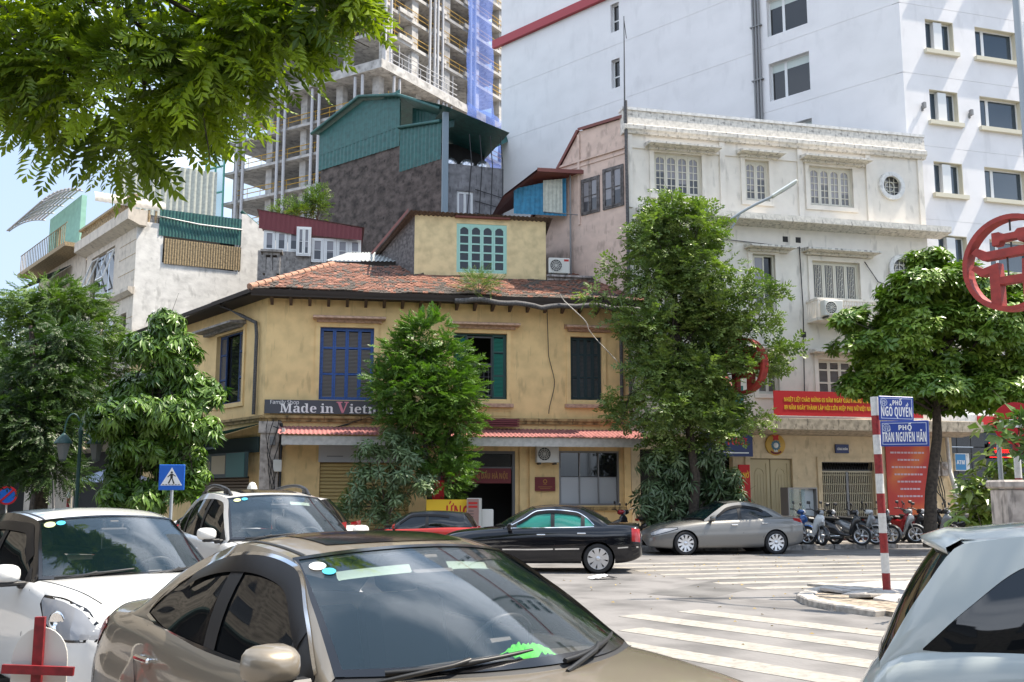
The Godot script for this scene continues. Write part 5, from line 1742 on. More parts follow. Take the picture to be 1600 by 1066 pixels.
func cream_building() -> void:
	var o := thing("cream_building", "tall cream building with concrete window hoods, a round window and a red banner", "building", W(3.88, 0, 33.48), deg_to_rad(14))
	var K: Material = M.cream
	var top := [[0.99, 2.75, 11.75, 13.22], [4.38, 5.3, 11.75, 13.22], [6.87, 8.6, 11.75, 13.2]]
	var mid := [[1.0, 2.7, 8.3, 9.75], [4.55, 5.4, 7.9, 9.85], [6.83, 8.7, 8.35, 9.74]]
	var low := [[1.0, 2.7, 5.0, 6.3], [4.6, 5.4, 5.0, 6.4], [6.9, 8.7, 5.0, 6.25]]
	var ground_open := [[4.2, 5.75, 0.15, 2.82], [6.86, 8.87, 0.15, 2.72], [0.3, 3.6, 0.15, 3.1]]
	var st := mb()
	wall(st, 0, 11.55, 3.62, 14.3, 0.3, top + mid + low + [[9.8, 10.56, 12.3, 13.06], [10.02, 10.78, 9.25, 10.0]])
	obj("front_wall", st, K, o)
	st = mb()
	wall(st, 0, 12.05, 0.1, 3.61, 0.3, ground_open)
	obj("ground_floor_wall", st, M.cream_yellow, o)
	st = mb()
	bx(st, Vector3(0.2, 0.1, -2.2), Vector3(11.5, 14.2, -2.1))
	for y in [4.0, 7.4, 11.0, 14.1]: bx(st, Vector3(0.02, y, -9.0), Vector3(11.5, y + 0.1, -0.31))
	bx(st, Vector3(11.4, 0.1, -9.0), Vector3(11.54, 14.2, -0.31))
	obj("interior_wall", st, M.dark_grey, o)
	# gable side
	st = mb()
	T = rel(136, 76)
	prism(st, PackedVector2Array([Vector2(-0.01, 0.1), Vector2(-0.01, 14.36), Vector2(-2.13, 14.42), Vector2(-5.6, 10.3), Vector2(-5.6, 0.1)]), -0.25, 0)
	obj("gable_wall", st, M.pink_plaster, o)
	st = mb()
	for e in [[Vector3(0.05, 14.36, 0), Vector3(-2.15, 14.42, 0)], [Vector3(-2.13, 14.42, 0), Vector3(-5.7, 10.2, 0)]]:
		var d: Vector3 = (e[1] - e[0]).normalized()
		var n := Vector3(d.y, -d.x, 0)
		if n.y < 0: n = -n
		st.set_smooth_group(-1)
		quad(st, e[0] + Vector3(0, 0, 0.08), e[0] + n * 0.11 + Vector3(0, 0, 0.08), e[1] + n * 0.11 + Vector3(0, 0, 0.08), e[1] + Vector3(0, 0, 0.08))
		quad(st, e[0] + n * 0.11 + Vector3(0, 0, 0.08), e[0] + n * 0.11 + Vector3(0, 0, -0.4), e[1] + n * 0.11 + Vector3(0, 0, -0.4), e[1] + n * 0.11 + Vector3(0, 0, 0.08))
	obj("gable_coping", st, M.red_brown, o)
	st = mb()
	bx(st, Vector3(-2.2, 11.0, 0.001), Vector3(-2.1, 14.3, 0.05))
	for y in [13.1, 13.28]: bx(st, Vector3(-3.2, y, 0.001), Vector3(-0.05, y + 0.07, 0.06 if y > 13.2 else 0.03))
	obj("gable_trim", st, M.pink_plaster, o)
	for w in [[-1.05, -0.12, 11.3, 12.75], [-2.05, -1.2, 11.3, 12.6]]: leaf_window(o, w[0], w[1], w[2], w[3], 0.04, 2, 2, 1, M.weathered, M.pane_curtain)
	T = Transform3D.IDENTITY
	# parapet, cornices, ledges
	st = mb()
	prism_x(st, -0.12, 11.62, [Vector2(-0.3, 13.78), Vector2(0.12, 13.78), Vector2(0.16, 13.86), Vector2(0.22, 13.92), Vector2(0.22, 14.06), Vector2(0.1, 14.12), Vector2(0.06, 14.62), Vector2(-0.3, 14.62)])
	obj("parapet", st, M.grimy_white, o)
	st = mb()
	bx(st, Vector3(-0.14, 14.62, -0.34), Vector3(11.64, 14.72, 0.1))
	obj("coping", st, M.white_paint, o)
	st = mb()
	prism_x(st, 0.3, 12.1, [Vector2(0.001, 10.82), Vector2(0.62, 10.9), Vector2(0.66, 10.92), Vector2(0.66, 11.13), Vector2(0.001, 11.2)])
	obj("ledge", st, M.grimy_white, o)
	for x in [0.0, 3.42, 6.42, 9.15, 11.3]: part_box("pilaster", Vector3(x, 11.2, 0.002), Vector3(x + 0.2, 13.77, 0.07), K, o)
	part_box("wall_band", Vector3(0.2, 13.3, 0.002), Vector3(9.15, 13.38, 0.045), K, o)
	st = mb()
	prism_x(st, 3.95, 12.5, [Vector2(0.001, 3.62), Vector2(0.9, 3.72), Vector2(1.15, 3.74), Vector2(1.15, 4.1), Vector2(0.001, 4.2)])
	obj("canopy", st, M.grimy_cream, o)
	for h in [[0.66, 3.3, 13.36, 0.55], [4.06, 5.75, 13.38, 0.5], [6.5, 9.15, 13.38, 0.55], [0.7, 3.2, 10.05, 0.55], [4.25, 6.0, 10.02, 0.5], [6.45, 9.3, 10.02, 0.55], [6.6, 9.1, 6.45, 0.45], [4.4, 5.7, 6.5, 0.4]]: hood(o, h[0], h[1], h[2], h[3], M.grimy_white)
	for w in top:
		surround(o, w[0], w[1], w[2], w[3], 0.16, 0.06, K)
		leaf_window(o, w[0], w[1], w[2], w[3], -0.1, 4 if w[1] - w[0] > 1.2 else 2, 5, 2, M.cream_wood, M.pane_curtain, true)
	for i in mid.size():
		var w: Array = mid[i]
		surround(o, w[0], w[1], w[2], w[3], 0.16, 0.06, K)
		if i == 1:
			# casement standing open
			var f := put("window", frame_mesh(w[0], w[1], w[2], w[3], 0.06, -0.16, -0.08), M.cream_wood, o)
			part_box("pane", Vector3(w[0] + 0.42, w[2] + 0.06, -0.2), Vector3(w[1] - 0.06, w[3] - 0.06, -0.19), M.pane_dark, f)
			st = mb()
			frame(st, w[0] + 0.05, w[0] + 0.45, w[2] + 0.06, w[3] - 0.06, 0.05, -0.06, -0.02)
			for k in [0.35, 0.68]: bx(st, Vector3(w[0] + 0.1, lerpf(w[2], w[3], k), -0.055), Vector3(w[0] + 0.4, lerpf(w[2], w[3], k) + 0.04, -0.025))
			obj("casement", st, M.cream_wood, f)
			part_box("casement_pane", Vector3(w[0] + 0.09, w[2] + 0.1, -0.045), Vector3(w[0] + 0.42, w[3] - 0.1, -0.04), M.pane_curtain, f)
		else:
			leaf_window(o, w[0], w[1], w[2], w[3], -0.1, 4, 1, 1, M.cream_wood, M.pane_grille)
			st = mb()   # ornamental bars before each leaf
			var lw: float = (w[1] - w[0] - 0.12) / 4
			for k in 4:
				var cx: float = w[0] + 0.06 + lw * (k + 0.5)
				for q in [-0.1, -0.035, 0.035, 0.1]: bx(st, Vector3(cx + q - 0.008, w[2] + 0.12, -0.088), Vector3(cx + q + 0.008, w[3] - 0.12, -0.078))
				for q in 6:
					var yy: float = lerpf(w[2] + 0.2, w[3] - 0.2, q / 5.0)
					tube(st, [Vector3(cx - 0.1, yy + 0.06, -0.08), Vector3(cx, yy - 0.06, -0.08), Vector3(cx + 0.1, yy + 0.06, -0.08)], 0.009, 4)
			obj("window_grille", st, M.cream_wood, o)
	for w in low:
		surround(o, w[0], w[1], w[2], w[3], 0.14, 0.05, K)
		shutters(o, w[0], w[1], w[2], w[3], -0.1, 4 if w[1] - w[0] > 1.2 else 2, M.cream_wood, M.faded_slat)
	for c in [[10.18, 12.68], [10.4, 9.62]]:
		st = mb()
		ring(st, c[0], c[1], 0.36, 0.52, -0.02, 0.1, 40)
		obj("round_surround", st, M.white_paint, o)
		st = mb()
		lathe(st, Vector3(c[0], c[1], -0.12), Vector3(0, 0, 1), [[0.54, 0.0], [0.0, 0.0]], 32, -1)
		var rp := obj("round_window", st, M.pane_grille, o)
		st = mb()
		for k in [-0.18, 0.0, 0.18]:
			bx(st, Vector3(c[0] + k - 0.012, c[1] - 0.33, -0.1), Vector3(c[0] + k + 0.012, c[1] + 0.33, -0.08))
			bx(st, Vector3(c[0] - 0.33, c[1] + k - 0.012, -0.098), Vector3(c[0] + 0.33, c[1] + k + 0.012, -0.082))
		ring(st, c[0], c[1], 0.17, 0.195, -0.1, -0.07, 24)
		obj("round_grille", st, M.cream_wood, rp)
	for v in [[5.75, 10.35], [6.25, 10.35], [6.3, 7.0]]: part_box("vent_hole", Vector3(v[0], v[1], 0.001), Vector3(v[0] + 0.2, v[1] + 0.2, 0.006), M.dark_grey, o)
	# balcony with its balustrade
	st = mb()
	bx(st, Vector3(6.55, 7.5, 0.002), Vector3(9.05, 7.6, 0.75))
	bx(st, Vector3(6.55, 8.2, 0.68), Vector3(9.05, 8.28, 0.75)); bx(st, Vector3(6.55, 8.2, 0.002), Vector3(6.62, 8.28, 0.68)); bx(st, Vector3(8.98, 8.2, 0.002), Vector3(9.05, 8.28, 0.68))
	for i in 25: bx(st, Vector3(6.56 + i * 0.102, 7.6, 0.7), Vector3(6.59 + i * 0.102, 8.2, 0.73))
	for i in 6: bx(st, Vector3(6.57, 7.6, 0.05 + i * 0.11), Vector3(6.6, 8.2, 0.08 + i * 0.11))
	obj("balcony", st, K, o)
	# door of two panelled leaves, folding gate
	surround(o, 4.2, 5.75, 0.15, 2.82, 0.18, 0.06, M.cream_yellow)
	for k in 2:
		var a := 4.2 + 0.775 * k
		st = mb()
		bx(st, Vector3(a + 0.01, 0.15, -0.14), Vector3(a + 0.765, 2.8, -0.09))
		frame(st, a + 0.02, a + 0.755, 0.2, 2.78, 0.12, -0.09, -0.065)
		var dd := obj("door_leaf", st, M.door_cream, o)
		st = mb()
		for e in [0.2, 0.31, 0.42, 0.53]: bx(st, Vector3(a + e, 0.4, -0.089), Vector3(a + e + 0.025, 2.3, -0.075))
		tube(st, [Vector3(a + 0.2, 2.3, -0.085), Vector3(a + 0.26, 2.44, -0.085), Vector3(a + 0.38, 2.5, -0.085), Vector3(a + 0.5, 2.44, -0.085), Vector3(a + 0.56, 2.3, -0.085)], 0.014, 5)
		obj("moulding", st, M.door_cream, dd)
	surround(o, 6.86, 8.87, 0.15, 2.72, 0.16, 0.06, M.cream_yellow)
	var g := put("folding_gate", frame_mesh(6.86, 8.87, 0.15, 2.42, 0.05, -0.12, -0.06), M.gate_cream, o)
	st = mb()
	for i in 28:
		var x := 6.92 + i * 0.0715
		bx(st, Vector3(x - 0.014, 0.2, -0.1), Vector3(x + 0.014, 2.38, -0.08))
	obj("gate_bars", st, M.gate_cream, g)
	st = mb()
	for r in 7:
		for i in 27:
			var x := 6.92 + i * 0.0715
			var y := 0.42 + r * 0.31
			for s in [-1.0, 1.0]: tube(st, [Vector3(x, y + s * 0.05, -0.075), Vector3(x + 0.0715, y - s * 0.05, -0.075)], 0.008, 4, false)
	obj("gate_lattice", st, M.gate_cream, g)
	part_box("gate_post", Vector3(7.83, 0.18, -0.079), Vector3(7.92, 2.4, -0.06), M.grey_metal, g)
	st = mb()
	frame(st, 6.86, 8.87, 2.43, 2.72, 0.03, -0.1, -0.06)
	for i in 20: tube(st, [Vector3(6.9 + i * 0.1, 2.46, -0.08), Vector3(6.95 + i * 0.1, 2.69, -0.08), Vector3(7.0 + i * 0.1, 2.46, -0.08)], 0.01, 4)
	obj("gate_grille", st, M.iron, g)
	part_box("gate_step", Vector3(6.7, 0.12, 0.02), Vector3(9.0, 0.3, 0.5), M.brick_step, o)
	st = mb()
	bx(st, Vector3(5.98, 2.16, 0.002), Vector3(6.66, 2.2, 0.02)); bx(st, Vector3(5.98, 0.7, 0.002), Vector3(6.66, 0.73, 0.02)); bx(st, Vector3(5.98, 0.1, 0.002), Vector3(6.66, 0.6, 0.05))
	obj("dado", st, M.cream_yellow, o)
	st = mb()
	for k in 5: bx(st, Vector3(6.02, 1.36 + k * 0.075, 0.003), Vector3(6.6, 1.425 + k * 0.075, 0.03))
	obj("name_plate", st, M.old_wood_light, o)
	st = mb()
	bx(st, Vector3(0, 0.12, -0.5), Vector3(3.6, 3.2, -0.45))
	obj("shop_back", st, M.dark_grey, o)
	st = mb()
	tube(st, [Vector3(-0.05, 14.9, 0.15), Vector3(-0.03, 8.5, 0.12), Vector3(-0.03, 4.0, 0.12)], 0.06, 8)
	obj("rain_pipe", st, M.gutter, o)
	st = mb()
	tube(st, [Vector3(-0.05, 14.4, 0.05), Vector3(-0.02, 18.0, 0.05)], [0.03, 0.015], 6)
	tube(st, [Vector3(-0.02, 17.9, 0.05), Vector3(0.06, 17.2, 0.05)], 0.015, 5)
	obj("roof_mast", st, M.iron, o)
	st = mb()
	tube(st, [Vector3(6.35, 10.2, 0.06), Vector3(6.4, 8.0, 0.06), Vector3(6.3, 4.5, 0.06)], 0.018, 5)
	tube(st, [Vector3(8.9, 9.8, 0.06), Vector3(9.4, 9.1, 0.06), Vector3(9.95, 8.95, 0.06)], 0.018, 5)
	tube(st, [Vector3(3.4, 10.3, 0.06), Vector3(5.0, 10.22, 0.06), Vector3(6.4, 10.15, 0.06)], 0.014, 5)
	obj("wall_cable", st, M.black_plastic, o)
	# ----- things on it -----
	var X: Transform3D = o.transform
	var tn := deg_to_rad(14)
	air_conditioner("air conditioner unit standing on the balcony of the cream building", X * Vector3(6.98, 7.6, 0.92), tn, 0.7)
	var b := thing("street_banner", "long red cloth banner with two lines of yellow lettering over the canopy", "banner", X * Vector3(4.62, 4.2, 1.0), tn)
	part_box("cloth", Vector3(0, 0, 0), Vector3(5.6, 0.82, 0.03), M.banner_red, b)
	part_box("edge", Vector3(0, -0.025, 0.001), Vector3(5.6, -0.001, 0.029), M.white_paint, b)
	text("NHIỆT LIỆT CHÀO MỪNG 65 NĂM NGÀY GIẢI PHÓNG THỦ ĐÔ (10/10/1954 - 10/10/2019)", 0.19, M.gold_print, b, Transform3D(Basis.IDENTITY, Vector3(2.75, 0.53, 0.031)), 4.75)
	text("89 NĂM NGÀY THÀNH LẬP HỘI LIÊN HIỆP PHỤ NỮ VIỆT NAM (20/10/1930 - 20/10/2019)", 0.19, M.gold_print, b, Transform3D(Basis.IDENTITY, Vector3(2.75, 0.27, 0.031)), 4.75)
	var e := thing("round_emblem", "round yellow emblem with a red flag and blue gear above the cream door", "emblem", X * Vector3(5.14, 3.28, 0.03), tn)
	st = mb()
	lathe(st, Vector3.ZERO, Vector3(0, 0, 1), [[0.36, 0.0], [0.36, 0.05], [0.34, 0.06], [0.0, 0.06]], 36)
	obj("disc", st, M.emblem_gold, e)
	st = mb()
	prism(st, PackedVector2Array([Vector2(-0.13, 0.33), Vector2(-0.02, 0.3), Vector2(0.12, 0.34), Vector2(0.09, 0.24), Vector2(0.12, 0.15), Vector2(0.0, 0.17), Vector2(-0.1, 0.14), Vector2(-0.08, 0.24)]), 0.061, 0.075)
	obj("flag", st, M.red, e)
	st = mb()
	var gp := PackedVector2Array()
	for i in 48: gp.append(Vector2.from_angle(TAU * i / 48.0) * (0.175 if (i / 2) % 2 else 0.15) + Vector2(0, -0.02))
	prism(st, gp, 0.061, 0.08)
	obj("gear", st, M.emblem_blue, e)
	st = mb()
	lathe(st, Vector3(0, -0.02, 0.081), Vector3(0, 0, 1), [[0.09, 0.0], [0.085, 0.005], [0.0, 0.005]], 20)
	bx(st, Vector3(-0.07, -0.24, 0.061), Vector3(0.07, -0.16, 0.07))
	obj("centre", st, M.white_paint, e)
	st = mb()
	for i in 7:
		var a := -PI / 2 + (i - 3) * 0.2
		bx(st, Vector3(-0.035, -0.03, 0.061), Vector3(0.035, 0.03, 0.072), Basis(Vector3(0, 0, 1), a + PI / 2), Vector3(cos(a) * 0.29, sin(a) * 0.29 , 0))
	obj("ribbon", st, M.banner_dark, e)
	var ns := thing("blue_number_sign", "small dark blue sign above the folding gate", "sign", X * Vector3(7.4, 3.02, 0.03), tn)
	part_box("plate", Vector3(0, 0, 0), Vector3(0.5, 0.3, 0.06), M.sign_blue_dark, ns)
	text("CÔNG ĐOÀN", 0.1, M.white_print, ns, Transform3D(Basis.IDENTITY, Vector3(0.25, 0.14, 0.061)), 0.4)
	var ps := thing("red_poster", "tall red and orange poster with lines of white print beside the folding gate", "poster", X * Vector3(9.35, 0.75, 0.03), tn)
	part_box("panel", Vector3(0, 0, 0), Vector3(1.75, 3.1, 0.03), M.poster_red, ps)
	for k in 7:
		var wd: float = [1.35, 0.8, 1.3, 1.1, 0.9, 0.7, 0.95][k]
		st = mb()
		var x: float = 0.85 - wd / 2
		while x < 0.85 + wd / 2:
			var l := rng.randf_range(0.06, 0.14)
			bx(st, Vector3(x, 2.28 - k * 0.25, 0.031), Vector3(x + l, 2.34 - k * 0.25, 0.036))
			x += l + 0.03
		obj("printed_line", st, M.print_pale, ps).set_meta("kind", "stuff")
	var mt := thing("electric_meters", "pair of round electric meters with cables on the cream pier", "electric meter", X * Vector3(11.16, 2.2, 0.02), tn)
	for k in 2:
		st = mb()
		rbx(st, Vector3(0.12 + 0.32 * k, 0.3, 0.08), Vector3(0.26, 0.5, 0.15), 0.02)
		lathe(st, Vector3(0.12 + 0.32 * k, 0.38, 0.156), Vector3(0, 0, 1), [[0.11, 0.0], [0.1, 0.04], [0.0, 0.05]], 18)
		obj("meter", st, M.plaster, mt)
	st = mb()
	for k in 4: tube(st, [Vector3(0.1 * k, 0.05, 0.06), Vector3(0.1 * k + 0.1, -0.5, 0.1), Vector3(0.4, -0.8 - 0.2 * k, 0.08), Vector3(0.5, -1.6, 0.06)], 0.018, 5)
	for k in 3: tube(st, [Vector3(0.1 + 0.15 * k, 0.55, 0.06), Vector3(0.25, 1.1, 0.1), Vector3(0.45 - 0.2 * k, 1.5, 0.06)], 0.016, 5)
	obj("cable", st, M.black_plastic, mt)
	st = mb()
	tube(st, [Vector3(11.75, 3.6, 0.15), Vector3(11.8, 2.4, 0.16), Vector3(11.95, 1.8, 0.18), Vector3(11.98, 0.9, 0.15), Vector3(11.9, 0.1, 0.15)], [0.07, 0.07, 0.09, 0.1, 0.07], 8)
	var pp := obj("white_pipe", st, M.white_paint)
	pp.transform = X
	tag(pp, "crooked white pipe running down the end of the cream wall", "pipe")
	for q in [["blue shop sign board with red letters behind the street tree", Vector3(2.2, 2.86, 0.5), Vector3(1.85, 0.78, 0.06), M.sign_blue_dark, "sign", "HOA TƯƠI"], ["teal shop sign board above the blue sign, behind the street tree", Vector3(2.0, 3.95, 0.45), Vector3(1.8, 1.25, 0.06), M.teal_board, "sign", ""]]:
		var sg := thing("shop_board", q[0], q[4], X * q[1], tn)
		part_box("board", Vector3.ZERO, q[2], q[3], sg)
		if q[5]: text(q[5], 0.3, M.red, sg, Transform3D(Basis.IDENTITY, Vector3(0.9, 0.48, 0.061)), 1.5)
		part_box("printed_line", Vector3(0.2, 0.1, 0.061), Vector3(1.7, 0.14, 0.066), M.white_print, sg)
	var rs := thing("red_side_sign", "narrow vertical red sign beside the cream door", "sign", X * Vector3(3.62, 0.5, 0.3), tn)
	part_box("board", Vector3.ZERO, Vector3(0.4, 2.1, 0.06), M.banner_red, rs)
	text("PHỞ", 0.24, M.gold_print, rs, Transform3D(Basis.IDENTITY, Vector3(0.2, 1.75, 0.061)), 0.3)
	var gb := thing("glass_booth", "small glass display case on the pavement before the cream door", "display case", X * Vector3(4.75, 0.1, 1.5), tn)
	var fr := put("frame", frame_mesh(0, 1.05, 0, 1.75, 0.04, -0.5, 0.0), M.grey_metal, gb)
	part_box("pane", Vector3(0.04, 0.8, -0.02), Vector3(0.6, 1.7, -0.015), clear_glass(Color(0.6, 0.7, 0.7), 0.25), fr)
	part_box("curtain", Vector3(0.58, 0.5, -0.2), Vector3(1.0, 1.7, -0.18), M.white_cloth, gb)
	part_box("base", Vector3(0.02, 0.02, -0.48), Vector3(1.03, 0.8, -0.01), M.plaster, gb)

func hotel() -> void:
	var o := thing("white_hotel", "large white hotel block with flush square windows and a red roof band", "building", W(14.79, 0, 36.82), deg_to_rad(17))
	var side := rel(135.7, 73)
	var A: Array = []   # windows of the long side: s is measured leftwards from the corner
	for k in 6:
		var y := 12.05 + k * 2.85
		A.append([-5.72, -3.85, y + 0.1, y + 1.75])
		if k > 2: A.append([-14.3, -13.78, y + 0.3, y + 1.75])
	var B: Array = []
	for k in 8:
		var y := 7.0 + k * 2.84
		B.append([1.13, 2.43, y + 0.1, y + 1.36]); B.append([3.45, 5.42, y + 0.1, y + 1.36]); B.append([6.6, 7.9, y + 0.1, y + 1.36])
	var ys := [4.45, 6.15, 8.97, 11.75, 14.6, 17.42, 20.22, 23.05, 25.75, 29.0, 34.0]
	for k in ys.size() - 1:
		var y0: float = ys[k] + 0.012; var y1: float = ys[k + 1] - 0.012
		var pick := func(list): return list.filter(func(w): return w[2] >= y0 and w[3] <= y1)
		var st := mb()
		T = side
		wall(st, -22.0, 0, y0, y1, 0.3, pick.call(A))
		T = Transform3D.IDENTITY
		obj("side_wall", st, M.hotel_white, o)
		st = mb()
		wall(st, 0.0, 12.0, y0, y1, 0.3, pick.call(B))
		obj("street_wall", st, M.hotel_white, o)
	var st := mb()
	bx(st, Vector3(0.35, 4.4, -1.2), Vector3(12.0, 34.0, -1.0)); bx(st, Vector3(0.35, 33.9, -12.0), Vector3(12.0, 34.0, -1.2))
	T = side
	bx(st, Vector3(-22.0, 4.4, -1.3), Vector3(-0.9, 34.0, -1.0))
	T = Transform3D.IDENTITY
	obj("interior_wall", st, M.dark_grey, o)
	for k in ys.size() - 1:
		st = mb()
		bx(st, Vector3(0.1, ys[k] - 0.1, -1.0), Vector3(12.0, ys[k] + 0.1, -0.012))
		T = side
		bx(st, Vector3(-22.0, ys[k] - 0.1, -1.0), Vector3(-0.3, ys[k] + 0.1, -0.012))
		T = Transform3D.IDENTITY
		obj("wall_joint", st, M.hotel_white, o).set_meta("kind", "stuff")
	T = side
	st = mb()
	bx(st, Vector3(-22.5, 25.55, 0.002), Vector3(0.0, 26.0, 0.22))
	obj("red_band", st, M.red_band, o)
	for w in A:
		if w[2] > 27.0: continue
		var narrow: bool = w[1] - w[0] < 1.0
		st = mb()
		frame(st, w[0], w[1], w[2], w[3], 0.06, -0.26, -0.2)
		if narrow: bx(st, Vector3(w[0] + 0.06, lerpf(w[2], w[3], 0.4), -0.255), Vector3(w[1] - 0.06, lerpf(w[2], w[3], 0.4) + 0.07, -0.205))
		else: bx(st, Vector3(w[0] + 0.62, w[2] + 0.06, -0.255), Vector3(w[0] + 0.74, w[3] - 0.06, -0.205))
		var f := obj("window", st, M.white_frame, o)
		part_box("pane", Vector3(w[0] + 0.05, w[2] + 0.05, -0.24), Vector3(w[1] - 0.05, w[3] - 0.05, -0.23), M.pane_dark, f)
		if not narrow: part_box("blind", Vector3(w[0] + 0.06, w[3] - 0.38, -0.229), Vector3(w[1] - 0.06, w[3] - 0.06, -0.222), M.blind, f)
	st = mb()
	for k in 3: tube(st, [Vector3(-6.35 + k * 0.14, 9.0, 0.09), Vector3(-6.35 + k * 0.14, 34.0, 0.09)], 0.05, 6)
	for y in [14.0, 16.4, 18.9, 21.3]: bx(st, Vector3(-6.48, y, 0.002), Vector3(-5.95, y + 0.05, 0.15))
	obj("pipe", st, M.grey_metal, o)
	T = Transform3D.IDENTITY
	for w in B:
		if w[2] > 22.0: continue
		var wide: bool = w[1] - w[0] > 1.5
		st = mb()
		bx(st, Vector3(w[0] - 0.12, w[2] - 0.16, -0.001), Vector3(w[1] + 0.12, w[2] - 0.001, 0.16))
		obj("window_sill", st, M.sill_cream, o)
		st = mb()
		bx(st, Vector3(w[0] + 0.001, w[3] - 0.02, -0.29), Vector3(w[1] - 0.001, w[3] - 0.001, -0.001)); bx(st, Vector3(w[1] - 0.02, w[2], -0.29), Vector3(w[1] - 0.001, w[3] - 0.021, -0.001))
		obj("window_reveal", st, M.sill_cream, o)
		st = mb()
		frame(st, w[0], w[1] - 0.02, w[2], w[3] - 0.02, 0.05, -0.28, -0.22)
		if wide: bx(st, Vector3(w[0] + 0.45, w[2] + 0.05, -0.275), Vector3(w[0] + 0.58, w[3] - 0.07, -0.22))
		else: bx(st, Vector3(w[0] + 0.42, w[2] + 0.05, -0.279), Vector3(w[0] + 0.8, w[3] - 0.07, -0.05))
		var f := obj("window", st, M.white_frame, o)
		if wide:
			part_box("pane", Vector3(w[0] + 0.05, w[2] + 0.05, -0.255), Vector3(w[0] + 0.45, w[3] - 0.07, -0.245), M.pane_sky, f)
			part_box("pane", Vector3(w[0] + 0.58, w[2] + 0.05, -0.255), Vector3(w[1] - 0.07, w[3] - 0.07, -0.245), M.pane_sky, f)
		else:
			part_box("pane", Vector3(w[0] + 0.05, w[2] + 0.05, -0.255), Vector3(w[0] + 0.42, w[3] - 0.07, -0.245), M.pane_sky, f)
			part_box("pane", Vector3(w[0] + 0.8, w[2] + 0.05, -0.255), Vector3(w[1] - 0.07, w[3] - 0.07, -0.245), M.pane_sky, f)
	for q in [[0.75, 16.05], [2.9, 16.0], [5.9, 16.0], [2.9, 10.4]]:
		st = mb()
		bx(st, Vector3(q[0] - 0.03, q[1] - 0.1, 0.0), Vector3(q[0] + 0.03, q[1] + 0.1, 0.06))
		bx(st, Vector3(q[0] - 0.05, q[1] - 0.02, 0.06), Vector3(q[0] + 0.05, q[1] + 0.2, 0.2))
		obj("wall_bracket", st, M.grey_metal, o)
	# ground floor: granite piers and a dark entrance
	st = mb()
	bx(st, Vector3(0.3, 4.1, -0.3), Vector3(12, 4.44, 0.6))
	obj("entrance_canopy", st, M.white_paint, o)
	for r in 5:
		for c in 3:
			st = mb()
			rbx(st, Vector3(1.05 + 0.62 * c, 0.52 + r * 0.8, -0.05), Vector3(0.6, 0.78, 0.14), 0.006)
			obj("granite_slab", st, M.granite, o)
	part_box("entrance_glass", Vector3(2.62, 0.1, -0.6), Vector3(12.0, 4.1, -0.55), M.pane_dark, o)
	part_box("entrance_ceiling", Vector3(2.62, 3.95, -0.55), Vector3(12.0, 4.08, 0.5), M.dark_grey, o)
	var X: Transform3D = o.transform
	var tn := deg_to_rad(17)
	var l := thing("led_sign", "black display sign with glowing red letters over the dark hotel entrance", "display sign", X * Vector3(2.8, 2.95, -0.1), tn)
	part_box("case", Vector3.ZERO, Vector3(2.6, 0.55, 0.08), M.black_plastic, l)
	text("Welcome to Hanoi", 0.26, M.led_red, l, Transform3D(Basis.IDENTITY, Vector3(1.2, 0.26, 0.08)), 1.9)
	part_box("light_strip", Vector3(0.02, 0.0, 0.081), Vector3(2.58, 0.025, 0.087), M.led_red, l)
	part_box("light_strip", Vector3(0.02, 0.52, 0.081), Vector3(2.58, 0.545, 0.087), M.led_red, l)
	var at := thing("cash_sign", "small blue and white box sign reading ATM on the granite pier", "sign", X * Vector3(0.95, 2.45, 0.25), tn)
	part_box("case", Vector3.ZERO, Vector3(0.62, 0.62, 0.12), M.white_paint, at)
	part_box("face", Vector3(0.02, 0.03, 0.121), Vector3(0.46, 0.59, 0.126), M.cash_blue, at)
	text("ATM", 0.2, M.white_print, at, Transform3D(Basis.IDENTITY, Vector3(0.24, 0.3, 0.126)), 0.34)
	var rb := thing("red_fascia", "short red fascia board over the hotel entrance behind the tree", "sign", X * Vector3(1.8, 4.1, 0.62), tn)
	part_box("board", Vector3.ZERO, Vector3(3.2, 0.3, 0.05), M.banner_red, rb)

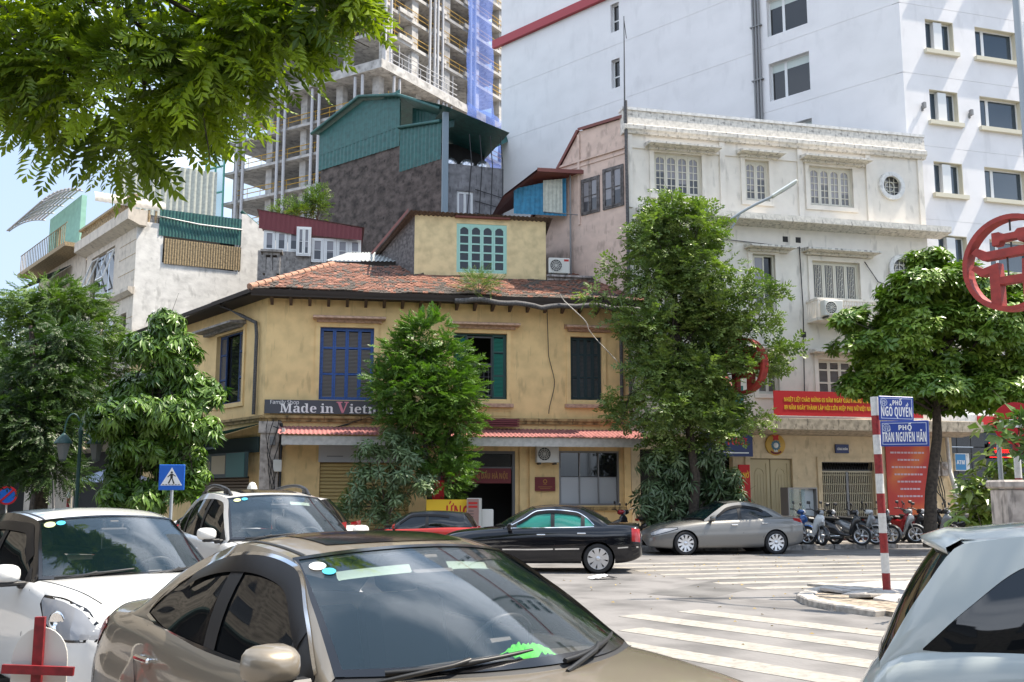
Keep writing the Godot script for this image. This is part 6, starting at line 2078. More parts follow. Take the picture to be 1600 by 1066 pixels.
func tower() -> void:
	var o := thing("tower_under_construction", "unfinished concrete tower with bare slabs, columns and blue netting", "building", W(-13.49, 0, 100), deg_to_rad(57.5))
	var D := 23.0; var R := 26.0
	var lows := [6.0, 9.5, 13.0, 16.5, 20.0, 23.4, 26.9, 30.4, 33.9, 37.4, 40.9]
	for y in lows: part_box("floor_slab", Vector3(0, y - 0.3, -D), Vector3(R, y, 0), M.raw_concrete, o)
	part_box("transfer_beam", Vector3(-0.6, 44.5, -D), Vector3(R, 45.45, 0.6), M.raw_concrete, o)
	var ups := [50.0, 53.0, 56.0, 59.0, 62.0]
	for y in ups: part_box("floor_slab", Vector3(1.6, y - 0.35, -D + 2), Vector3(R, y, -1.2), M.raw_concrete, o)
	var st := mb()
	bx(st, Vector3(9, 0.1, -18), Vector3(18, 64, -9))
	obj("core", st, M.raw_concrete_dark, o)
	for z in [-1.4, -6.4, -11.5, -16.6, -21.8]:
		part_box("column", Vector3(0.9, 0.1, z - 0.45), Vector3(1.7, 44.5, z + 0.45), M.raw_concrete, o)
		part_box("column", Vector3(2.4, 45.5, z - 0.9), Vector3(3.2, 64, z - 0.1), M.raw_concrete, o)
	for x in [7.5, 13.5, 19.5, 25.0]:
		part_box("column", Vector3(x - 0.45, 0.1, -1.7), Vector3(x + 0.45, 44.5, -0.9), M.raw_concrete, o)
		part_box("column", Vector3(x - 0.55, 45.5, -2.6), Vector3(x + 0.55, 64, -1.5), M.raw_concrete, o)
	# pairs of hoist pipes up both faces
	for z in [-2.2, -8.2, -13.2, -19.5]:
		st = mb()
		for d in [0.0, 1.0]: tube(st, [Vector3(-0.25, 0, z - d), Vector3(-0.25, 44.4, z - d)], 0.17, 6)
		obj("hoist_pipe", st, M.pale_steel, o)
	for x in [1.8, 9.5, 11.0, 17.5]:
		st = mb()
		for d in [0.0, 0.9]: tube(st, [Vector3(x + d, 26, 0.3), Vector3(x + d, 44.4, 0.3)], 0.16, 6)
		for d in [0.0, 0.9]: tube(st, [Vector3(x + d, 45.5, -0.95), Vector3(x + d, 64, -0.95)], 0.16, 6)
		obj("hoist_pipe", st, M.pale_steel, o)
	# edge beams seen from the street
	for y in ups:
		for x in [4.2, 10.3, 16.4]:
			part_box("edge_beam", Vector3(x, y + 0.0, -1.25), Vector3(x + 2.4, y + 0.5, -1.0), M.raw_concrete, o)
	for y in lows + ups:
		if y < 24: continue
		var up: bool = y > 46
		st = mb()
		var x0 := 1.7 if up else 0.1
		for h in [0.55, 1.1]:
			tube(st, [Vector3(x0, y + h, -D + 2), Vector3(x0, y + h, -1.3 if up else -0.1), Vector3(R, y + h, -1.3 if up else -0.1)], 0.05, 4)
		for k in 12: tube(st, [Vector3(x0, y, -D + 2 + k * 2.0), Vector3(x0, y + 1.15, -D + 2 + k * 2.0)], 0.04, 4)
		for k in 13: tube(st, [Vector3(x0 + k * 2.0, y, -1.3 if up else -0.1), Vector3(x0 + k * 2.0, y + 1.15, -1.3 if up else -0.1)], 0.04, 4)
		obj("guard_rail", st, M.rail_yellow, o)
	# scaffold on the terrace
	st = mb()
	for k in 8:
		tube(st, [Vector3(1.0 + k * 1.6, 45.4, 0.3), Vector3(1.0 + k * 1.6, 47.6 + 0.5 * (k % 2), 0.3)], 0.06, 4)
		tube(st, [Vector3(1.0 + k * 1.6, 45.4, -0.6), Vector3(1.0 + k * 1.6, 47.4, -0.6)], 0.06, 4)
	for h in [46.1, 46.8, 47.3]: tube(st, [Vector3(1.0, h, 0.3), Vector3(13.0, h, 0.3)], 0.055, 4)
	bx(st, Vector3(0.5, 45.46, -0.5), Vector3(13.0, 45.6, 0.5))
	obj("scaffold", st, M.pale_steel, o)
	# nets
	st = mb()
	sheet_net(st, Vector3(14.5, 44.5, 0.5), Vector3(20.3, 44.5, 0.5), 20.0, 0.35)
	obj("blue_net", st, M.net_blue, o)
	st = mb()
	sheet_net(st, Vector3(14.0, 38.0, 1.0), Vector3(23.5, 38.0, 1.0), 7.5, 0.5)
	obj("blue_net", st, M.net_blue, o)
	st = mb()
	sheet_net(st, Vector3(-0.6, 26.0, -D - 2.0), Vector3(-0.6, 26.0, -D + 1.0), 24.0, 0.2)
	obj("green_net", st, M.net_green, o)
	st = mb()
	for z in [-D - 2.0, -D - 0.4, -D + 1.0]: tube(st, [Vector3(-0.7, 4, z), Vector3(-0.7, 50, z)], 0.12, 5)
	for k in 14: tube(st, [Vector3(-0.7, 8 + k * 3.0, -D - 2.0), Vector3(-0.7, 8 + k * 3.0, -D + 1.0)], 0.12, 5)
	obj("net_frame", st, M.steel_green, o)

func sheet_net(st: SurfaceTool, a: Vector3, b: Vector3, h: float, wave: float) -> void:
	var rows := []
	var n := (b - a).cross(Vector3.UP).normalized()
	for i in 13:
		var r := []
		for k in 17:
			var u := i / 12.0; var v := k / 16.0
			r.append(a.lerp(b, u) + Vector3(0, h * v, 0) + n * wave * (sin(u * 9.0 + v * 3.0) * 0.6 + sin(v * 14.0 + u * 2.0) * 0.4))
		rows.append(r)
	sheet(st, rows)

func green_tin_house() -> void:
	var o := thing("green_tin_house", "tall brown weathered house with green tin cladding under its roof", "house", W(-3.15, 0, 45), deg_to_rad(18))
	var side := rel(133, 72)
	T = side
	var st := mb()
	prism(st, PackedVector2Array([Vector2(-9.3, 0.1), Vector2(-9.3, 18.3), Vector2(-3.0, 18.3), Vector2(-3.0, 16.9), Vector2(0, 16.9), Vector2(0, 0.1)]), -0.3, 0)
	obj("brown_wall", st, M.brown_wall, o)
	st = mb()
	corrugated(st, Vector3(-9.4, 18.2, 0.05), Vector3(-3.0, 18.05, 0.05), Vector3(-9.4, 20.25, 0.05), Vector3(-3.0, 20.9, 0.05), 0.3, 0.02)
	prism(st, PackedVector2Array([Vector2(-9.4, 20.2), Vector2(-5.8, 21.05), Vector2(-3.0, 20.4), Vector2(-3.0, 19.0), Vector2(-9.4, 19.0)]), 0.0, 0.06)
	obj("green_cladding", st, M.green_tin, o)
	st = mb()
	corrugated(st, Vector3(-3.0, 16.75, 0.02), Vector3(-0.1, 16.75, 0.02), Vector3(-3.0, 18.9, 0.02), Vector3(-0.1, 18.5, 0.02), 0.25, 0.025)
	corrugated(st, Vector3(-3.05, 18.9, -0.8), Vector3(-0.1, 18.5, -0.8), Vector3(-3.05, 20.2, -0.8), Vector3(-0.1, 19.0, -0.8), 0.22, 0.02)
	obj("green_cladding", st, M.green_tin, o)
	st = mb()
	for e in [[Vector3(-9.7, 20.2, 0.35), Vector3(-5.8, 21.2, 0.35)], [Vector3(-5.8, 21.2, 0.35), Vector3(-2.9, 20.5, 0.35)], [Vector3(-2.9, 20.5, 0.35), Vector3(0.0, 19.1, 0.2)], [Vector3(-3.0, 18.95, 0.1), Vector3(-0.1, 18.55, 0.1)]]:
		tube(st, [e[0], e[1]], 0.09, 5)
	obj("roof_edge", st, M.green_tin, o)
	st = mb()
	st.set_smooth_group(-1)
	var inn := Vector3(0, 0, -8.0)
	for e in [[Vector3(-9.7, 20.25, 0.4), Vector3(-5.8, 21.25, 0.4)], [Vector3(-5.8, 21.25, 0.4), Vector3(-2.9, 20.55, 0.4)]]: quad(st, e[0], e[0] + inn, e[1] + inn, e[1])
	T = Transform3D.IDENTITY
	var p := side * Vector3(-2.9, 20.52, 0.3)
	quad(st, p, side * Vector3(-2.9, 20.52, -8.0), Vector3(2.8, 18.4, -4.0), Vector3(-0.1, 19.05, 0.6))
	quad(st, Vector3(-0.1, 19.05, 0.6), Vector3(-0.1, 19.05, -6.0), Vector3(3.0, 18.1, -6.0), Vector3(3.0, 18.1, 0.6))
	obj("roof", st, M.green_tin, o)
	st = mb()
	bx(st, Vector3(-0.06, 13.0, 0.02), Vector3(0.2, 18.9, 0.22))
	obj("corner_post", st, M.steel_blue, o)
	st = mb()
	wall(st, 0.15, 2.9, 0.1, 16.55, 0.25, [[0.67, 1.45, 13.6, 15.3]])
	bx(st, Vector3(0.2, 0.1, -7.0), Vector3(2.9, 16.3, -6.9))
	obj("grey_wall", st, M.grey_plaster, o)
	leaf_window(o, 0.67, 1.45, 13.6, 15.3, -0.06, 2, 1, 1, M.white_frame, M.pane_curtain)
	part_box("terrace_back", Vector3(0.2, 16.5, -3.2), Vector3(2.9, 18.6, -3.1), M.dark_grey, o)
	st = mb()
	for k in 4: tube(st, [Vector3(1.1 + k * 0.55, 14.0 - 0.3 * k, 0.2), Vector3(1.3 + k * 0.5, 16.6, 0.2), Vector3(1.2 + k * 0.5, 18.0, 0.15)], 0.025, 4)
	for k in 5: tube(st, [Vector3(1.5, 13.2 + k * 0.55, 0.12), Vector3(2.85, 13.1 + k * 0.5, 0.12)], 0.02, 4)
	obj("cable", st, M.black_plastic, o)
	for k in 3:
		var w := thing("water_tank", ["left one of the three steel water tanks under the dark roof", "middle one of the three steel water tanks under the dark roof", "right one of the three steel water tanks under the dark roof"][k], "water tank", o.transform * Vector3(0.55 + k * 0.8, 16.75, -1.3), deg_to_rad(18), "water tanks on the roof terrace")
		st = mb()
		lathe(st, Vector3(0, 0, -0.6), Vector3(0, 0, 1), [[0.0, 0.0], [0.2, 0.02], [0.33, 0.1], [0.35, 0.2], [0.35, 1.1], [0.33, 1.2], [0.2, 1.28], [0.0, 1.3]], 20)
		obj("tank", st, M.steel_bright, w)
		st = mb()
		lathe(st, Vector3(0, 0, -0.3), Vector3(0, 0, 1), [[0.355, 0.0], [0.36, 0.05], [0.355, 0.1]], 20)
		bx(st, Vector3(-0.35, -0.55, -0.4), Vector3(0.35, -0.33, 0.5))
		obj("band", st, M.steel_blue, w)

func left_houses() -> void:
	# narrow white house on the side street
	var o := thing("white_shophouse", "white plastered shophouse with open casement windows and patchy blank side wall", "house", W(-15.77, 0, 41.9), deg_to_rad(35))
	var fr := rel(142, 55)
	T = fr
	var st := mb()
	var wins := [[-6.4, -2.9, 10.35, 12.5], [-4.6, -2.6, 6.9, 9.35], [-1.6, -0.8, 7.6, 9.2], [-6.2, -3.0, 3.6, 6.0]]
	wall(st, -7.2, 0, 0.1, 13.1, 0.25, wins)
	obj("street_wall", st, M.cream_white, o)
	st = mb()
	prism_x(st, -7.6, 0.35, [Vector2(0.002, 12.75), Vector2(0.5, 12.95), Vector2(0.5, 13.4), Vector2(-0.3, 13.4), Vector2(-0.3, 12.75)])
	obj("cornice", st, M.cream_white, o)
	st = mb()
	for y in [9.85]: prism_x(st, -7.2, 0.1, [Vector2(0.002, y), Vector2(0.1, y), Vector2(0.28, y + 0.14), Vector2(0.28, y + 0.3), Vector2(0.002, y + 0.3)])
	obj("ledge", st, M.cream_white, o)
	st = mb()
	prism_x(st, -7.2, 0.1, [Vector2(0.002, 6.45), Vector2(0.1, 6.45), Vector2(0.28, 6.59), Vector2(0.28, 6.75), Vector2(0.002, 6.75)])
	obj("ledge", st, M.cream_white, o)
	st = mb()
	for y in [8.9, 8.2, 7.5, 10.9, 11.6, 12.2]: bx(st, Vector3(-2.2, y, 0.001), Vector3(0, y + 0.025, 0.006))
	obj("wall_groove", st, M.grimy_yellow, o)
	for w in wins:
		var f := put("window", frame_mesh(w[0], w[1], w[2], w[3], 0.07, -0.16, -0.06), M.white_frame, o, fr)
		var X2 := Transform3D.IDENTITY
		T = X2
		var n := 3 if w[1] - w[0] > 1.5 else 2
		for k in n:
			var a: float = lerpf(w[0], w[1], float(k) / n)
			var b: float = lerpf(w[0], w[1], float(k + 1) / n)
			part_box("pane", Vector3(a + 0.05, w[2] + 0.07, -0.13), Vector3(b - 0.05, w[3] - 0.07, -0.12), M.pane_dark, f)
			if k != 1 and n == 3:   # opened casements
				st = mb()
				frame(st, 0, b - a - 0.1, 0, 1.45, 0.06, -0.03, 0.03)
				var cs := obj("casement", st, M.white_frame, f, Transform3D(Basis(Vector3.RIGHT, -0.33), Vector3(a + 0.05, w[3] - 1.5, 0.45)))
				if cs: pass
		T = fr
	T = Transform3D.IDENTITY
	st = mb()
	wall(st, 0, 7.4, 0.1, 13.0, 0.25, [[1.1, 4.5, 11.35, 13.01]])
	obj("blank_wall", st, M.patchy_white, o)
	st = mb()
	prism(st, PackedVector2Array([Vector2(4.5, 8.0), Vector2(4.5, 14.0), Vector2(4.7, 14.02), Vector2(7.3, 12.2), Vector2(7.3, 8.0)]), -0.25, 0.004)
	obj("gable_wall", st, M.patchy_white, o)
	st = mb()
	tube(st, [Vector3(4.5, 14.15, -0.1), Vector3(7.4, 12.15, -0.1)], 0.09, 5)
	obj("gable_edge", st, M.green_tin, o)
	st = mb()
	corrugated(st, Vector3(0.9, 12.5, 0.02), Vector3(4.5, 12.55, 0.02), Vector3(0.9, 13.65, 0.02), Vector3(4.5, 13.75, 0.02), 0.14, 0.02)
	obj("green_sheet", st, M.green_tin, o)
	st = mb()
	tube(st, [Vector3(0.8, 13.3, 0.1), Vector3(2.6, 13.2, 0.12), Vector3(4.5, 13.25, 0.1)], 0.04, 5)
	obj("white_pipe", st, M.white_paint, o)
	st = mb()
	corrugated(st, Vector3(1.15, 11.3, 0.05), Vector3(4.5, 11.4, 0.05), Vector3(1.15, 12.4, 0.07), Vector3(4.5, 12.45, 0.07), 0.11, 0.02)
	obj("rusty_sheet", st, M.rust_cream, o)
	part_box("loft_back", Vector3(1.0, 11.2, -0.6), Vector3(4.4, 13.4, -0.5), M.dark_grey, o)
	T = fr
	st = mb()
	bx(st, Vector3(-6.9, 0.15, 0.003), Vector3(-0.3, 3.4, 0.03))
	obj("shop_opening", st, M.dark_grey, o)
	st = mb()
	corrugated(st, Vector3(-7.2, 3.5, 2.2), Vector3(0.3, 3.5, 2.2), Vector3(-7.2, 4.3, 0.03), Vector3(0.3, 4.3, 0.03), 0.2, 0.015)
	obj("shop_awning", st, M.green_dark, o)
	T = Transform3D.IDENTITY
	# roof canopy of curved sheet, balustrade
	st = mb()
	var rows := []
	for i in 29:
		var u := i / 28.0
		var r := []
		for k in 7:
			var a := lerpf(-0.2, PI * 0.5, k / 6.0)
			r.append(Vector3(-1.7 + u * 2.9, 13.7 + sin(a) * 0.42 + 0.015 * sin(u * 80.0), 0.6 - (1 - cos(a)) * 0.0 + cos(a) * 0.45 - 1.2))
		rows.append(r)
	sheet(st, rows)
	obj("curved_canopy", st, M.canopy_sheet, o)
	st = mb()
	T = fr
	for i in 26:
		var x := -7.3 + i * 0.29
		lathe(st, Vector3(x, 13.4, 0.25), Vector3(0, 1, 0), [[0.06, 0.0], [0.04, 0.1], [0.075, 0.25], [0.04, 0.45], [0.06, 0.55]], 6)
	bx(st, Vector3(-7.5, 13.95, 0.12), Vector3(0.3, 14.05, 0.38))
	T = Transform3D.IDENTITY
	for i in 3: lathe(st, Vector3(0.2 + 0.29 * i, 13.0, -0.1), Vector3(0, 1, 0), [[0.06, 0.0], [0.04, 0.1], [0.075, 0.25], [0.04, 0.45], [0.06, 0.55]], 6)
	obj("balustrade", st, M.rust_cream, o)
	# pale tin loft above
	var lf := thing("pale_loft", "pale corrugated rooftop loft above the white shophouse", "shed", W(-18.6, -0.2, 47.0), deg_to_rad(20))
	st = mb()
	bx(st, Vector3(-0.2, 13.2, -4.0), Vector3(4.5, 15.0, 0))
	obj("base_wall", st, M.concrete, lf)
	st = mb()
	corrugated(st, Vector3(-0.2, 15.0, 0.03), Vector3(4.4, 14.9, 0.03), Vector3(-0.2, 17.6, 0.03), Vector3(4.4, 17.4, 0.03), 0.26, 0.03)
	obj("tin_wall", st, M.pale_tin, lf)
	# green house farther down the side street with slatted roof canopy
	var g := thing("green_shuttered_house", "mint green rooftop house with a curved slatted canopy farther down the side street", "house", W(-23.2, 0, 51.6), deg_to_rad(-52))
	st = mb()
	wall(st, -4.6, 4.4, 0.1, 13.6, 0.3, [[-4.0, -2.0, 7.5, 10.0], [-4.0, -2.0, 4.0, 6.2]])
	obj("street_wall", st, M.cream_white, g)
	st = mb()
	wall(st, -3.0, 3.0, 13.6, 16.3, 0.25, [[-1.6, -0.6, 13.7, 15.4]])
	T = Transform3D(Basis.IDENTITY, Vector3(0, 0, -1.2))
	T = Transform3D.IDENTITY
	obj("top_wall", st, M.mint_wall, g)
	part_box("door", Vector3(-1.55, 13.62, -0.2), Vector3(-0.65, 15.35, -0.12), M.old_wood_light, g)
	st = mb()
	bx(st, Vector3(-4.6, 0.1, -5.0), Vector3(4.3, 13.0, -4.9))
	obj("interior_wall", st, M.dark_grey, g)
	st = mb()
	for k in 11:
		var z := 0.1 + k * 0.17
		var y := 16.5 - 0.9 * pow(k / 10.0, 2.2)
		bx(st, Vector3(-4.2, y, z), Vector3(3.2, y + 0.05, z + 0.09))
	for x in [-4.0, -2.2, -0.4, 1.4, 3.1]:
		var pts := []
		for k in 11: pts.append(Vector3(x, 16.46 - 0.9 * pow(k / 10.0, 2.2), 0.0 + k * 0.18))
		tube(st, pts, 0.04, 5)
	obj("slatted_canopy", st, M.pale_steel, g)
	st = mb()
	for i in 26: tube(st, [Vector3(-4.9 + i * 0.35, 13.5, 0.9), Vector3(-4.9 + i * 0.35, 14.5, 0.9)], 0.02, 4)
	for y in [13.5, 14.5]: tube(st, [Vector3(-5.0, y, 0.9), Vector3(4.2, y, 0.9)], 0.03, 4)
	bx(st, Vector3(-5.1, 13.3, -0.1), Vector3(4.4, 13.5, 1.0))
	obj("roof_railing", st, M.rust_cream, g)
	st = mb()
	corrugated(st, Vector3(-2.5, 12.0, 1.6), Vector3(2.0, 12.0, 1.6), Vector3(-2.5, 12.9, 0.05), Vector3(2.0, 12.9, 0.05), 0.25, 0.02)
	obj("window_awning", st, M.green_dark, g)
	# dark shop fronts and blocks closing the side street
	var d := thing("dark_shop_row", "dark row of shop fronts with deep awnings under the street trees", "building", W(-27.5, 0, 57.5), deg_to_rad(-40))
	st = mb()
	bx(st, Vector3(-16, 0.1, -6), Vector3(3, 9.5, 0))
	obj("block", st, M.dim_wall, d)
	for k in 4:
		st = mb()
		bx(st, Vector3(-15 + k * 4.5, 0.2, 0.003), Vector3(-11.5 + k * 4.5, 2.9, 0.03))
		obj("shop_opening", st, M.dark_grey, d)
		st = mb()
		bx(st, Vector3(-15.2 + k * 4.5, 3.0, 0.003), Vector3(-11.2 + k * 4.5, 3.15, 1.6))
		obj("shop_awning", st, M.green_dark, d)
	var d2 := thing("far_block", "plain plastered block at the far end of the side street", "building", W(-36.0, 0, 52.0), deg_to_rad(40))
	part_box("block", Vector3(-9, 0.1, -8), Vector3(10, 8.0, 0), M.dim_wall, d2)
	for k in 5: part_box("window", Vector3(-7 + k * 3.2, 4.4, 0.003), Vector3(-5.6 + k * 3.2, 6.2, 0.03), M.pane_dark, d2)

func out_of_view() -> void:
	# what stands left of and behind the photographer shows only in the cars' glass and paint
	for q in [["left_block", "dim three-storey shop block left of the parked cars", -14.0, 3.0, 0.0, 22.0, 10.5], ["rear_block", "plain shop block across the pavement behind the photographer", 16.0, -9.0, 180.0 + 85.0, 34.0, 8.5]]:
		var o := thing(q[0], q[1], "building", W(q[2], 0, q[3]), PI if q[0] == "rear_block" else PI / 2)
		part_box("block", Vector3(0, 0.05, -6), Vector3(q[5], q[6], 0), M.dim_wall, o)
		for k in int(q[5] / 4.2):
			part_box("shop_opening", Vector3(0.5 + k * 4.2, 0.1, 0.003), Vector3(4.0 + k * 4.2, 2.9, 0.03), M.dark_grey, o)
			part_box("shop_awning", Vector3(0.4 + k * 4.2, 3.0, 0.003), Vector3(4.2 + k * 4.2, 3.15, 1.4), M.green_dark, o)
			for f in 2: part_box("window", Vector3(1.2 + k * 4.2, 4.4 + f * 3.0, 0.003), Vector3(3.0 + k * 4.2, 6.0 + f * 3.0, 0.03), M.pane_dark, o)

func small_roofs() -> void:
	# little house with dark red tin walls between the gable and the brown house
	var o := thing("red_tin_loft", "small loft with dark red tin walls and a band of windows behind the tiled roof", "shed", W(-8.42, 0, 41), deg_to_rad(10))
	var st := mb()
	st.set_smooth_group(-1)
	corrugated(st, Vector3(-1.9, 12.2, 0.6), Vector3(0.2, 11.9, 0.6), Vector3(-1.9, 12.95, 0.6), Vector3(0.2, 12.65, 0.6), 0.18, 0.02)
	corrugated(st, Vector3(0.2, 12.0, 0.6), Vector3(2.2, 11.8, 0.9), Vector3(0.2, 12.65, 0.6), Vector3(2.2, 12.3, 0.9), 0.18, 0.02)
	obj("tin_wall", st, M.dark_red, o)
	st = mb()
	st.set_smooth_group(-1)
	quad(st, Vector3(-2.0, 12.98, 0.65), Vector3(-2.0, 13.0, -3.0), Vector3(0.25, 12.7, -3.0), Vector3(0.25, 12.68, 0.65))
	quad(st, Vector3(0.25, 12.68, 0.65), Vector3(0.25, 12.7, -3.0), Vector3(2.3, 12.3, -3.0), Vector3(2.3, 12.33, 0.95))
	obj("roof", st, M.dark_red, o)
	st = mb()
	bx(st, Vector3(-1.9, 6.0, 0.0), Vector3(0.2, 11.3, 0.55)); bx(st, Vector3(0.21, 6.0, 0.0), Vector3(2.2, 10.9, 0.5))
	obj("wall", st, M.concrete, o)
	for k in 4: leaf_window(o, -1.7 + k * 0.48, -1.24 + k * 0.48, 11.3, 12.15, 0.52, 1, 1, 1, M.white_frame, M.pane_curtain)
	for k in 4: leaf_window(o, 0.2 + k * 0.5, 0.69 + k * 0.5, 10.9, 11.9, 0.58, 1, 2, 1, M.white_frame, M.pane_curtain)
	leaf_window(o, -0.4, 0.18, 11.1, 12.3, 0.75, 2, 2, 1, M.white_frame, M.pane_curtain)

# ---------- ground and street furniture ----------
func slab(st: SurfaceTool, pts: Array, y0: float, y1: float) -> void:   # plan polygon [x, distance]
	var p := PackedVector2Array()
	for q in pts: p.append(Vector2(q[0], q[1]))
	var keep := T
	T = T * Transform3D(Basis(Vector3(1, 0, 0), Vector3(0, 0, -1), Vector3(0, 1, 0)), Vector3.ZERO)
	prism(st, p, y0, y1)
	T = keep

func asphalt(c: Color, sd: int) -> StandardMaterial3D:
	var m := mottled(c, sd, 0.72, 0.92, 0.11, 0.5, 0.22, 0.06, 0.06)
	m.heightmap_enabled = true
	m.heightmap_texture = pooled(91, 0.2, 0.0, 0.5, 1.0, 3)
	m.heightmap_scale = 0.6
	return m

func ground() -> void:
	var st := mb()
	bx(st, Vector3(-400, -1, -900), Vector3(400, 0, 60))
	struct("road", st, asphalt(lin(0.19, 0.182, 0.176), 60))
	var pave := mottled(lin(0.3, 0.28, 0.26), 61, 0.6, 0.95, 0.5, 0.6, 0.4, 0.5, 0.5)
	st = mb()
	slab(st, [[-14, -6], [0.4, -6], [0.4, 2.2], [2.6, 3.2], [1.0, 6.8], [-0.6, 9.5], [-1.0, 17.0], [-14, 17.0]], -0.2, 0.08)
	struct("parking_pavement", st, pave)
	st = mb()
	slab(st, [[-6.6, 28.6], [16, 32.9], [60, 41.0], [60, 120], [-70, 160], [-40, 71], [-10.6, 31.2], [-9.3, 29.4]], -0.2, 0.12)
	struct("far_pavement", st, pave)
	# kerb stones along the far pavement
	var kerb := thing("far_kerb", "row of grey kerb stones along the far pavement below the parked motorbikes", "kerb")
	var a := Vector2(-6.6, 28.6); var b := Vector2(16, 32.9)
	var kd := (b - a).normalized()
	var km := mottled(lin(0.34, 0.32, 0.3), 62, 0.6, 0.9, 0.8)
	for i in 22:
		st = mb()
		var p := a + kd * (i * 1.04)
		rbx(st, Vector3(0.51, 0.055, 0), Vector3(1.02, 0.17, 0.18), 0.02)
		obj("kerb_stone", st, km, kerb, Transform3D(Basis(Vector3.UP, atan2(kd.y, kd.x)), W(p.x, 0, p.y - 0.09)))
	# corner island on the right with broken paving
	var isl := [[4.75, 16.6], [5.0, 17.5], [5.7, 18.5], [7.5, 19.6], [16, 22.4], [16, 12.0], [9.0, 12.2], [6.6, 13.2], [5.5, 14.4], [4.95, 15.5]]
	st = mb()
	slab(st, isl, -0.2, 0.07)
	struct("corner_pavement", st, mottled(lin(0.36, 0.3, 0.23), 63, 0.5, 0.95, 0.7, 0.8, 0.4, 0.9, 0.9))
	var ck := thing("corner_kerb", "curved pale kerb stones round the broken pavement corner", "kerb")
	var cpts := [[5.2, 14.8], [4.85, 15.5], [4.66, 16.2], [4.72, 16.95], [5.05, 17.65], [5.6, 18.35], [6.4, 19.0], [7.4, 19.55], [8.6, 20.0], [9.9, 20.45], [11.2, 20.9], [12.5, 21.3]]
	for i in cpts.size() - 1:
		var p := Vector2(cpts[i][0], cpts[i][1]); var q := Vector2(cpts[i + 1][0], cpts[i + 1][1])
		var d := q - p
		st = mb()
		rbx(st, Vector3(d.length() / 2, 0.01 + rng.randf_range(-0.02, 0.015), 0), Vector3(d.length() - 0.015, 0.17, 0.26), 0.02)
		obj("kerb_stone", st, M.kerb_pale, ck, Transform3D(Basis(Vector3.UP, atan2(d.y, d.x)), W(p.x, 0, p.y)))
	# paving slabs, the loose ones tilted, as parts of the corner pavement
	var cp := get_node("corner_pavement")
	for r in 9:
		for c in 16:
			var u := Vector2(0.625, -0.78); var w := Vector2(0.78, 0.625)
			var p := Vector2(5.35, 16.9) + u * (r - 4.0) * 0.42 + w * c * 0.42
			if p.y < 14.2 or p.y > 18.6 + (p.x - 5.0) * 0.3 or p.x < 5.35: continue
			var loose: float = clampf(1.6 - c * 0.4, 0.0, 1.0) + (0.5 if r > 6 else 0.0)
			if loose > 0.8 and rng.randf() < 0.3: continue
			st = mb()
			rbx(st, Vector3.ZERO, Vector3(0.405, 0.05, 0.405), 0.008)
			var bs := Basis(Vector3.UP, atan2(u.y, u.x) + rng.randf_range(-0.12, 0.12) * loose) * Basis(Vector3.RIGHT, rng.randf_range(-0.08, 0.08) * loose) * Basis(Vector3(0, 0, 1), rng.randf_range(-0.12, 0.12) * loose)
			obj("paving_slab", st, M.slab_a if rng.randf() < 0.5 else M.slab_b, cp, Transform3D(bs, W(p.x, 0.078 + rng.randf_range(0, 0.03) * loose, p.y)))
	# zebra stripes
	var road := get_node("road")
	var wp := mottled(lin(0.32, 0.3, 0.265), 64, 0.85, 0.85, 0.9, 0.0, 0.2, 1.2, 1.2)
	for k in 5:
		st = mb()
		var o := Vector2(2.59, 15.47) - Vector2(0.78, 0.625) * (1.05 * k) + Vector2(0.625, -0.78) * (-0.15 * k if k < 2 else 0.9)
		for e in 1:
			var u := Vector2(0.625, -0.78); var w := Vector2(0.78, 0.625) * 0.23
			var L := 4.2
			slab(st, [[o.x - w.x, o.y - w.y], [o.x + w.x, o.y + w.y], [o.x + u.x * L + w.x, o.y + u.y * L + w.y], [o.x + u.x * L - w.x, o.y + u.y * L - w.y]], 0.001, 0.005)
		obj("painted_stripe", st, wp, road)
	for k in 7:
		st = mb()
		var o := Vector2(4.28 - 0.385 * k, 18.95 + 1.0 * k)
		var u := Vector2(0.97, 0.243); var w := Vector2(-0.243, 0.97) * 0.2
		var L := 9.0
		slab(st, [[o.x - w.x, o.y - w.y], [o.x + w.x, o.y + w.y], [o.x + u.x * L + w.x, o.y + u.y * L + w.y], [o.x + u.x * L - w.x, o.y + u.y * L - w.y]], 0.001, 0.005)
		obj("painted_stripe", st, wp, road)
	var patch := asphalt(lin(0.15, 0.145, 0.14), 71)
	for q in [[[3.2, 17.2], [6.0, 21.4], [5.0, 22.3], [2.3, 17.9]], [[7.5, 24.5], [12.5, 25.7], [12.2, 27.0], [7.2, 25.8]], [[-4.0, 22.0], [2.0, 23.4], [1.8, 24.1], [-4.2, 22.8]]]:
		st = mb()
		slab(st, q, 0.0005, 0.002)
		obj("asphalt_patch", st, patch, road)
	st = mb()
	for i in 260:
		var p := Vector2(rng.randf_range(1, 13), rng.randf_range(11, 29))
		var s := rng.randf_range(0.02, 0.05)
		var bs := Basis(Vector3.UP, rng.randf() * TAU)
		st.set_smooth_group(-1)
		tri(st, W(p.x, 0.012, p.y) + bs * Vector3(-s, 0, 0), W(p.x, 0.018, p.y) + bs * Vector3(0, 0.01, -s * 0.5), W(p.x, 0.012, p.y) + bs * Vector3(s, 0, 0))
	var lit := obj("fallen_leaves", st, mat(lin(0.35, 0.25, 0.08), 0.9))
	tag(lit, "scattered small dry leaves on the road", "leaves", "", "stuff")
	st = mb()
	var rows := []
	for i in 9:
		var r := []
		for k in 7: r.append(Vector3(-0.28 + i * 0.07, 0.02 + rng.randf() * 0.09 * (1 - absf(i - 4) / 5.0), -0.12 + k * 0.04 + rng.randf_range(-0.02, 0.02)))
		rows.append(r)
	sheet(st, rows)
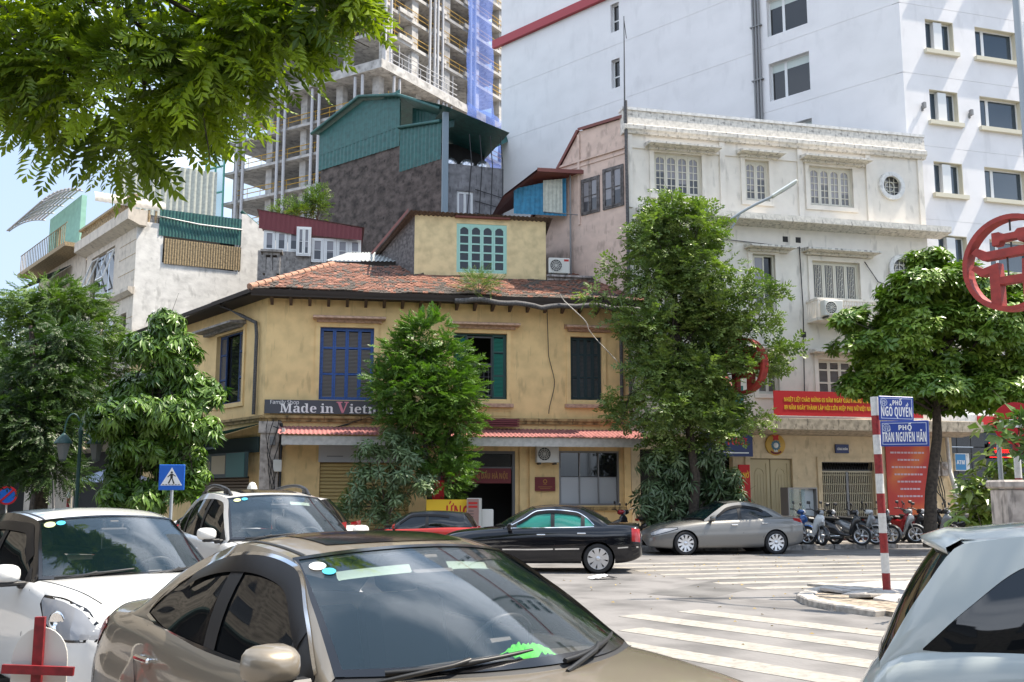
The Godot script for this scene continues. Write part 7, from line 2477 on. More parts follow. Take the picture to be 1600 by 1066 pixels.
	var bag := obj("plastic_bag", st, mat(lin(0.75, 0.76, 0.78), 0.5), null, Transform3D(Basis(Vector3.UP, 0.3), W(1.82, 0.0, 20.9)))
	tag(bag, "crumpled white plastic bag on the road behind the black sedan", "bag")

func banded_pole(called: String, label: String, base: Vector3, h: float, r: float, band: float, lean := Vector3.ZERO, first_red := true) -> Node3D:
	var t := thing(called, label, "pole", base)
	var n := int(ceil(h / band))
	for i in n:
		var st := mb()
		var y0 := i * band; var y1 := minf(h, y0 + band)
		tube(st, [Vector3(0, y0, 0) + lean * (y0 / h), Vector3(0, y1, 0) + lean * (y1 / h)], r, 14, i == n - 1)
		obj("red_band" if (i % 2 == 0) == first_red else "white_band", st, M.pole_red if (i % 2 == 0) == first_red else M.pole_white, t)
	return t

# the gate emblem of the street name plates and of the lamp post rings; unit radius
func gate_emblem(st: SurfaceTool, k: float, z0: float, z1: float) -> void:
	var polys := [
		[[-0.36, 0.42], [-0.36, 0.70], [-0.2, 0.70], [-0.14, 0.64], [0.14, 0.64], [0.2, 0.70], [0.36, 0.70], [0.36, 0.42], [0.22, 0.42], [0.18, 0.5], [-0.18, 0.5], [-0.22, 0.42]],
		[[-0.84, 0.34], [-0.6, 0.14], [0.6, 0.14], [0.84, 0.34], [0.72, 0.44], [0.5, 0.32], [-0.5, 0.32], [-0.72, 0.44]],
		[[-0.86, -0.02], [-0.66, -0.2], [-0.46, -0.16], [-0.46, -0.86], [-0.24, -0.95], [-0.24, -0.44], [0.24, -0.44], [0.24, -0.95], [0.46, -0.86], [0.46, -0.16], [0.66, -0.2], [0.86, -0.02], [0.76, 0.06], [0.62, -0.04], [0.26, 0.04], [0.24, -0.28], [-0.24, -0.28], [-0.26, 0.04], [-0.62, -0.04], [-0.76, 0.06]]]
	for p in polys:
		var q := PackedVector2Array()
		for v in p: q.append(Vector2(v[0], v[1]) * k)
		prism(st, q, z0, z1)

func ring_emblem(label: String, at: Vector3, az: float, r: float) -> void:
	var t := thing("ring_emblem", label, "emblem", at, deg_to_rad(90 - az), "red ring emblems on the lamp posts")
	var st := mb()
	ring(st, 0, 0, r * 0.9, r, -0.13, 0.13, 48)
	obj("ring", st, M.ring_red, t)
	st = mb()
	gate_emblem(st, r * 0.96, -0.1, 0.1)
	obj("gate", st, M.ring_red, t)
	st = mb()
	for p in [[0.0, 0.68, 0.0, 0.92], [0.0, 0.3, 0.0, 0.44], [-0.1, 0.3, -0.1, -0.3]]:
		st = mb()
		tube(st, [Vector3(p[0], p[1], 0) * r, Vector3(p[2], p[3], 0) * r], 0.018, 5)
		obj("rod", st, M.iron, t)

func name_plate(label: String, name1: String, at: Vector3, az: float, w: float, h: float, tilt := 0.0) -> void:
	var t := thing("street_name_sign", label, "street sign", at, deg_to_rad(90 - az))
	t.rotation.z = tilt
	var st := mb()
	rbx(st, Vector3(w / 2, h / 2, 0), Vector3(w, h, 0.03), 0.008)
	obj("plate", st, M.plate_blue, t)
	st = mb()
	frame(st, 0.03, w - 0.03, 0.03, h - 0.03, 0.012, 0.0151, 0.018)
	obj("border", st, M.plate_line, t)
	text("PHỐ", 0.115, M.white_print, t, Transform3D(Basis.IDENTITY, Vector3(w * 0.52, h * 0.73, 0.013)), w * 0.27)
	text(name1, 0.2, M.white_print, t, Transform3D(Basis.from_scale(Vector3(1, 1.1, 1)), Vector3(w * 0.5, h * 0.36, 0.013)), w * 0.9)
	st = mb()
	T = Transform3D(Basis.IDENTITY, Vector3(w * 0.13, h * 0.74, 0))
	ring(st, 0, 0, 0.055, 0.066, 0.0151, 0.02, 20)
	gate_emblem(st, 0.055, 0.0151, 0.02)
	T = Transform3D.IDENTITY
	obj("emblem", st, M.plate_line, t)

func street_lamp(label: String, at: Vector3, h: float, arm: Vector3) -> void:
	var t := thing("street_lamp", label, "street lamp", at, 0.0, "tall street lamps carrying ring emblems")
	var st := mb()
	tube(st, [Vector3.ZERO, Vector3(0, 0.9, 0), Vector3(0, 0.95, 0), Vector3(0, h, 0)], [0.13, 0.12, 0.085, 0.06], 10)
	obj("post", st, M.lamp_grey, t)
	st = mb()
	var pts := []
	for i in 9:
		var u := i / 8.0
		pts.append(Vector3(0, h - 1.0, 0) + arm * u + Vector3(0, 0.12 * sin(PI * u), 0))
	tube(st, pts, 0.045, 8)
	tube(st, [Vector3(0, h - 1.9, 0) , Vector3(0, h - 1.6, 0) + arm * 0.15, pts[4] - Vector3(0, 0.05, 0)], 0.03, 6)
	obj("arm", st, M.lamp_grey, t)
	st = mb()
	var d := arm.normalized()
	var f := Basis(d, Vector3.UP.cross(d).cross(-d).normalized(), d.cross(Vector3.UP).normalized())
	f = Basis(d, d.cross(Vector3.UP).normalized().cross(d), d.cross(Vector3.UP).normalized())
	rbx(st, pts[8] + d * 0.45, Vector3(0.95, 0.1, 0.3), 0.04, f)
	var hd := obj("lamp_head", st, M.lamp_pale, t)
	st = mb()
	bx(st, Vector3(-0.1, -0.06, -0.11), Vector3(0.4, -0.051, 0.11), f, pts[8] + d * 0.42)
	obj("diffuser", st, M.frosted, hd)

func street_things() -> void:
	banded_pole("sign_pole", "red and white banded pole carrying two blue street name signs", W(6.18, 0.08, 17.28), 3.24, 0.065, 0.325, Vector3(-0.05, 0, 0))
	name_plate("upper blue street name sign reading NGÔ QUYỀN on the banded pole", "NGÔ QUYỀN", W(6.16, 2.92, 17.18), 80, 0.63, 0.41, -0.02)
	name_plate("lower blue street name sign reading TRẦN NGUYÊN HÃN on the banded pole", "TRẦN NGUYÊN HÃN", W(6.17, 2.48, 17.18), 128, 0.78, 0.42, -0.02)
	street_lamp("near grey lamp post at the right edge with a ring emblem", W(9.42, 0.08, 18.0), 13.0, Vector3(2.5, 1.2, 1.5))
	ring_emblem("large red ring emblem with a gate shape on the near lamp post", W(9.0, 5.8, 18.0), 143, 0.88)
	street_lamp("grey street lamp with long arm among the branches of the irregular tree", W(6.15, 0.12, 31.3), 10.5, Vector3(2.0, 1.25, 0.2))
	ring_emblem("red ring emblem half hidden by leaves on the lamp post behind", W(6.95, 5.46, 30.55), 143, 0.85)
	# pedestrian crossing sign
	var t := thing("crossing_sign", "blue square pedestrian crossing sign with a white triangle on a thin pole", "road sign", W(-7.25, 0.0, 22.0), deg_to_rad(4))
	var st := mb()
	tube(st, [Vector3(0, 0, -0.05), Vector3(0, 2.2, -0.05)], 0.035, 8)
	obj("pole", st, M.lamp_grey, t)
	st = mb()
	rbx(st, Vector3(0, 2.03, 0), Vector3(0.54, 0.54, 0.03), 0.01)
	obj("plate", st, M.cross_blue, t)
	st = mb()
	prism(st, PackedVector2Array([Vector2(-0.225, 1.86), Vector2(0.225, 1.86), Vector2(0.0, 2.24)]), 0.0151, 0.019)
	obj("triangle", st, M.white_print, t)
	st = mb()
	lathe(st, Vector3(0.0, 2.135, 0.0), Vector3(0, 0, 1), [[0.022, 0.0191], [0.022, 0.022], [0, 0.022]], 12, -1)
	prism(st, PackedVector2Array([Vector2(-0.03, 2.105), Vector2(0.025, 2.11), Vector2(0.025, 2.01), Vector2(-0.025, 2.0)]), 0.0191, 0.022)
	prism(st, PackedVector2Array([Vector2(-0.025, 2.01), Vector2(0.002, 2.01), Vector2(-0.045, 1.895), Vector2(-0.075, 1.905)]), 0.0191, 0.0222)
	prism(st, PackedVector2Array([Vector2(0.0, 2.012), Vector2(0.026, 2.005), Vector2(0.07, 1.9), Vector2(0.04, 1.89)]), 0.0191, 0.0221)
	prism(st, PackedVector2Array([Vector2(-0.03, 2.1), Vector2(-0.015, 2.085), Vector2(-0.075, 2.03), Vector2(-0.085, 2.045)]), 0.0191, 0.0223)
	prism(st, PackedVector2Array([Vector2(0.02, 2.105), Vector2(0.025, 2.08), Vector2(0.085, 2.045), Vector2(0.085, 2.06)]), 0.0191, 0.0224)
	for k in 6: bx(st, Vector3(-0.19 + k * 0.065, 1.872, 0.0191), Vector3(-0.145 + k * 0.065, 1.884, 0.0225))
	obj("walking_figure", st, M.black_plastic, t)
	# arched board with a red wooden cross in front
	t = thing("no_parking_board", "white arched board with a red wooden cross standing left of the bronze sedan", "board", W(-2.5, 0.08, 5.6), deg_to_rad(8))
	t.scale = Vector3.ONE * 1.12
	st = mb()
	var ap := PackedVector2Array([Vector2(-0.125, 0.2), Vector2(0.125, 0.2)])
	for i in 13: ap.append(Vector2(0.125 * cos(PI * i / 12.0), 0.7 + 0.15 * sin(PI * i / 12.0)))
	prism(st, ap, -0.012, 0.0)
	obj("board", st, M.ac_white, t)
	st = mb()
	bx(st, Vector3(-0.025, 0.0, 0.001), Vector3(0.02, 0.9, 0.03))
	bx(st, Vector3(-0.19, 0.64, 0.031), Vector3(0.13, 0.68, 0.055), Basis(Vector3(0, 0, 1), -0.06), Vector3(0, 0, 0))
	bx(st, Vector3(-0.15, 0.0, -0.1), Vector3(0.15, 0.04, 0.12))
	obj("cross", st, M.cross_red, t)
	# no-entry sign, cream gate pillar
	banded_pole("no_entry_pole", "red and white banded pole of the round red sign at the right edge", W(7.36, 0.08, 15.0), 2.95, 0.05, 0.37)
	t = thing("no_entry_sign", "round red road sign with a white bar behind the glossy leaves", "road sign", W(7.34, 2.72, 14.93), deg_to_rad(-14))
	st = mb()
	lathe(st, Vector3.ZERO, Vector3(0, 0, 1), [[0.0, -0.01], [0.31, -0.01], [0.31, 0.01], [0.0, 0.01]], 32, -1)
	obj("disc", st, M.sign_red, t)
	part_box("bar", Vector3(-0.22, -0.06, 0.011), Vector3(0.22, 0.06, 0.015), M.white_print, t)
	t = thing("gate_pillar", "low cream masonry pillar with scratches behind the white car", "pillar", W(6.2, 0.07, 13.0), deg_to_rad(-4))
	st = mb()
	rbx(st, Vector3(1.0, 0.85, -0.25), Vector3(2.0, 1.7, 0.5), 0.02)
	rbx(st, Vector3(1.0, 1.76, -0.25), Vector3(2.08, 0.11, 0.58), 0.025)
	obj("pillar", st, M.plaster, t)
	st = mb()
	tube(st, [Vector3(7.2, 0, -15.2), Vector3(7.2, 2.5, -15.2)], 0.035, 8)
	tag(obj("grey_post", st, M.lamp_grey), "thin grey post left of the round red sign", "post")
	# lanterns and signs in the shade on the left
	t = thing("lantern_post", "dark green lamp post with two hanging glass lanterns under the left trees", "lamp post", W(-11.35, 0.0, 27.0), 0.4)
	st = mb()
	lathe(st, Vector3.ZERO, Vector3.UP, [[0.16, 0.0], [0.16, 0.1], [0.09, 0.2], [0.07, 0.9], [0.05, 1.0], [0.045, 3.2], [0.07, 3.3], [0.0, 3.5]], 12)
	obj("post", st, M.lantern_green, t)
	for s in [-1.0, 1.0]:
		st = mb()
		var pp := []
		for i in 11:
			var a := PI * i / 10.0
			pp.append(Vector3(s * (0.2 - 0.2 * cos(a)), 3.25 + 0.5 * sin(a), 0))
		tube(st, pp, 0.025, 6)
		obj("scroll_arm", st, M.lantern_green, t)
		st = mb()
		lathe(st, Vector3(s * 0.4, 2.55, 0), Vector3.UP, [[0.1, 0.0], [0.19, 0.42]], 6, -1)
		obj("lantern_glass", st, M.lantern_glass, t)
		st = mb()
		lathe(st, Vector3(s * 0.4, 2.97, 0), Vector3.UP, [[0.24, 0.0], [0.22, 0.05], [0.1, 0.2], [0.03, 0.27], [0.0, 0.3]], 12)
		lathe(st, Vector3(s * 0.4, 2.48, 0), Vector3.UP, [[0.0, 0.0], [0.11, 0.07]], 8)
		obj("lantern_cap", st, M.lantern_green, t)
	t = thing("no_stopping_sign", "small round blue and red sign under the dark trees at the left edge", "road sign", W(-16.1, 0.0, 33.0), 0.3)
	st = mb()
	tube(st, [Vector3(0, 0, -0.03), Vector3(0, 1.9, -0.03)], 0.03, 6)
	obj("pole", st, M.pole_white, t)
	st = mb()
	lathe(st, Vector3(0, 1.6, 0), Vector3(0, 0, 1), [[0.3, 0.0], [0.3, 0.01], [0.24, 0.011]], 24, -1)
	bx(st, Vector3(-0.26, -0.03, 0.012), Vector3(0.26, 0.03, 0.016), Basis(Vector3(0, 0, 1), 0.785), Vector3(0, 1.6, 0))
	obj("rim", st, M.sign_red, t)
	st = mb()
	lathe(st, Vector3(0, 1.6, 0), Vector3(0, 0, 1), [[0.24, 0.009], [0.0, 0.009]], 24, -1)
	obj("disc", st, M.cross_blue, t)
	banded_pole("bollard_pole", "short red and white pole in the shade under the left trees", W(-15.0, 0.0, 35.0), 1.7, 0.05, 0.3)
	t = thing("cafe_umbrella", "pale cafe umbrella open in the shade under the left trees", "umbrella", W(-14.6, 0.1, 38.0))
	st = mb()
	tube(st, [Vector3.ZERO, Vector3(0, 2.5, 0)], 0.03, 6)
	obj("pole", st, M.iron, t)
	st = mb()
	lathe(st, Vector3(0, 1.95, 0), Vector3.UP, [[1.35, 0.0], [1.3, 0.12], [0.7, 0.36], [0.0, 0.6]], 8, -1)
	obj("canopy", st, M.umbrella, t)
	# signs by the doorway
	t = thing("yellow_sign", "low yellow sign with red letters behind the small red car", "sign", W(-1.95, 0.12, 29.6), deg_to_rad(8))
	part_box("board", Vector3(-0.5, 0.75, 0), Vector3(0.75, 1.38, 0.05), M.sign_yellow, t)
	text("ỨNG", 0.5, M.red, t, Transform3D(Basis.IDENTITY, Vector3(0.4, 1.02, 0.05)), 0.66)
	st = mb()
	for x in [-0.4, 0.6]: tube(st, [Vector3(x, 0, 0.02), Vector3(x, 0.76, 0.02)], 0.025, 6)
	obj("leg", st, M.iron, t)
	t = thing("price_pillar", "narrow pillar sign with rows of red print beside the yellow sign", "sign", W(-1.28, 0.12, 29.4), deg_to_rad(-12))
	part_box("case", Vector3(0, 0, -0.3), Vector3(0.36, 1.42, 0), M.ac_white, t)
	part_box("face", Vector3(0.01, 0.1, 0.001), Vector3(0.35, 1.4, 0.006), M.print_pink, t)
	st = mb()
	for k in 2: bx(st, Vector3(0.05, 1.25 - k * 0.1, 0.007), Vector3(0.31, 1.31 - k * 0.1, 0.01))
	obj("red_print", st, M.red, t)
	st = mb()
	for k in 8: bx(st, Vector3(0.05, 1.05 - k * 0.08, 0.007), Vector3(0.2, 1.07 - k * 0.08, 0.01))
	obj("printed_line", st, M.iron, t)
	t = thing("white_cabinet", "small white box cabinet right of the pillar sign", "cabinet", W(-0.72, 0.12, 29.9), 0.1)
	st = mb()
	rbx(st, Vector3(0, 0.55, 0), Vector3(0.35, 1.1, 0.3), 0.02)
	obj("case", st, M.ac_white, t)
	t = thing("red_flag_board", "small red board half hidden behind the leafy tree", "sign", W(-2.4, 1.3, 30.2), 0.1)
	part_box("board", Vector3.ZERO, Vector3(0.42, 0.75, 0.04), M.banner_red, t)
	# overhead wires
	for c in [[[-7.4, 3.75, 31.4], [-4.4, 4.0, 32.0], [-1.5, 3.6, 32.6], "black"], [[-7.3, 3.7, 31.3], [-4.45, 4.02, 31.9], [-2.0, 3.5, 32.0], "black"]]:
		st = mb()
		var cu := Curve3D.new()
		cu.add_point(W(c[0][0], c[0][1], c[0][2]), Vector3.ZERO, Vector3(1.0, -0.45, 0))
		cu.add_point(W(c[1][0], c[1][1], c[1][2]), Vector3(-1.0, -0.3, 0), Vector3(1.0, -0.3, 0))
		cu.add_point(W(c[2][0], c[2][1], c[2][2]), Vector3(-1.0, -0.3, 0), Vector3.ZERO)
		tube(st, Array(cu.tessellate(3, 4)), 0.016, 5)
		tag(obj("sagging_wire", st, M.black_plastic), ["longer dark wire sagging below the grey shop sign towards the round tree", "shorter dark wire looping close under the grey shop sign"][0 if c[2][0] > -1.8 else 1], "wire")

# ---------- motorbikes: local x forward ----------
func hull(st: SurfaceTool, secs: Array) -> void:   # [x, low, high, half width]
	var rows := []
	for s in secs:
		var r := []
		for k in 13:
			var a := TAU * k / 12.0
			var ca := signf(cos(a)) * pow(absf(cos(a)), 0.7); var sa := signf(sin(a)) * pow(absf(sin(a)), 0.7)
			r.append(Vector3(s[0], (s[1] + s[2]) / 2 + (s[2] - s[1]) / 2 * sa, s[3] * ca))
		rows.append(r)
	sheet(st, rows)
	st.set_smooth_group(-1)
	for e in [0, rows.size() - 1]:
		for k in range(1, 11): tri(st, rows[e][0], rows[e][k], rows[e][k + 1])

func bike(called: String, label: String, at: Vector3, yaw: float, body: Material, accent: Material, sporty: bool, group: String) -> Node3D:
	var o := thing(called, label, "motorbike", at, yaw, group)
	var R := 0.285
	for x in [0.62, -0.6]:
		var st := mb()
		var c := Vector3(x, R, 0)
		lathe(st, c, Vector3(0, 0, 1), [[R * 0.74, -0.04], [R * 0.9, -0.05], [R, -0.025], [R, 0.025], [R * 0.9, 0.05], [R * 0.74, 0.04]], 28)
		var w := obj("wheel", st, M.tyre, o)
		st = mb()
		lathe(st, c, Vector3(0, 0, 1), [[R * 0.75, -0.035], [R * 0.66, -0.03], [R * 0.66, 0.03], [R * 0.75, 0.035]], 28)
		for i in 5:
			var d := Vector3(cos(TAU * i / 5.0), sin(TAU * i / 5.0), 0)
			for s in [-0.12, 0.12]: tube(st, [c + d * 0.05, c + d.rotated(Vector3(0, 0, 1), s) * R * 0.7], 0.014, 5)
		lathe(st, c, Vector3(0, 0, 1), [[0.0, -0.06], [0.06, -0.055], [0.06, 0.055], [0.0, 0.06]], 14)
		obj("rim", st, M.alloy, w)
	var st := mb()
	if sporty: hull(st, [[-0.92, 0.78, 0.84, 0.03], [-0.7, 0.62, 0.84, 0.1], [-0.35, 0.55, 0.78, 0.13], [-0.05, 0.4, 0.72, 0.12], [0.15, 0.35, 0.7, 0.1], [0.38, 0.5, 0.8, 0.09]])
	else: hull(st, [[-0.92, 0.66, 0.74, 0.04], [-0.75, 0.5, 0.78, 0.13], [-0.4, 0.36, 0.76, 0.17], [-0.12, 0.3, 0.66, 0.17], [0.02, 0.26, 0.42, 0.16], [0.22, 0.24, 0.34, 0.16], [0.3, 0.24, 0.34, 0.15]])
	obj("rear_body", st, body, o)
	st = mb()
	hull(st, [[0.27, 0.26, 0.4, 0.15], [0.33, 0.3, 0.62, 0.19], [0.4, 0.42, 0.82, 0.2], [0.46, 0.58, 0.94, 0.16], [0.54, 0.66, 0.9, 0.1], [0.6, 0.7, 0.82, 0.04]])
	obj("leg_shield", st, body, o)
	st = mb()
	hull(st, [[0.3, 0.94, 1.0, 0.06], [0.36, 0.9, 1.06, 0.13], [0.46, 0.92, 1.06, 0.12], [0.54, 0.95, 1.03, 0.07]])
	obj("handlebar_cowl", st, accent, o)
	st = mb()
	lathe(st, Vector3(0.5, 0.98, 0), Vector3(1, 0.1, 0), [[0.085, 0.0], [0.07, 0.04], [0.0, 0.055]], 16)
	obj("headlight", st, M.lamp_glass, o)
	st = mb()
	rbx(st, Vector3(-0.38, 0.8, 0), Vector3(0.72, 0.1, 0.25), 0.04, Basis(Vector3(0, 0, 1), -0.06))
	obj("seat", st, M.black_plastic, o)
	st = mb()
	tube(st, [Vector3(0.34, 1.0, -0.1), Vector3(0.28, 1.06, -0.2), Vector3(0.22, 1.05, -0.36)], 0.018, 6)
	tube(st, [Vector3(0.34, 1.0, 0.1), Vector3(0.28, 1.06, 0.2), Vector3(0.22, 1.05, 0.36)], 0.018, 6)
	obj("handlebar", st, M.black_plastic, o)
	for s in [-1.0, 1.0]:
		st = mb()
		tube(st, [Vector3(0.28, 1.06, s * 0.24), Vector3(0.3, 1.2, s * 0.3)], 0.009, 5)
		rbx(st, Vector3(0.29, 1.25, s * 0.32), Vector3(0.04, 0.09, 0.13), 0.018)
		obj("mirror", st, M.black_plastic, o)
		st = mb()
		tube(st, [Vector3(0.44, 0.75, s * 0.07), Vector3(0.6, 0.33, s * 0.075)], 0.022, 6)
		obj("fork_leg", st, M.grey_metal, o)
	st = mb()
	var rows := []
	for i in 9:
		var a := lerpf(-0.3, 2.5, i / 8.0)
		var r := []
		for k in 5: r.append(Vector3(0.62 + cos(a) * (R + 0.045 - 0.02 * absf(k - 2)), R + sin(a) * (R + 0.045 - 0.02 * absf(k - 2)), (k - 2) * 0.038))
		rows.append(r)
	sheet(st, rows)
	obj("front_fender", st, accent, o)
	st = mb()
	tube(st, [Vector3(0.0, 0.28, 0.12), Vector3(-0.3, 0.24, 0.15), Vector3(-0.45, 0.3, 0.16), Vector3(-0.88, 0.42, 0.16)], [0.022, 0.025, 0.05, 0.055], 8)
	obj("exhaust", st, M.chrome, o)
	st = mb()
	rbx(st, Vector3(-0.15, 0.28, 0), Vector3(0.4, 0.22, 0.2), 0.04)
	tube(st, [Vector3(-0.05, 0.25, -0.1), Vector3(-0.1, 0.02, -0.26)], 0.014, 5)
	tube(st, [Vector3(-0.6, R, -0.1), Vector3(-0.1, 0.3, -0.1)], 0.03, 6)
	tube(st, [Vector3(-0.6, R, 0.1), Vector3(-0.75, 0.6, 0.12)], 0.022, 6)
	obj("engine", st, M.iron, o)
	st = mb()
	rbx(st, Vector3(-0.93, 0.72, 0), Vector3(0.05, 0.09, 0.16), 0.02)
	obj("tail_light", st, M.tail, o)
	part_box("number_plate", Vector3(-0.99, 0.5, -0.09), Vector3(-0.98, 0.62, 0.09), M.white_print, o)
	# leans on its stand
	o.rotation = Vector3(0.0, yaw, 0.0)
	o.rotate_object_local(Vector3.RIGHT, -0.09)
	return o

func motorbikes() -> void:
	var blue := paint(lin(0.015, 0.06, 0.2), 0.1)
	var cream := paint(lin(0.45, 0.45, 0.42), 0.0)
	var dark := paint(lin(0.02, 0.02, 0.022), 0.0)
	var silver := paint(lin(0.2, 0.21, 0.22), 0.4)
	var red := paint(lin(0.3, 0.01, 0.016), 0.1)
	var white := paint(lin(0.62, 0.64, 0.65), 0.0)
	var g := "motorbikes parked on the far pavement"
	var list := [
		["blue and cream motorbike just behind the grey sedan", 8.45, 31.9, -35, blue, blue, false],
		["white and black scooter facing the road beside the blue motorbike", 9.1, 31.7, -75, white, dark, false],
		["dark motorbike leaning before the cream pier", 9.55, 32.3, -60, dark, dark, true],
		["black scooter with bright wheel rims nearest the folding gate", 9.95, 31.55, -28, dark, dark, false],
		["silver-white scooter behind the black scooter at the folding gate", 10.55, 32.0, -30, silver, white, false],
		["silver scooter just right of the banded pole", 12.1, 32.9, -25, silver, silver, false],
		["dark red motorbike behind the silver scooter by the poster", 12.45, 33.6, -70, red, dark, true],
		["grey scooter right of the leaning tree trunk", 13.35, 32.9, -60, silver, dark, false],
		["black motorbike among the group right of the tree trunk", 14.0, 32.8, 150, dark, dark, true],
		["black motorbike with tall mirrors in front of the granite pier", 14.6, 33.0, 155, dark, dark, true],
		["bright red motorbike farthest right before the dark entrance", 15.0, 33.8, -120, red, red, true],
		["dark scooter half hidden behind the leaning tree trunk", 12.9, 33.5, -80, dark, dark, false],
		["dark scooter parked sideways left of the banded pole", 11.2, 32.4, -40, dark, dark, false],
		["dark motorbike at the kerb in front of the granite pier", 14.3, 32.4, -65, dark, dark, true],
		["dark motorbike with a red wheel cover beyond the black sedan's boot", 2.9, 31.6, -20, dark, red, true],
		["dark scooter under the big-leaved bush behind the grey sedan", 3.9, 31.9, 160, dark, dark, false],
		["dark motorbike seen over the grey sedan's bonnet beside the bush", 4.5, 32.1, -50, dark, silver, true],
	]
	for b in list: bike("motorbike", b[0], W(b[1], 0.12, b[2]), deg_to_rad(b[3]), b[4], b[5], b[6], g)

# ---------- plants ----------
func leaf(st: SurfaceTool, base: Vector3, dir: Vector3, side: Vector3, l: float, w: float, fold := 0.25, bend := 0.15) -> void:
	var n := side.cross(dir).normalized()
	var mid := base + dir * l * 0.5 - n * l * bend * 0.3
	var tip := base + dir * l - n * l * bend
	var a := mid + side * w * 0.5 + n * w * fold
	var b := mid - side * w * 0.5 + n * w * fold
	tri(st, base, mid, a); tri(st, a, mid, tip)
	tri(st, base, b, mid); tri(st, b, tip, mid)

# feather of leaflets along +z, drooping
func spray(pairs: int, length: float, ll: float, lw: float, droop: float) -> Mesh:
	var st := mb()
	st.set_smooth_group(-1)
	var r := RandomNumberGenerator.new()
	r.seed = pairs * 100 + int(length * 100)
	for i in pairs:
		var u := (i + 0.7) / pairs
		var p := Vector3(0, -droop * u * u * length, length * u)
		for s in [-1.0, 1.0]:
			var d := Vector3(s * 0.85, -0.25 - r.randf() * 0.35, 0.5 + r.randf() * 0.2).normalized()
			var sd := Vector3(-s * 0.45, r.randf_range(-0.3, 0.3), 0.85).normalized()
			sd = (sd - d * sd.dot(d)).normalized()
			leaf(st, p, d, sd, ll * (0.75 + 0.45 * sin(PI * u)) * r.randf_range(0.85, 1.1), lw * r.randf_range(0.85, 1.15))
	leaf(st, Vector3(0, -droop * length, length), Vector3(0, -0.4, 0.9).normalized(), Vector3.RIGHT, ll, lw)
	st.generate_normals()
	return st.commit()

# rosette of leaves round +y; fall > 0 hangs them down
func rosette(n: int, ll: float, lw: float, fall: float, sd := 1) -> Mesh:
	var st := mb()
	st.set_smooth_group(-1)
	var r := RandomNumberGenerator.new()
	r.seed = sd
	for i in n:
		var a := TAU * i * 0.382 + r.randf() * 0.3
		var h := Vector3(cos(a), 0, sin(a))
		var d := (h * r.randf_range(0.6, 1.0) + Vector3.UP * (r.randf_range(-0.2, 0.45) - fall)).normalized()
		var s := d.cross(Vector3.UP).normalized()
		leaf(st, h * 0.02 + Vector3.UP * r.randf_range(-0.3, 0.1) * ll, d, s, ll * r.randf_range(0.7, 1.1), lw * r.randf_range(0.85, 1.1), 0.15, 0.2 + fall * 0.4)
	st.generate_normals()
	return st.commit()

# twig with alternate small leaves along +z
func twig(n: int, length: float, ll: float, lw: float) -> Mesh:
	var st := mb()
	st.set_smooth_group(-1)
	var r := RandomNumberGenerator.new()
	r.seed = n
	for i in n:
		var u := (i + 0.5) / n
		var s := 1.0 if i % 2 else -1.0
		var p := Vector3(0.03 * sin(u * 6.0), -0.15 * u * u * length, length * u)
		var d := Vector3(s * 0.8, r.randf_range(-0.5, 0.4), 0.6).normalized()
		var sd := Vector3(r.randf_range(-0.4, 0.4), r.randf_range(-0.5, 0.5), 1).normalized()
		sd = (sd - d * sd.dot(d)).normalized()
		leaf(st, p, d, sd, ll * r.randf_range(0.75, 1.15), lw * r.randf_range(0.85, 1.15))
	st.generate_normals()
	return st.commit()

# fills ellipsoids [centre, radii, count] with copies of a leaf spray
func crown(parent: Node, mesh: Mesh, m: Material, blobs: Array, size: Vector2, c0: Color, c1: Color, upright := 0.3, gap := -0.25, gfreq := 0.9, sd := 1, shell := 0.45) -> void:
	var r := RandomNumberGenerator.new()
	r.seed = sd
	var fn := FastNoiseLite.new()
	fn.seed = sd
	fn.frequency = gfreq
	fn.fractal_octaves = 2
	var xs := []; var cs := []
	for b in blobs:
		var made := 0
		var tries := 0
		while made < b[2] and tries < b[2] * 4:
			tries += 1
			var d := Vector3(r.randfn(), r.randfn(), r.randfn()).normalized()
			var q: float = pow(r.randf(), shell)
			var p: Vector3 = b[0] + d * b[1] * q
			if fn.get_noise_3dv(p) < gap: continue
			made += 1
			var out := (d * Vector3(1, 0.6, 1) + Vector3(r.randfn(), r.randfn() * 0.6, r.randfn()) * 0.45 + Vector3.UP * upright).normalized()
			var up := (Vector3.UP + Vector3(r.randfn(), 0, r.randfn()) * 0.35).normalized()
			var x := up.cross(out).normalized()
			if x.length() < 0.5: x = Vector3.RIGHT
			var bs := Basis(x, out.cross(x), out) * Basis(Vector3(0, 0, 1), r.randfn() * 0.3)
			xs.append(Transform3D(bs.scaled(Vector3.ONE * r.randf_range(size.x, size.y)), p))
			var t := clampf(fn.get_noise_3dv(p * 1.7 + Vector3(9, 9, 9)) * 0.8 + 0.5 + r.randfn() * 0.22, 0, 1)
			cs.append(c0.lerp(c1, t))
	var mm := MultiMesh.new()
	mm.transform_format = MultiMesh.TRANSFORM_3D
	mm.use_colors = true
	fill_multi(mm, mesh, xs, cs)
	multi("crown", mm, m, parent)

# rosettes want their own up axis; turn the mesh so that +y looks along +z
func along_z(mesh: Mesh) -> Mesh:
	var st := SurfaceTool.new()
	st.begin(Mesh.PRIMITIVE_TRIANGLES)
	st.append_from(mesh, 0, Transform3D(Basis(Vector3.RIGHT, PI / 2), Vector3.ZERO))
	return st.commit()

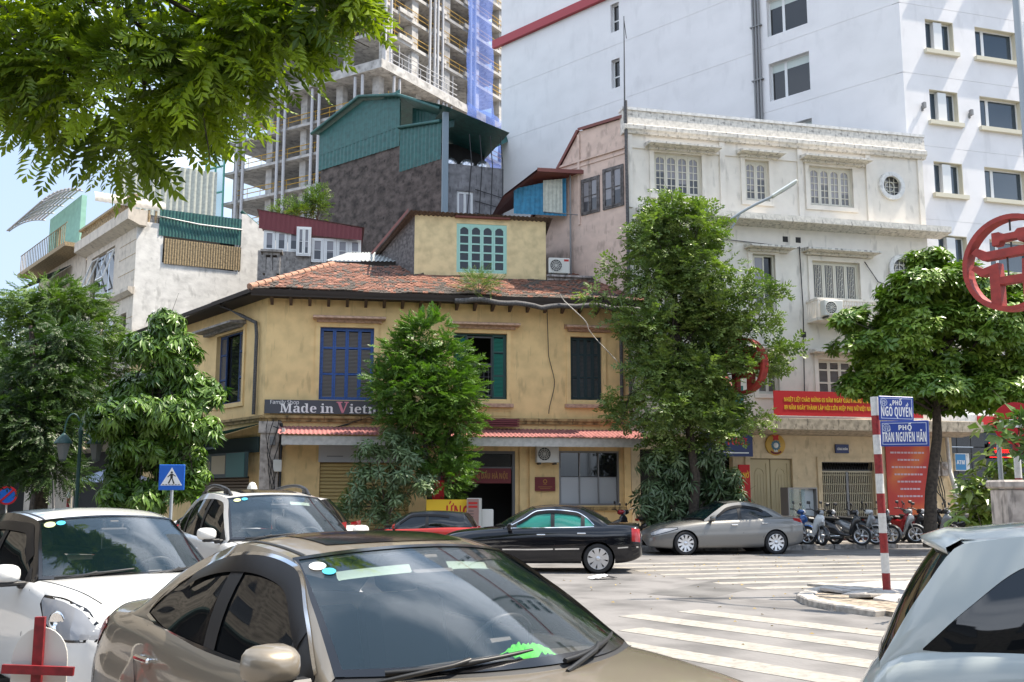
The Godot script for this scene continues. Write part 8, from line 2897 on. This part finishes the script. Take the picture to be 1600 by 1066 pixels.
func limbs(parent: Node, m: Material, trunk: Array, radii: Array, ends: Array, r0: float, from := 0.5, sd := 1) -> void:
	var r := RandomNumberGenerator.new()
	r.seed = sd
	var st := mb()
	tube(st, trunk, radii, 10)
	obj("trunk", st, m, parent)
	for e in ends:
		var u: float = clampf(from + r.randf() * (1.0 - from), 0, 0.98) * (trunk.size() - 1)
		var i := int(u)
		var s: Vector3 = trunk[i].lerp(trunk[i + 1], u - i)
		var mid: Vector3 = s.lerp(e, 0.5) + Vector3(r.randfn() * 0.12, 0.12, r.randfn() * 0.12) * s.distance_to(e) * 0.5
		st = mb()
		tube(st, [s, s.lerp(mid, 0.5) + Vector3(0, 0.03, 0), mid, mid.lerp(e, 0.6), e], [r0, r0 * 0.8, r0 * 0.6, r0 * 0.4, r0 * 0.15], 6)
		for k in 3:
			var a := mid.lerp(e, r.randf())
			tube(st, [a, a + (e - mid) * 0.35 + Vector3(r.randfn(), r.randfn() * 0.6, r.randfn()) * 0.3], [r0 * 0.3, r0 * 0.08], 5)
		obj("limb", st, m, parent)

# ellipsoid from a rectangle on the photograph's field at a distance: centre x, y in metres
func E3(x: float, y: float, d: float, rx: float, ry: float, rd: float, n: int) -> Array:
	return [W(x, y, d), Vector3(rx, ry, rd), n]

func trees() -> void:
	var bark := mottled(lin(0.07, 0.055, 0.042), 80, 0.5, 0.95, 1.2, 1.0)
	var bark_pale := mottled(lin(0.16, 0.14, 0.115), 81, 0.5, 0.95, 1.2, 1.0)
	var bright := leaf_mat(Color(1.0, 1.0, 0.45))
	var plain_leaf := leaf_mat(Color(0.7, 0.8, 0.3))
	var shiny := leaf_mat(Color(0.5, 0.6, 0.2))
	shiny.roughness = 0.36
	# overhanging tree, top left, close to the camera
	var feather := spray(7, 0.34, 0.125, 0.05, 0.35)
	var t := thing("overhanging_tree", "bright green feathery branches hanging into the picture at top left", "tree", W(-8.6, 0.1, 8.5))
	var o: Vector3 = t.position
	var bl := []
	for b in [E3(-4.9, 6.05, 10.2, 0.95, 0.65, 0.9, 160), E3(-4.1, 5.8, 10.0, 0.8, 0.55, 0.8, 150), E3(-3.35, 5.8, 9.9, 0.75, 0.5, 0.8, 140), E3(-2.75, 6.15, 9.8, 0.6, 0.5, 0.7, 105), E3(-2.2, 6.45, 9.6, 0.5, 0.45, 0.7, 85), E3(-1.75, 6.8, 9.4, 0.4, 0.4, 0.6, 60), E3(-5.6, 6.4, 10.4, 0.9, 0.7, 0.9, 110), E3(-4.5, 6.8, 10.2, 1.2, 0.5, 1.0, 150), E3(-3.0, 7.0, 10.0, 1.2, 0.45, 1.0, 130), E3(-4.3, 7.6, 10.0, 1.6, 0.5, 1.2, 50), E3(-2.3, 7.6, 9.6, 0.9, 0.4, 0.8, 30), E3(-5.0, 5.35, 10.3, 0.3, 0.25, 0.4, 22), E3(-3.9, 5.2, 10.0, 0.3, 0.22, 0.35, 20), E3(-1.65, 6.4, 9.5, 0.2, 0.15, 0.3, 12)]:
		bl.append([b[0] - o, b[1], b[2]])
	crown(t, feather, bright, bl, Vector2(0.85, 1.35), Color(0.07, 0.125, 0.012), Color(0.27, 0.38, 0.03), -0.15, -0.05, 1.0, 3, 0.7)
	var ends := []
	for b in bl: ends.append(b[0] + Vector3(0.2, 0.0, 0))
	limbs(t, bark, [Vector3.ZERO, Vector3(0.3, 3.0, -0.3), Vector3(1.2, 5.6, -1.0), Vector3(2.6, 7.2, -1.4), Vector3(4.5, 8.2, -1.6)], [0.26, 0.22, 0.18, 0.13, 0.07], ends, 0.05, 0.55, 4)
	# shade tree to the right, above the picture
	t = thing("shade_tree", "tree standing right of the camera that shades the white car", "tree", W(11.0, 0.1, 4.6))
	o = t.position
	bl = []
	for b in [E3(7.4, 7.4, 5.2, 1.9, 0.9, 1.6, 560), E3(9.4, 7.8, 5.8, 1.8, 1.1, 1.6, 420), E3(8.5, 8.0, 3.6, 1.8, 1.0, 1.5, 420), E3(4.7, 7.5, 2.9, 0.5, 0.4, 0.5, 40)]: bl.append([b[0] - o, b[1], b[2]])
	crown(t, spray(8, 0.42, 0.15, 0.06, 0.35), plain_leaf, bl, Vector2(0.8, 1.3), Color(0.03, 0.07, 0.012), Color(0.06, 0.12, 0.02), 0.0, -0.3, 0.8, 5, 0.7)
	limbs(t, bark, [Vector3.ZERO, Vector3(-0.3, 3.0, 0.1), Vector3(-1.2, 5.4, 0), Vector3(-2.4, 6.8, -0.2)], [0.28, 0.22, 0.16, 0.08], [bl[0][0], bl[1][0], bl[2][0], bl[3][0]], 0.07, 0.5, 6)
	t = thing("right_street_tree", "street tree beyond the right edge whose shade falls on the road", "tree", W(15.6, 0.07, 22.6))
	o = t.position
	bl = []
	for b in [E3(14.2, 6.0, 23.4, 1.4, 1.0, 1.5, 420), E3(16.0, 6.8, 22.8, 1.6, 1.2, 1.5, 420), E3(15.2, 7.8, 24.0, 1.2, 0.8, 1.2, 240)]: bl.append([b[0] - o, b[1], b[2]])
	crown(t, twig(9, 0.34, 0.12, 0.06), plain_leaf, bl, Vector2(0.9, 1.4), Color(0.05, 0.1, 0.02), Color(0.11, 0.18, 0.03), 0.0, -0.15, 0.8, 43, 0.6)
	limbs(t, bark, [Vector3.ZERO, Vector3(0.1, 3.0, 0), Vector3(-0.3, 6.0, 0)], [0.18, 0.14, 0.07], [bl[0][0], bl[1][0], bl[2][0]], 0.05, 0.5, 44)
	# drooping-leaved tree left of the yellow house
	t = thing("drooping_tree", "dense dark tree of drooping leaf bunches in front of the yellow side wall", "tree", W(-9.35, 0.0, 27.0))
	o = t.position
	bl = []
	for q in [[-9.2, 6.2, 0.5, 0.45, 90], [-9.7, 5.5, 0.65, 0.45, 120], [-8.8, 5.4, 0.7, 0.5, 130], [-9.3, 4.7, 1.15, 0.5, 220], [-8.2, 4.3, 0.6, 0.5, 110], [-10.2, 4.3, 0.7, 0.5, 130], [-9.4, 3.8, 1.4, 0.5, 260], [-8.1, 3.4, 0.65, 0.35, 90], [-10.4, 3.6, 0.75, 0.4, 120], [-9.5, 2.9, 1.35, 0.5, 240], [-8.7, 2.3, 0.75, 0.45, 110], [-10.3, 2.3, 0.55, 0.6, 110], [-9.6, 1.7, 1.1, 0.45, 150], [-8.2, 1.9, 0.35, 0.3, 40]]:
		bl.append([W(q[0], q[1], 27.0 + 0.4 * sin(q[1] * 3.0)) - o, Vector3(q[2], q[3], q[2] * 0.95), q[4]])
	crown(t, along_z(rosette(11, 0.3, 0.085, 0.55, 4)), shiny, bl, Vector2(0.8, 1.2), Color(0.04, 0.095, 0.015), Color(0.13, 0.23, 0.03), 1.1, -0.2, 0.9, 7, 0.4)
	ends = []
	for b in bl: ends.append(b[0])
	limbs(t, bark, [Vector3.ZERO, Vector3(0.1, 1.5, 0), Vector3(0.0, 3.2, 0.05), Vector3(0.05, 5.6, 0)], [0.12, 0.1, 0.08, 0.03], ends, 0.03, 0.3, 8)
	# round leafy tree before the house front
	t = thing("round_tree", "bright round leafy tree in front of the yellow facade", "tree", W(-2.5, 0.12, 30.2))
	o = t.position
	bl = []
	for q in [[-2.55, 6.3, 0.75, 0.7, 330], [-3.1, 5.6, 0.95, 0.75, 380], [-2.0, 5.5, 0.95, 0.75, 380], [-3.3, 4.8, 1.0, 0.7, 380], [-1.75, 4.6, 0.85, 0.75, 330], [-2.6, 4.5, 1.3, 0.8, 420], [-3.0, 3.9, 0.95, 0.55, 260], [-1.7, 3.7, 0.8, 0.6, 260], [-2.2, 3.0, 0.9, 0.6, 260], [-1.6, 2.6, 0.5, 0.5, 120], [-2.0, 2.1, 0.6, 0.5, 120], [-1.75, 1.7, 0.3, 0.35, 50]]:
		bl.append([W(q[0], q[1], 30.2 + 0.3 * sin(q[1] * 5.0)) - o, Vector3(q[2], q[3], q[2]), q[4]])
	crown(t, spray(6, 0.3, 0.12, 0.05, 0.3), plain_leaf, bl, Vector2(0.75, 1.25), Color(0.06, 0.13, 0.018), Color(0.14, 0.25, 0.035), 0.25, -0.2, 1.1, 9, 0.4)
	ends = []
	for b in bl: ends.append(b[0])
	limbs(t, bark, [Vector3.ZERO, Vector3(0.1, 1.4, 0), Vector3(-0.05, 3.0, 0.05), Vector3(-0.1, 5.6, 0)], [0.11, 0.09, 0.07, 0.03], ends, 0.03, 0.3, 10)
	# pale-leaved shrub beside it
	t = thing("pale_shrub", "spreading shrub with pale rosettes of long leaves left of the round tree", "shrub", W(-3.6, 0.12, 29.4))
	o = t.position
	bl = []
	for q in [[-3.4, 3.3, 0.55, 0.3, 26], [-3.9, 2.9, 0.6, 0.35, 34], [-3.0, 2.8, 0.6, 0.35, 34], [-4.1, 2.3, 0.6, 0.4, 34], [-3.2, 2.2, 0.8, 0.4, 44], [-2.6, 2.0, 0.5, 0.4, 26], [-4.3, 1.7, 0.6, 0.4, 34], [-3.4, 1.6, 0.9, 0.4, 44], [-4.7, 1.25, 0.5, 0.3, 24], [-3.6, 1.1, 0.9, 0.35, 34]]:
		bl.append([W(q[0], q[1], 29.4) - o, Vector3(q[2], q[3], 0.6), q[4]])
	crown(t, along_z(rosette(13, 0.24, 0.06, 0.1, 6)), plain_leaf, bl, Vector2(0.8, 1.25), Color(0.1, 0.16, 0.075), Color(0.19, 0.26, 0.13), 1.4, -0.6, 0.9, 11, 0.7)
	ends = []
	for b in bl: ends.append(b[0])
	limbs(t, bark_pale, [Vector3.ZERO, Vector3(0.05, 0.6, 0), Vector3(0.1, 1.2, 0)], [0.07, 0.06, 0.05], ends, 0.03, 0.4, 12)
	# tall irregular tree between yellow and cream
	t = thing("irregular_tree", "tall irregular small-leaved tree between the yellow and cream buildings", "tree", W(5.25, 0.12, 30.6))
	o = t.position
	bl = []
	for q in [[4.9, 10.2, 0.9, 0.8, 300], [5.6, 9.6, 0.9, 0.7, 300], [4.4, 9.3, 0.8, 0.7, 240], [5.1, 9.0, 1.3, 0.6, 380], [4.2, 8.1, 0.85, 0.6, 240], [6.0, 8.2, 1.0, 0.7, 300], [5.1, 7.6, 1.45, 0.75, 430], [4.2, 6.6, 0.9, 0.6, 250], [6.2, 7.0, 1.1, 0.7, 300], [5.1, 6.3, 1.35, 0.75, 420], [6.6, 5.9, 1.0, 0.5, 260], [4.4, 5.4, 0.95, 0.7, 290], [5.6, 5.2, 1.3, 0.8, 420], [4.4, 4.3, 1.1, 0.7, 330], [5.7, 4.1, 0.9, 0.6, 260], [2.7, 7.5, 0.75, 0.15, 34], [3.2, 6.9, 0.6, 0.2, 40], [3.4, 8.6, 0.5, 0.2, 40], [7.6, 7.7, 0.85, 0.22, 90], [7.3, 6.8, 0.6, 0.3, 80], [7.7, 5.9, 0.85, 0.2, 80], [7.2, 5.3, 0.9, 0.3, 110], [3.5, 4.6, 0.7, 0.3, 80], [3.4, 4.0, 0.7, 0.3, 80], [7.0, 3.9, 0.9, 0.15, 60], [5.0, 11.0, 0.35, 0.35, 60], [6.4, 6.4, 0.7, 0.6, 200], [5.0, 3.4, 0.9, 0.5, 200], [6.3, 4.5, 0.6, 0.5, 150], [6.0, 3.4, 0.8, 0.4, 150]]:
		bl.append([W(q[0], q[1], 30.6 + 0.5 * sin(q[0] * 4.0)) - o, Vector3(q[2], q[3], minf(q[2], 1.1)), q[4]])
	crown(t, twig(11, 0.38, 0.125, 0.062), plain_leaf, bl, Vector2(0.85, 1.4), Color(0.085, 0.14, 0.034), Color(0.23, 0.3, 0.075), 0.1, -0.04, 0.8, 13, 0.5)
	ends = []
	for b in bl: ends.append(b[0])
	limbs(t, bark, [Vector3.ZERO, Vector3(0.2, 2.0, 0), Vector3(-0.1, 4.5, 0.1), Vector3(-0.3, 7.0, 0), Vector3(-0.2, 9.8, 0)], [0.17, 0.14, 0.11, 0.07, 0.03], ends, 0.04, 0.3, 14)
	# big-leaved bush at its foot
	t = thing("big_leaved_bush", "dense bush with long hand-shaped leaves behind the grey sedan", "shrub", W(5.3, 0.12, 31.2))
	o = t.position
	bl = []
	for q in [[4.6, 2.6, 0.9, 0.5, 70], [5.6, 2.8, 0.9, 0.45, 70], [6.3, 2.1, 0.7, 0.6, 80], [5.3, 1.9, 1.2, 0.6, 120], [4.2, 1.6, 0.7, 0.6, 80], [5.2, 1.0, 1.4, 0.5, 110], [6.7, 1.5, 0.45, 0.5, 50]]:
		bl.append([W(q[0], q[1], 31.0) - o, Vector3(q[2], q[3], 0.7), q[4]])
	crown(t, along_z(rosette(9, 0.36, 0.08, 0.45, 9)), shiny, bl, Vector2(0.8, 1.2), Color(0.045, 0.085, 0.035), Color(0.13, 0.19, 0.09), 1.0, -0.4, 0.9, 15, 0.5)
	ends = []
	for b in bl: ends.append(b[0])
	limbs(t, bark_pale, [Vector3.ZERO, Vector3(0.0, 0.5, 0), Vector3(0.05, 1.0, 0)], [0.08, 0.07, 0.05], ends, 0.03, 0.3, 16)
	# broad tree with a leaning trunk on the right
	t = thing("broad_tree", "broad glossy tree with a leaning trunk on the right, before the cream building", "tree", W(12.15, 0.12, 30.3))
	o = t.position
	bl = []
	for q in [[12.6, 8.6, 0.7, 0.5, 130], [12.1, 7.6, 1.3, 0.7, 330], [13.6, 7.9, 1.3, 0.8, 330], [11.0, 6.9, 1.0, 0.5, 220], [12.3, 6.6, 1.7, 0.8, 430], [14.2, 6.7, 1.4, 0.9, 380], [10.4, 6.0, 0.9, 0.45, 180], [11.3, 5.6, 1.2, 0.7, 330], [13.0, 5.5, 1.7, 0.7, 430], [14.9, 5.5, 1.2, 0.9, 300], [10.6, 4.9, 0.8, 0.4, 150], [12.2, 4.7, 1.5, 0.45, 330], [14.1, 4.6, 1.3, 0.5, 260], [9.9, 6.75, 0.5, 0.18, 40], [15.4, 6.8, 0.9, 1.0, 220], [15.2, 4.4, 0.8, 0.4, 110], [14.9, 7.6, 1.0, 0.8, 260], [11.6, 6.2, 1.3, 0.9, 260], [13.2, 4.5, 1.6, 0.4, 220], [16.2, 5.6, 0.9, 1.0, 200]]:
		bl.append([W(q[0], q[1], 30.3 + 0.5 * sin(q[0] * 3.0)) - o, Vector3(q[2], q[3], minf(q[2], 1.2)), q[4]])
	crown(t, along_z(rosette(12, 0.24, 0.11, 0.05, 12)), shiny, bl, Vector2(0.85, 1.4), Color(0.075, 0.15, 0.02), Color(0.22, 0.32, 0.045), 0.9, -0.02, 0.8, 17, 0.4)
	ends = []
	for b in bl: ends.append(b[0])
	limbs(t, bark, [Vector3.ZERO, Vector3(0.12, 1.6, 0), Vector3(0.38, 3.2, 0.05), Vector3(0.45, 4.4, 0), Vector3(0.6, 6.4, 0)], [0.2, 0.16, 0.14, 0.1, 0.05], ends, 0.05, 0.62, 18)
	# dark feathery trees over the side street, far left
	var fine := spray(9, 0.5, 0.16, 0.05, 0.4)
	t = thing("far_left_tree", "pale feathery tree at the left edge beyond the side street", "tree", W(-17.5, 0.0, 38.0))
	o = t.position
	bl = []
	for q in [[-17.2, 8.8, 1.9, 0.8, 500], [-18.6, 8.0, 1.6, 0.9, 420], [-16.0, 7.7, 1.4, 0.8, 380], [-17.6, 6.8, 1.9, 0.9, 480], [-15.7, 6.2, 1.1, 0.9, 300], [-18.4, 5.4, 1.5, 0.8, 320], [-16.6, 5.2, 1.6, 0.8, 380], [-17.3, 3.6, 1.6, 0.6, 260], [-18.6, 3.2, 1.2, 0.6, 200]]:
		bl.append([W(q[0], q[1], 38.0) - o, Vector3(q[2], q[3], 1.3), q[4]])
	crown(t, fine, plain_leaf, bl, Vector2(0.7, 1.2), Color(0.07, 0.125, 0.025), Color(0.15, 0.23, 0.045), 0.1, -0.15, 0.6, 19, 0.6)
	ends = []
	for b in bl: ends.append(b[0])
	limbs(t, bark, [Vector3.ZERO, Vector3(0.1, 2.5, 0), Vector3(-0.2, 5.0, 0), Vector3(0.2, 8.0, 0)], [0.25, 0.2, 0.16, 0.06], ends, 0.06, 0.4, 20)
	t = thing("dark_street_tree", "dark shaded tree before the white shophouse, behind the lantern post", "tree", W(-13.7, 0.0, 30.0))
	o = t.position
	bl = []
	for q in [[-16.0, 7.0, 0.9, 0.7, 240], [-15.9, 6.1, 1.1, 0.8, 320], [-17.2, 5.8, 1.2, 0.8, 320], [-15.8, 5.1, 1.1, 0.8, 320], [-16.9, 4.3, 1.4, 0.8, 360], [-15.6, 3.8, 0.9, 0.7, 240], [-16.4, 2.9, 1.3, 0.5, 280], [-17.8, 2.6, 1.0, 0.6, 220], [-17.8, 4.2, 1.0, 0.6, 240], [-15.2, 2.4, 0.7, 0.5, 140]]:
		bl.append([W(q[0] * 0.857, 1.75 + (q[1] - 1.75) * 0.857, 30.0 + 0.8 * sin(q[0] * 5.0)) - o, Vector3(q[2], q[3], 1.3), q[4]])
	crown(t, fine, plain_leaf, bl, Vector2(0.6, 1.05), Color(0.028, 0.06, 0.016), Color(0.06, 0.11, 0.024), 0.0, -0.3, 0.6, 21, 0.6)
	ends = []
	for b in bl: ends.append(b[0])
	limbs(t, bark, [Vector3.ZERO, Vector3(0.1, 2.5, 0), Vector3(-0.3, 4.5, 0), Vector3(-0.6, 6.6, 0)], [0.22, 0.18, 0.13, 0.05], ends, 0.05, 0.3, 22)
	t = thing("side_street_tree", "tree closing the dark far end of the side street at the left edge", "tree", W(-24.0, 0.0, 47.0))
	o = t.position
	bl = []
	for q in [[-23.5, 7.5, 2.4, 1.6, 600], [-25.5, 6.0, 2.4, 1.6, 600], [-22.0, 5.0, 2.0, 1.5, 500], [-24.5, 3.5, 2.2, 1.0, 400]]:
		bl.append([W(q[0], q[1], 47.0) - o, Vector3(q[2], q[3], 2.0), q[4]])
	crown(t, fine, plain_leaf, bl, Vector2(0.8, 1.3), Color(0.03, 0.06, 0.015), Color(0.06, 0.11, 0.025), 0.0, -0.25, 0.5, 23, 0.6)
	limbs(t, bark, [Vector3.ZERO, Vector3(0.1, 3.0, 0), Vector3(-0.3, 6.0, 0)], [0.25, 0.2, 0.1], [bl[0][0], bl[1][0], bl[2][0], bl[3][0]], 0.07, 0.4, 24)
	# glossy shrub near the round sign
	t = thing("glossy_shrub", "shrub of large glossy leaves in front of the round red sign", "shrub", W(7.1, 0.1, 14.2))
	o = t.position
	bl = []
	for q in [[6.75, 2.55, 0.32, 0.22, 9], [7.05, 2.75, 0.3, 0.2, 8], [7.2, 2.4, 0.4, 0.25, 10], [7.35, 2.95, 0.3, 0.2, 6]]: bl.append([W(q[0], q[1], 14.2) - o, Vector3(q[2], q[3], 0.3), q[4]])
	crown(t, along_z(rosette(7, 0.2, 0.1, 0.0, 15)), shiny, bl, Vector2(0.8, 1.3), Color(0.07, 0.15, 0.03), Color(0.16, 0.24, 0.06), 1.0, -0.9, 1.0, 25, 0.8)
	limbs(t, bark_pale, [Vector3.ZERO, Vector3(0.02, 1.2, 0), Vector3(0.0, 2.2, 0)], [0.04, 0.035, 0.02], [bl[0][0], bl[1][0], bl[2][0], bl[3][0]], 0.015, 0.6, 26)
	t = thing("yellow_green_shrub", "low yellow-green shrub of broad leaves left of the cream pillar", "shrub", W(7.2, 0.08, 16.0))
	o = t.position
	bl = []
	for q in [[7.1, 1.75, 0.4, 0.25, 12], [7.5, 1.6, 0.35, 0.25, 12], [7.25, 1.3, 0.45, 0.3, 14], [7.6, 2.1, 0.4, 0.35, 12]]: bl.append([W(q[0], q[1], 16.0) - o, Vector3(q[2], q[3], 0.3), q[4]])
	crown(t, along_z(rosette(8, 0.26, 0.1, 0.1, 16)), shiny, bl, Vector2(0.8, 1.2), Color(0.08, 0.14, 0.02), Color(0.19, 0.24, 0.04), 1.0, -0.9, 1.0, 27, 0.8)
	limbs(t, bark_pale, [Vector3.ZERO, Vector3(0.05, 0.6, 0), Vector3(0.1, 1.1, 0)], [0.04, 0.035, 0.02], [bl[0][0], bl[1][0], bl[3][0]], 0.015, 0.4, 28)
	# plants that grow on the roofs
	for q in [["roof_plant", "bright bush growing on the roof behind the red tin loft", -9.55, 13.7, 43.0, 0.85, 0.5, 260, 1], ["roof_plant", "taller bush against the foot of the brown wall", -8.5, 14.2, 43.4, 0.55, 0.8, 260, 2], ["eave_weeds", "tuft of grassy weeds growing from the gutter of the tiled roof", -1.05, 8.25, 31.9, 0.62, 0.28, 150, 3]]:
		t = thing(q[0], q[1], "plant", W(q[2], q[3] - q[6], q[4]))
		crown(t, twig(7, 0.3, 0.13, 0.04) if q[8] < 3 else spray(8, 0.35, 0.08, 0.018, 0.2), plain_leaf, [[Vector3(0, q[6], 0), Vector3(q[5], q[6], 0.4), q[7]]], Vector2(0.8, 1.3), Color(0.07, 0.14, 0.02), Color(0.17, 0.24, 0.04), 0.5, -0.3, 1.2, 30 + q[8], 0.7)
		var st := mb()
		for k in 5: tube(st, [Vector3(0, 0, 0), Vector3((k - 2) * q[5] * 0.3, q[6] * 1.2, 0.05 * k)], [0.02, 0.006], 5)
		obj("stem", st, bark_pale, t)
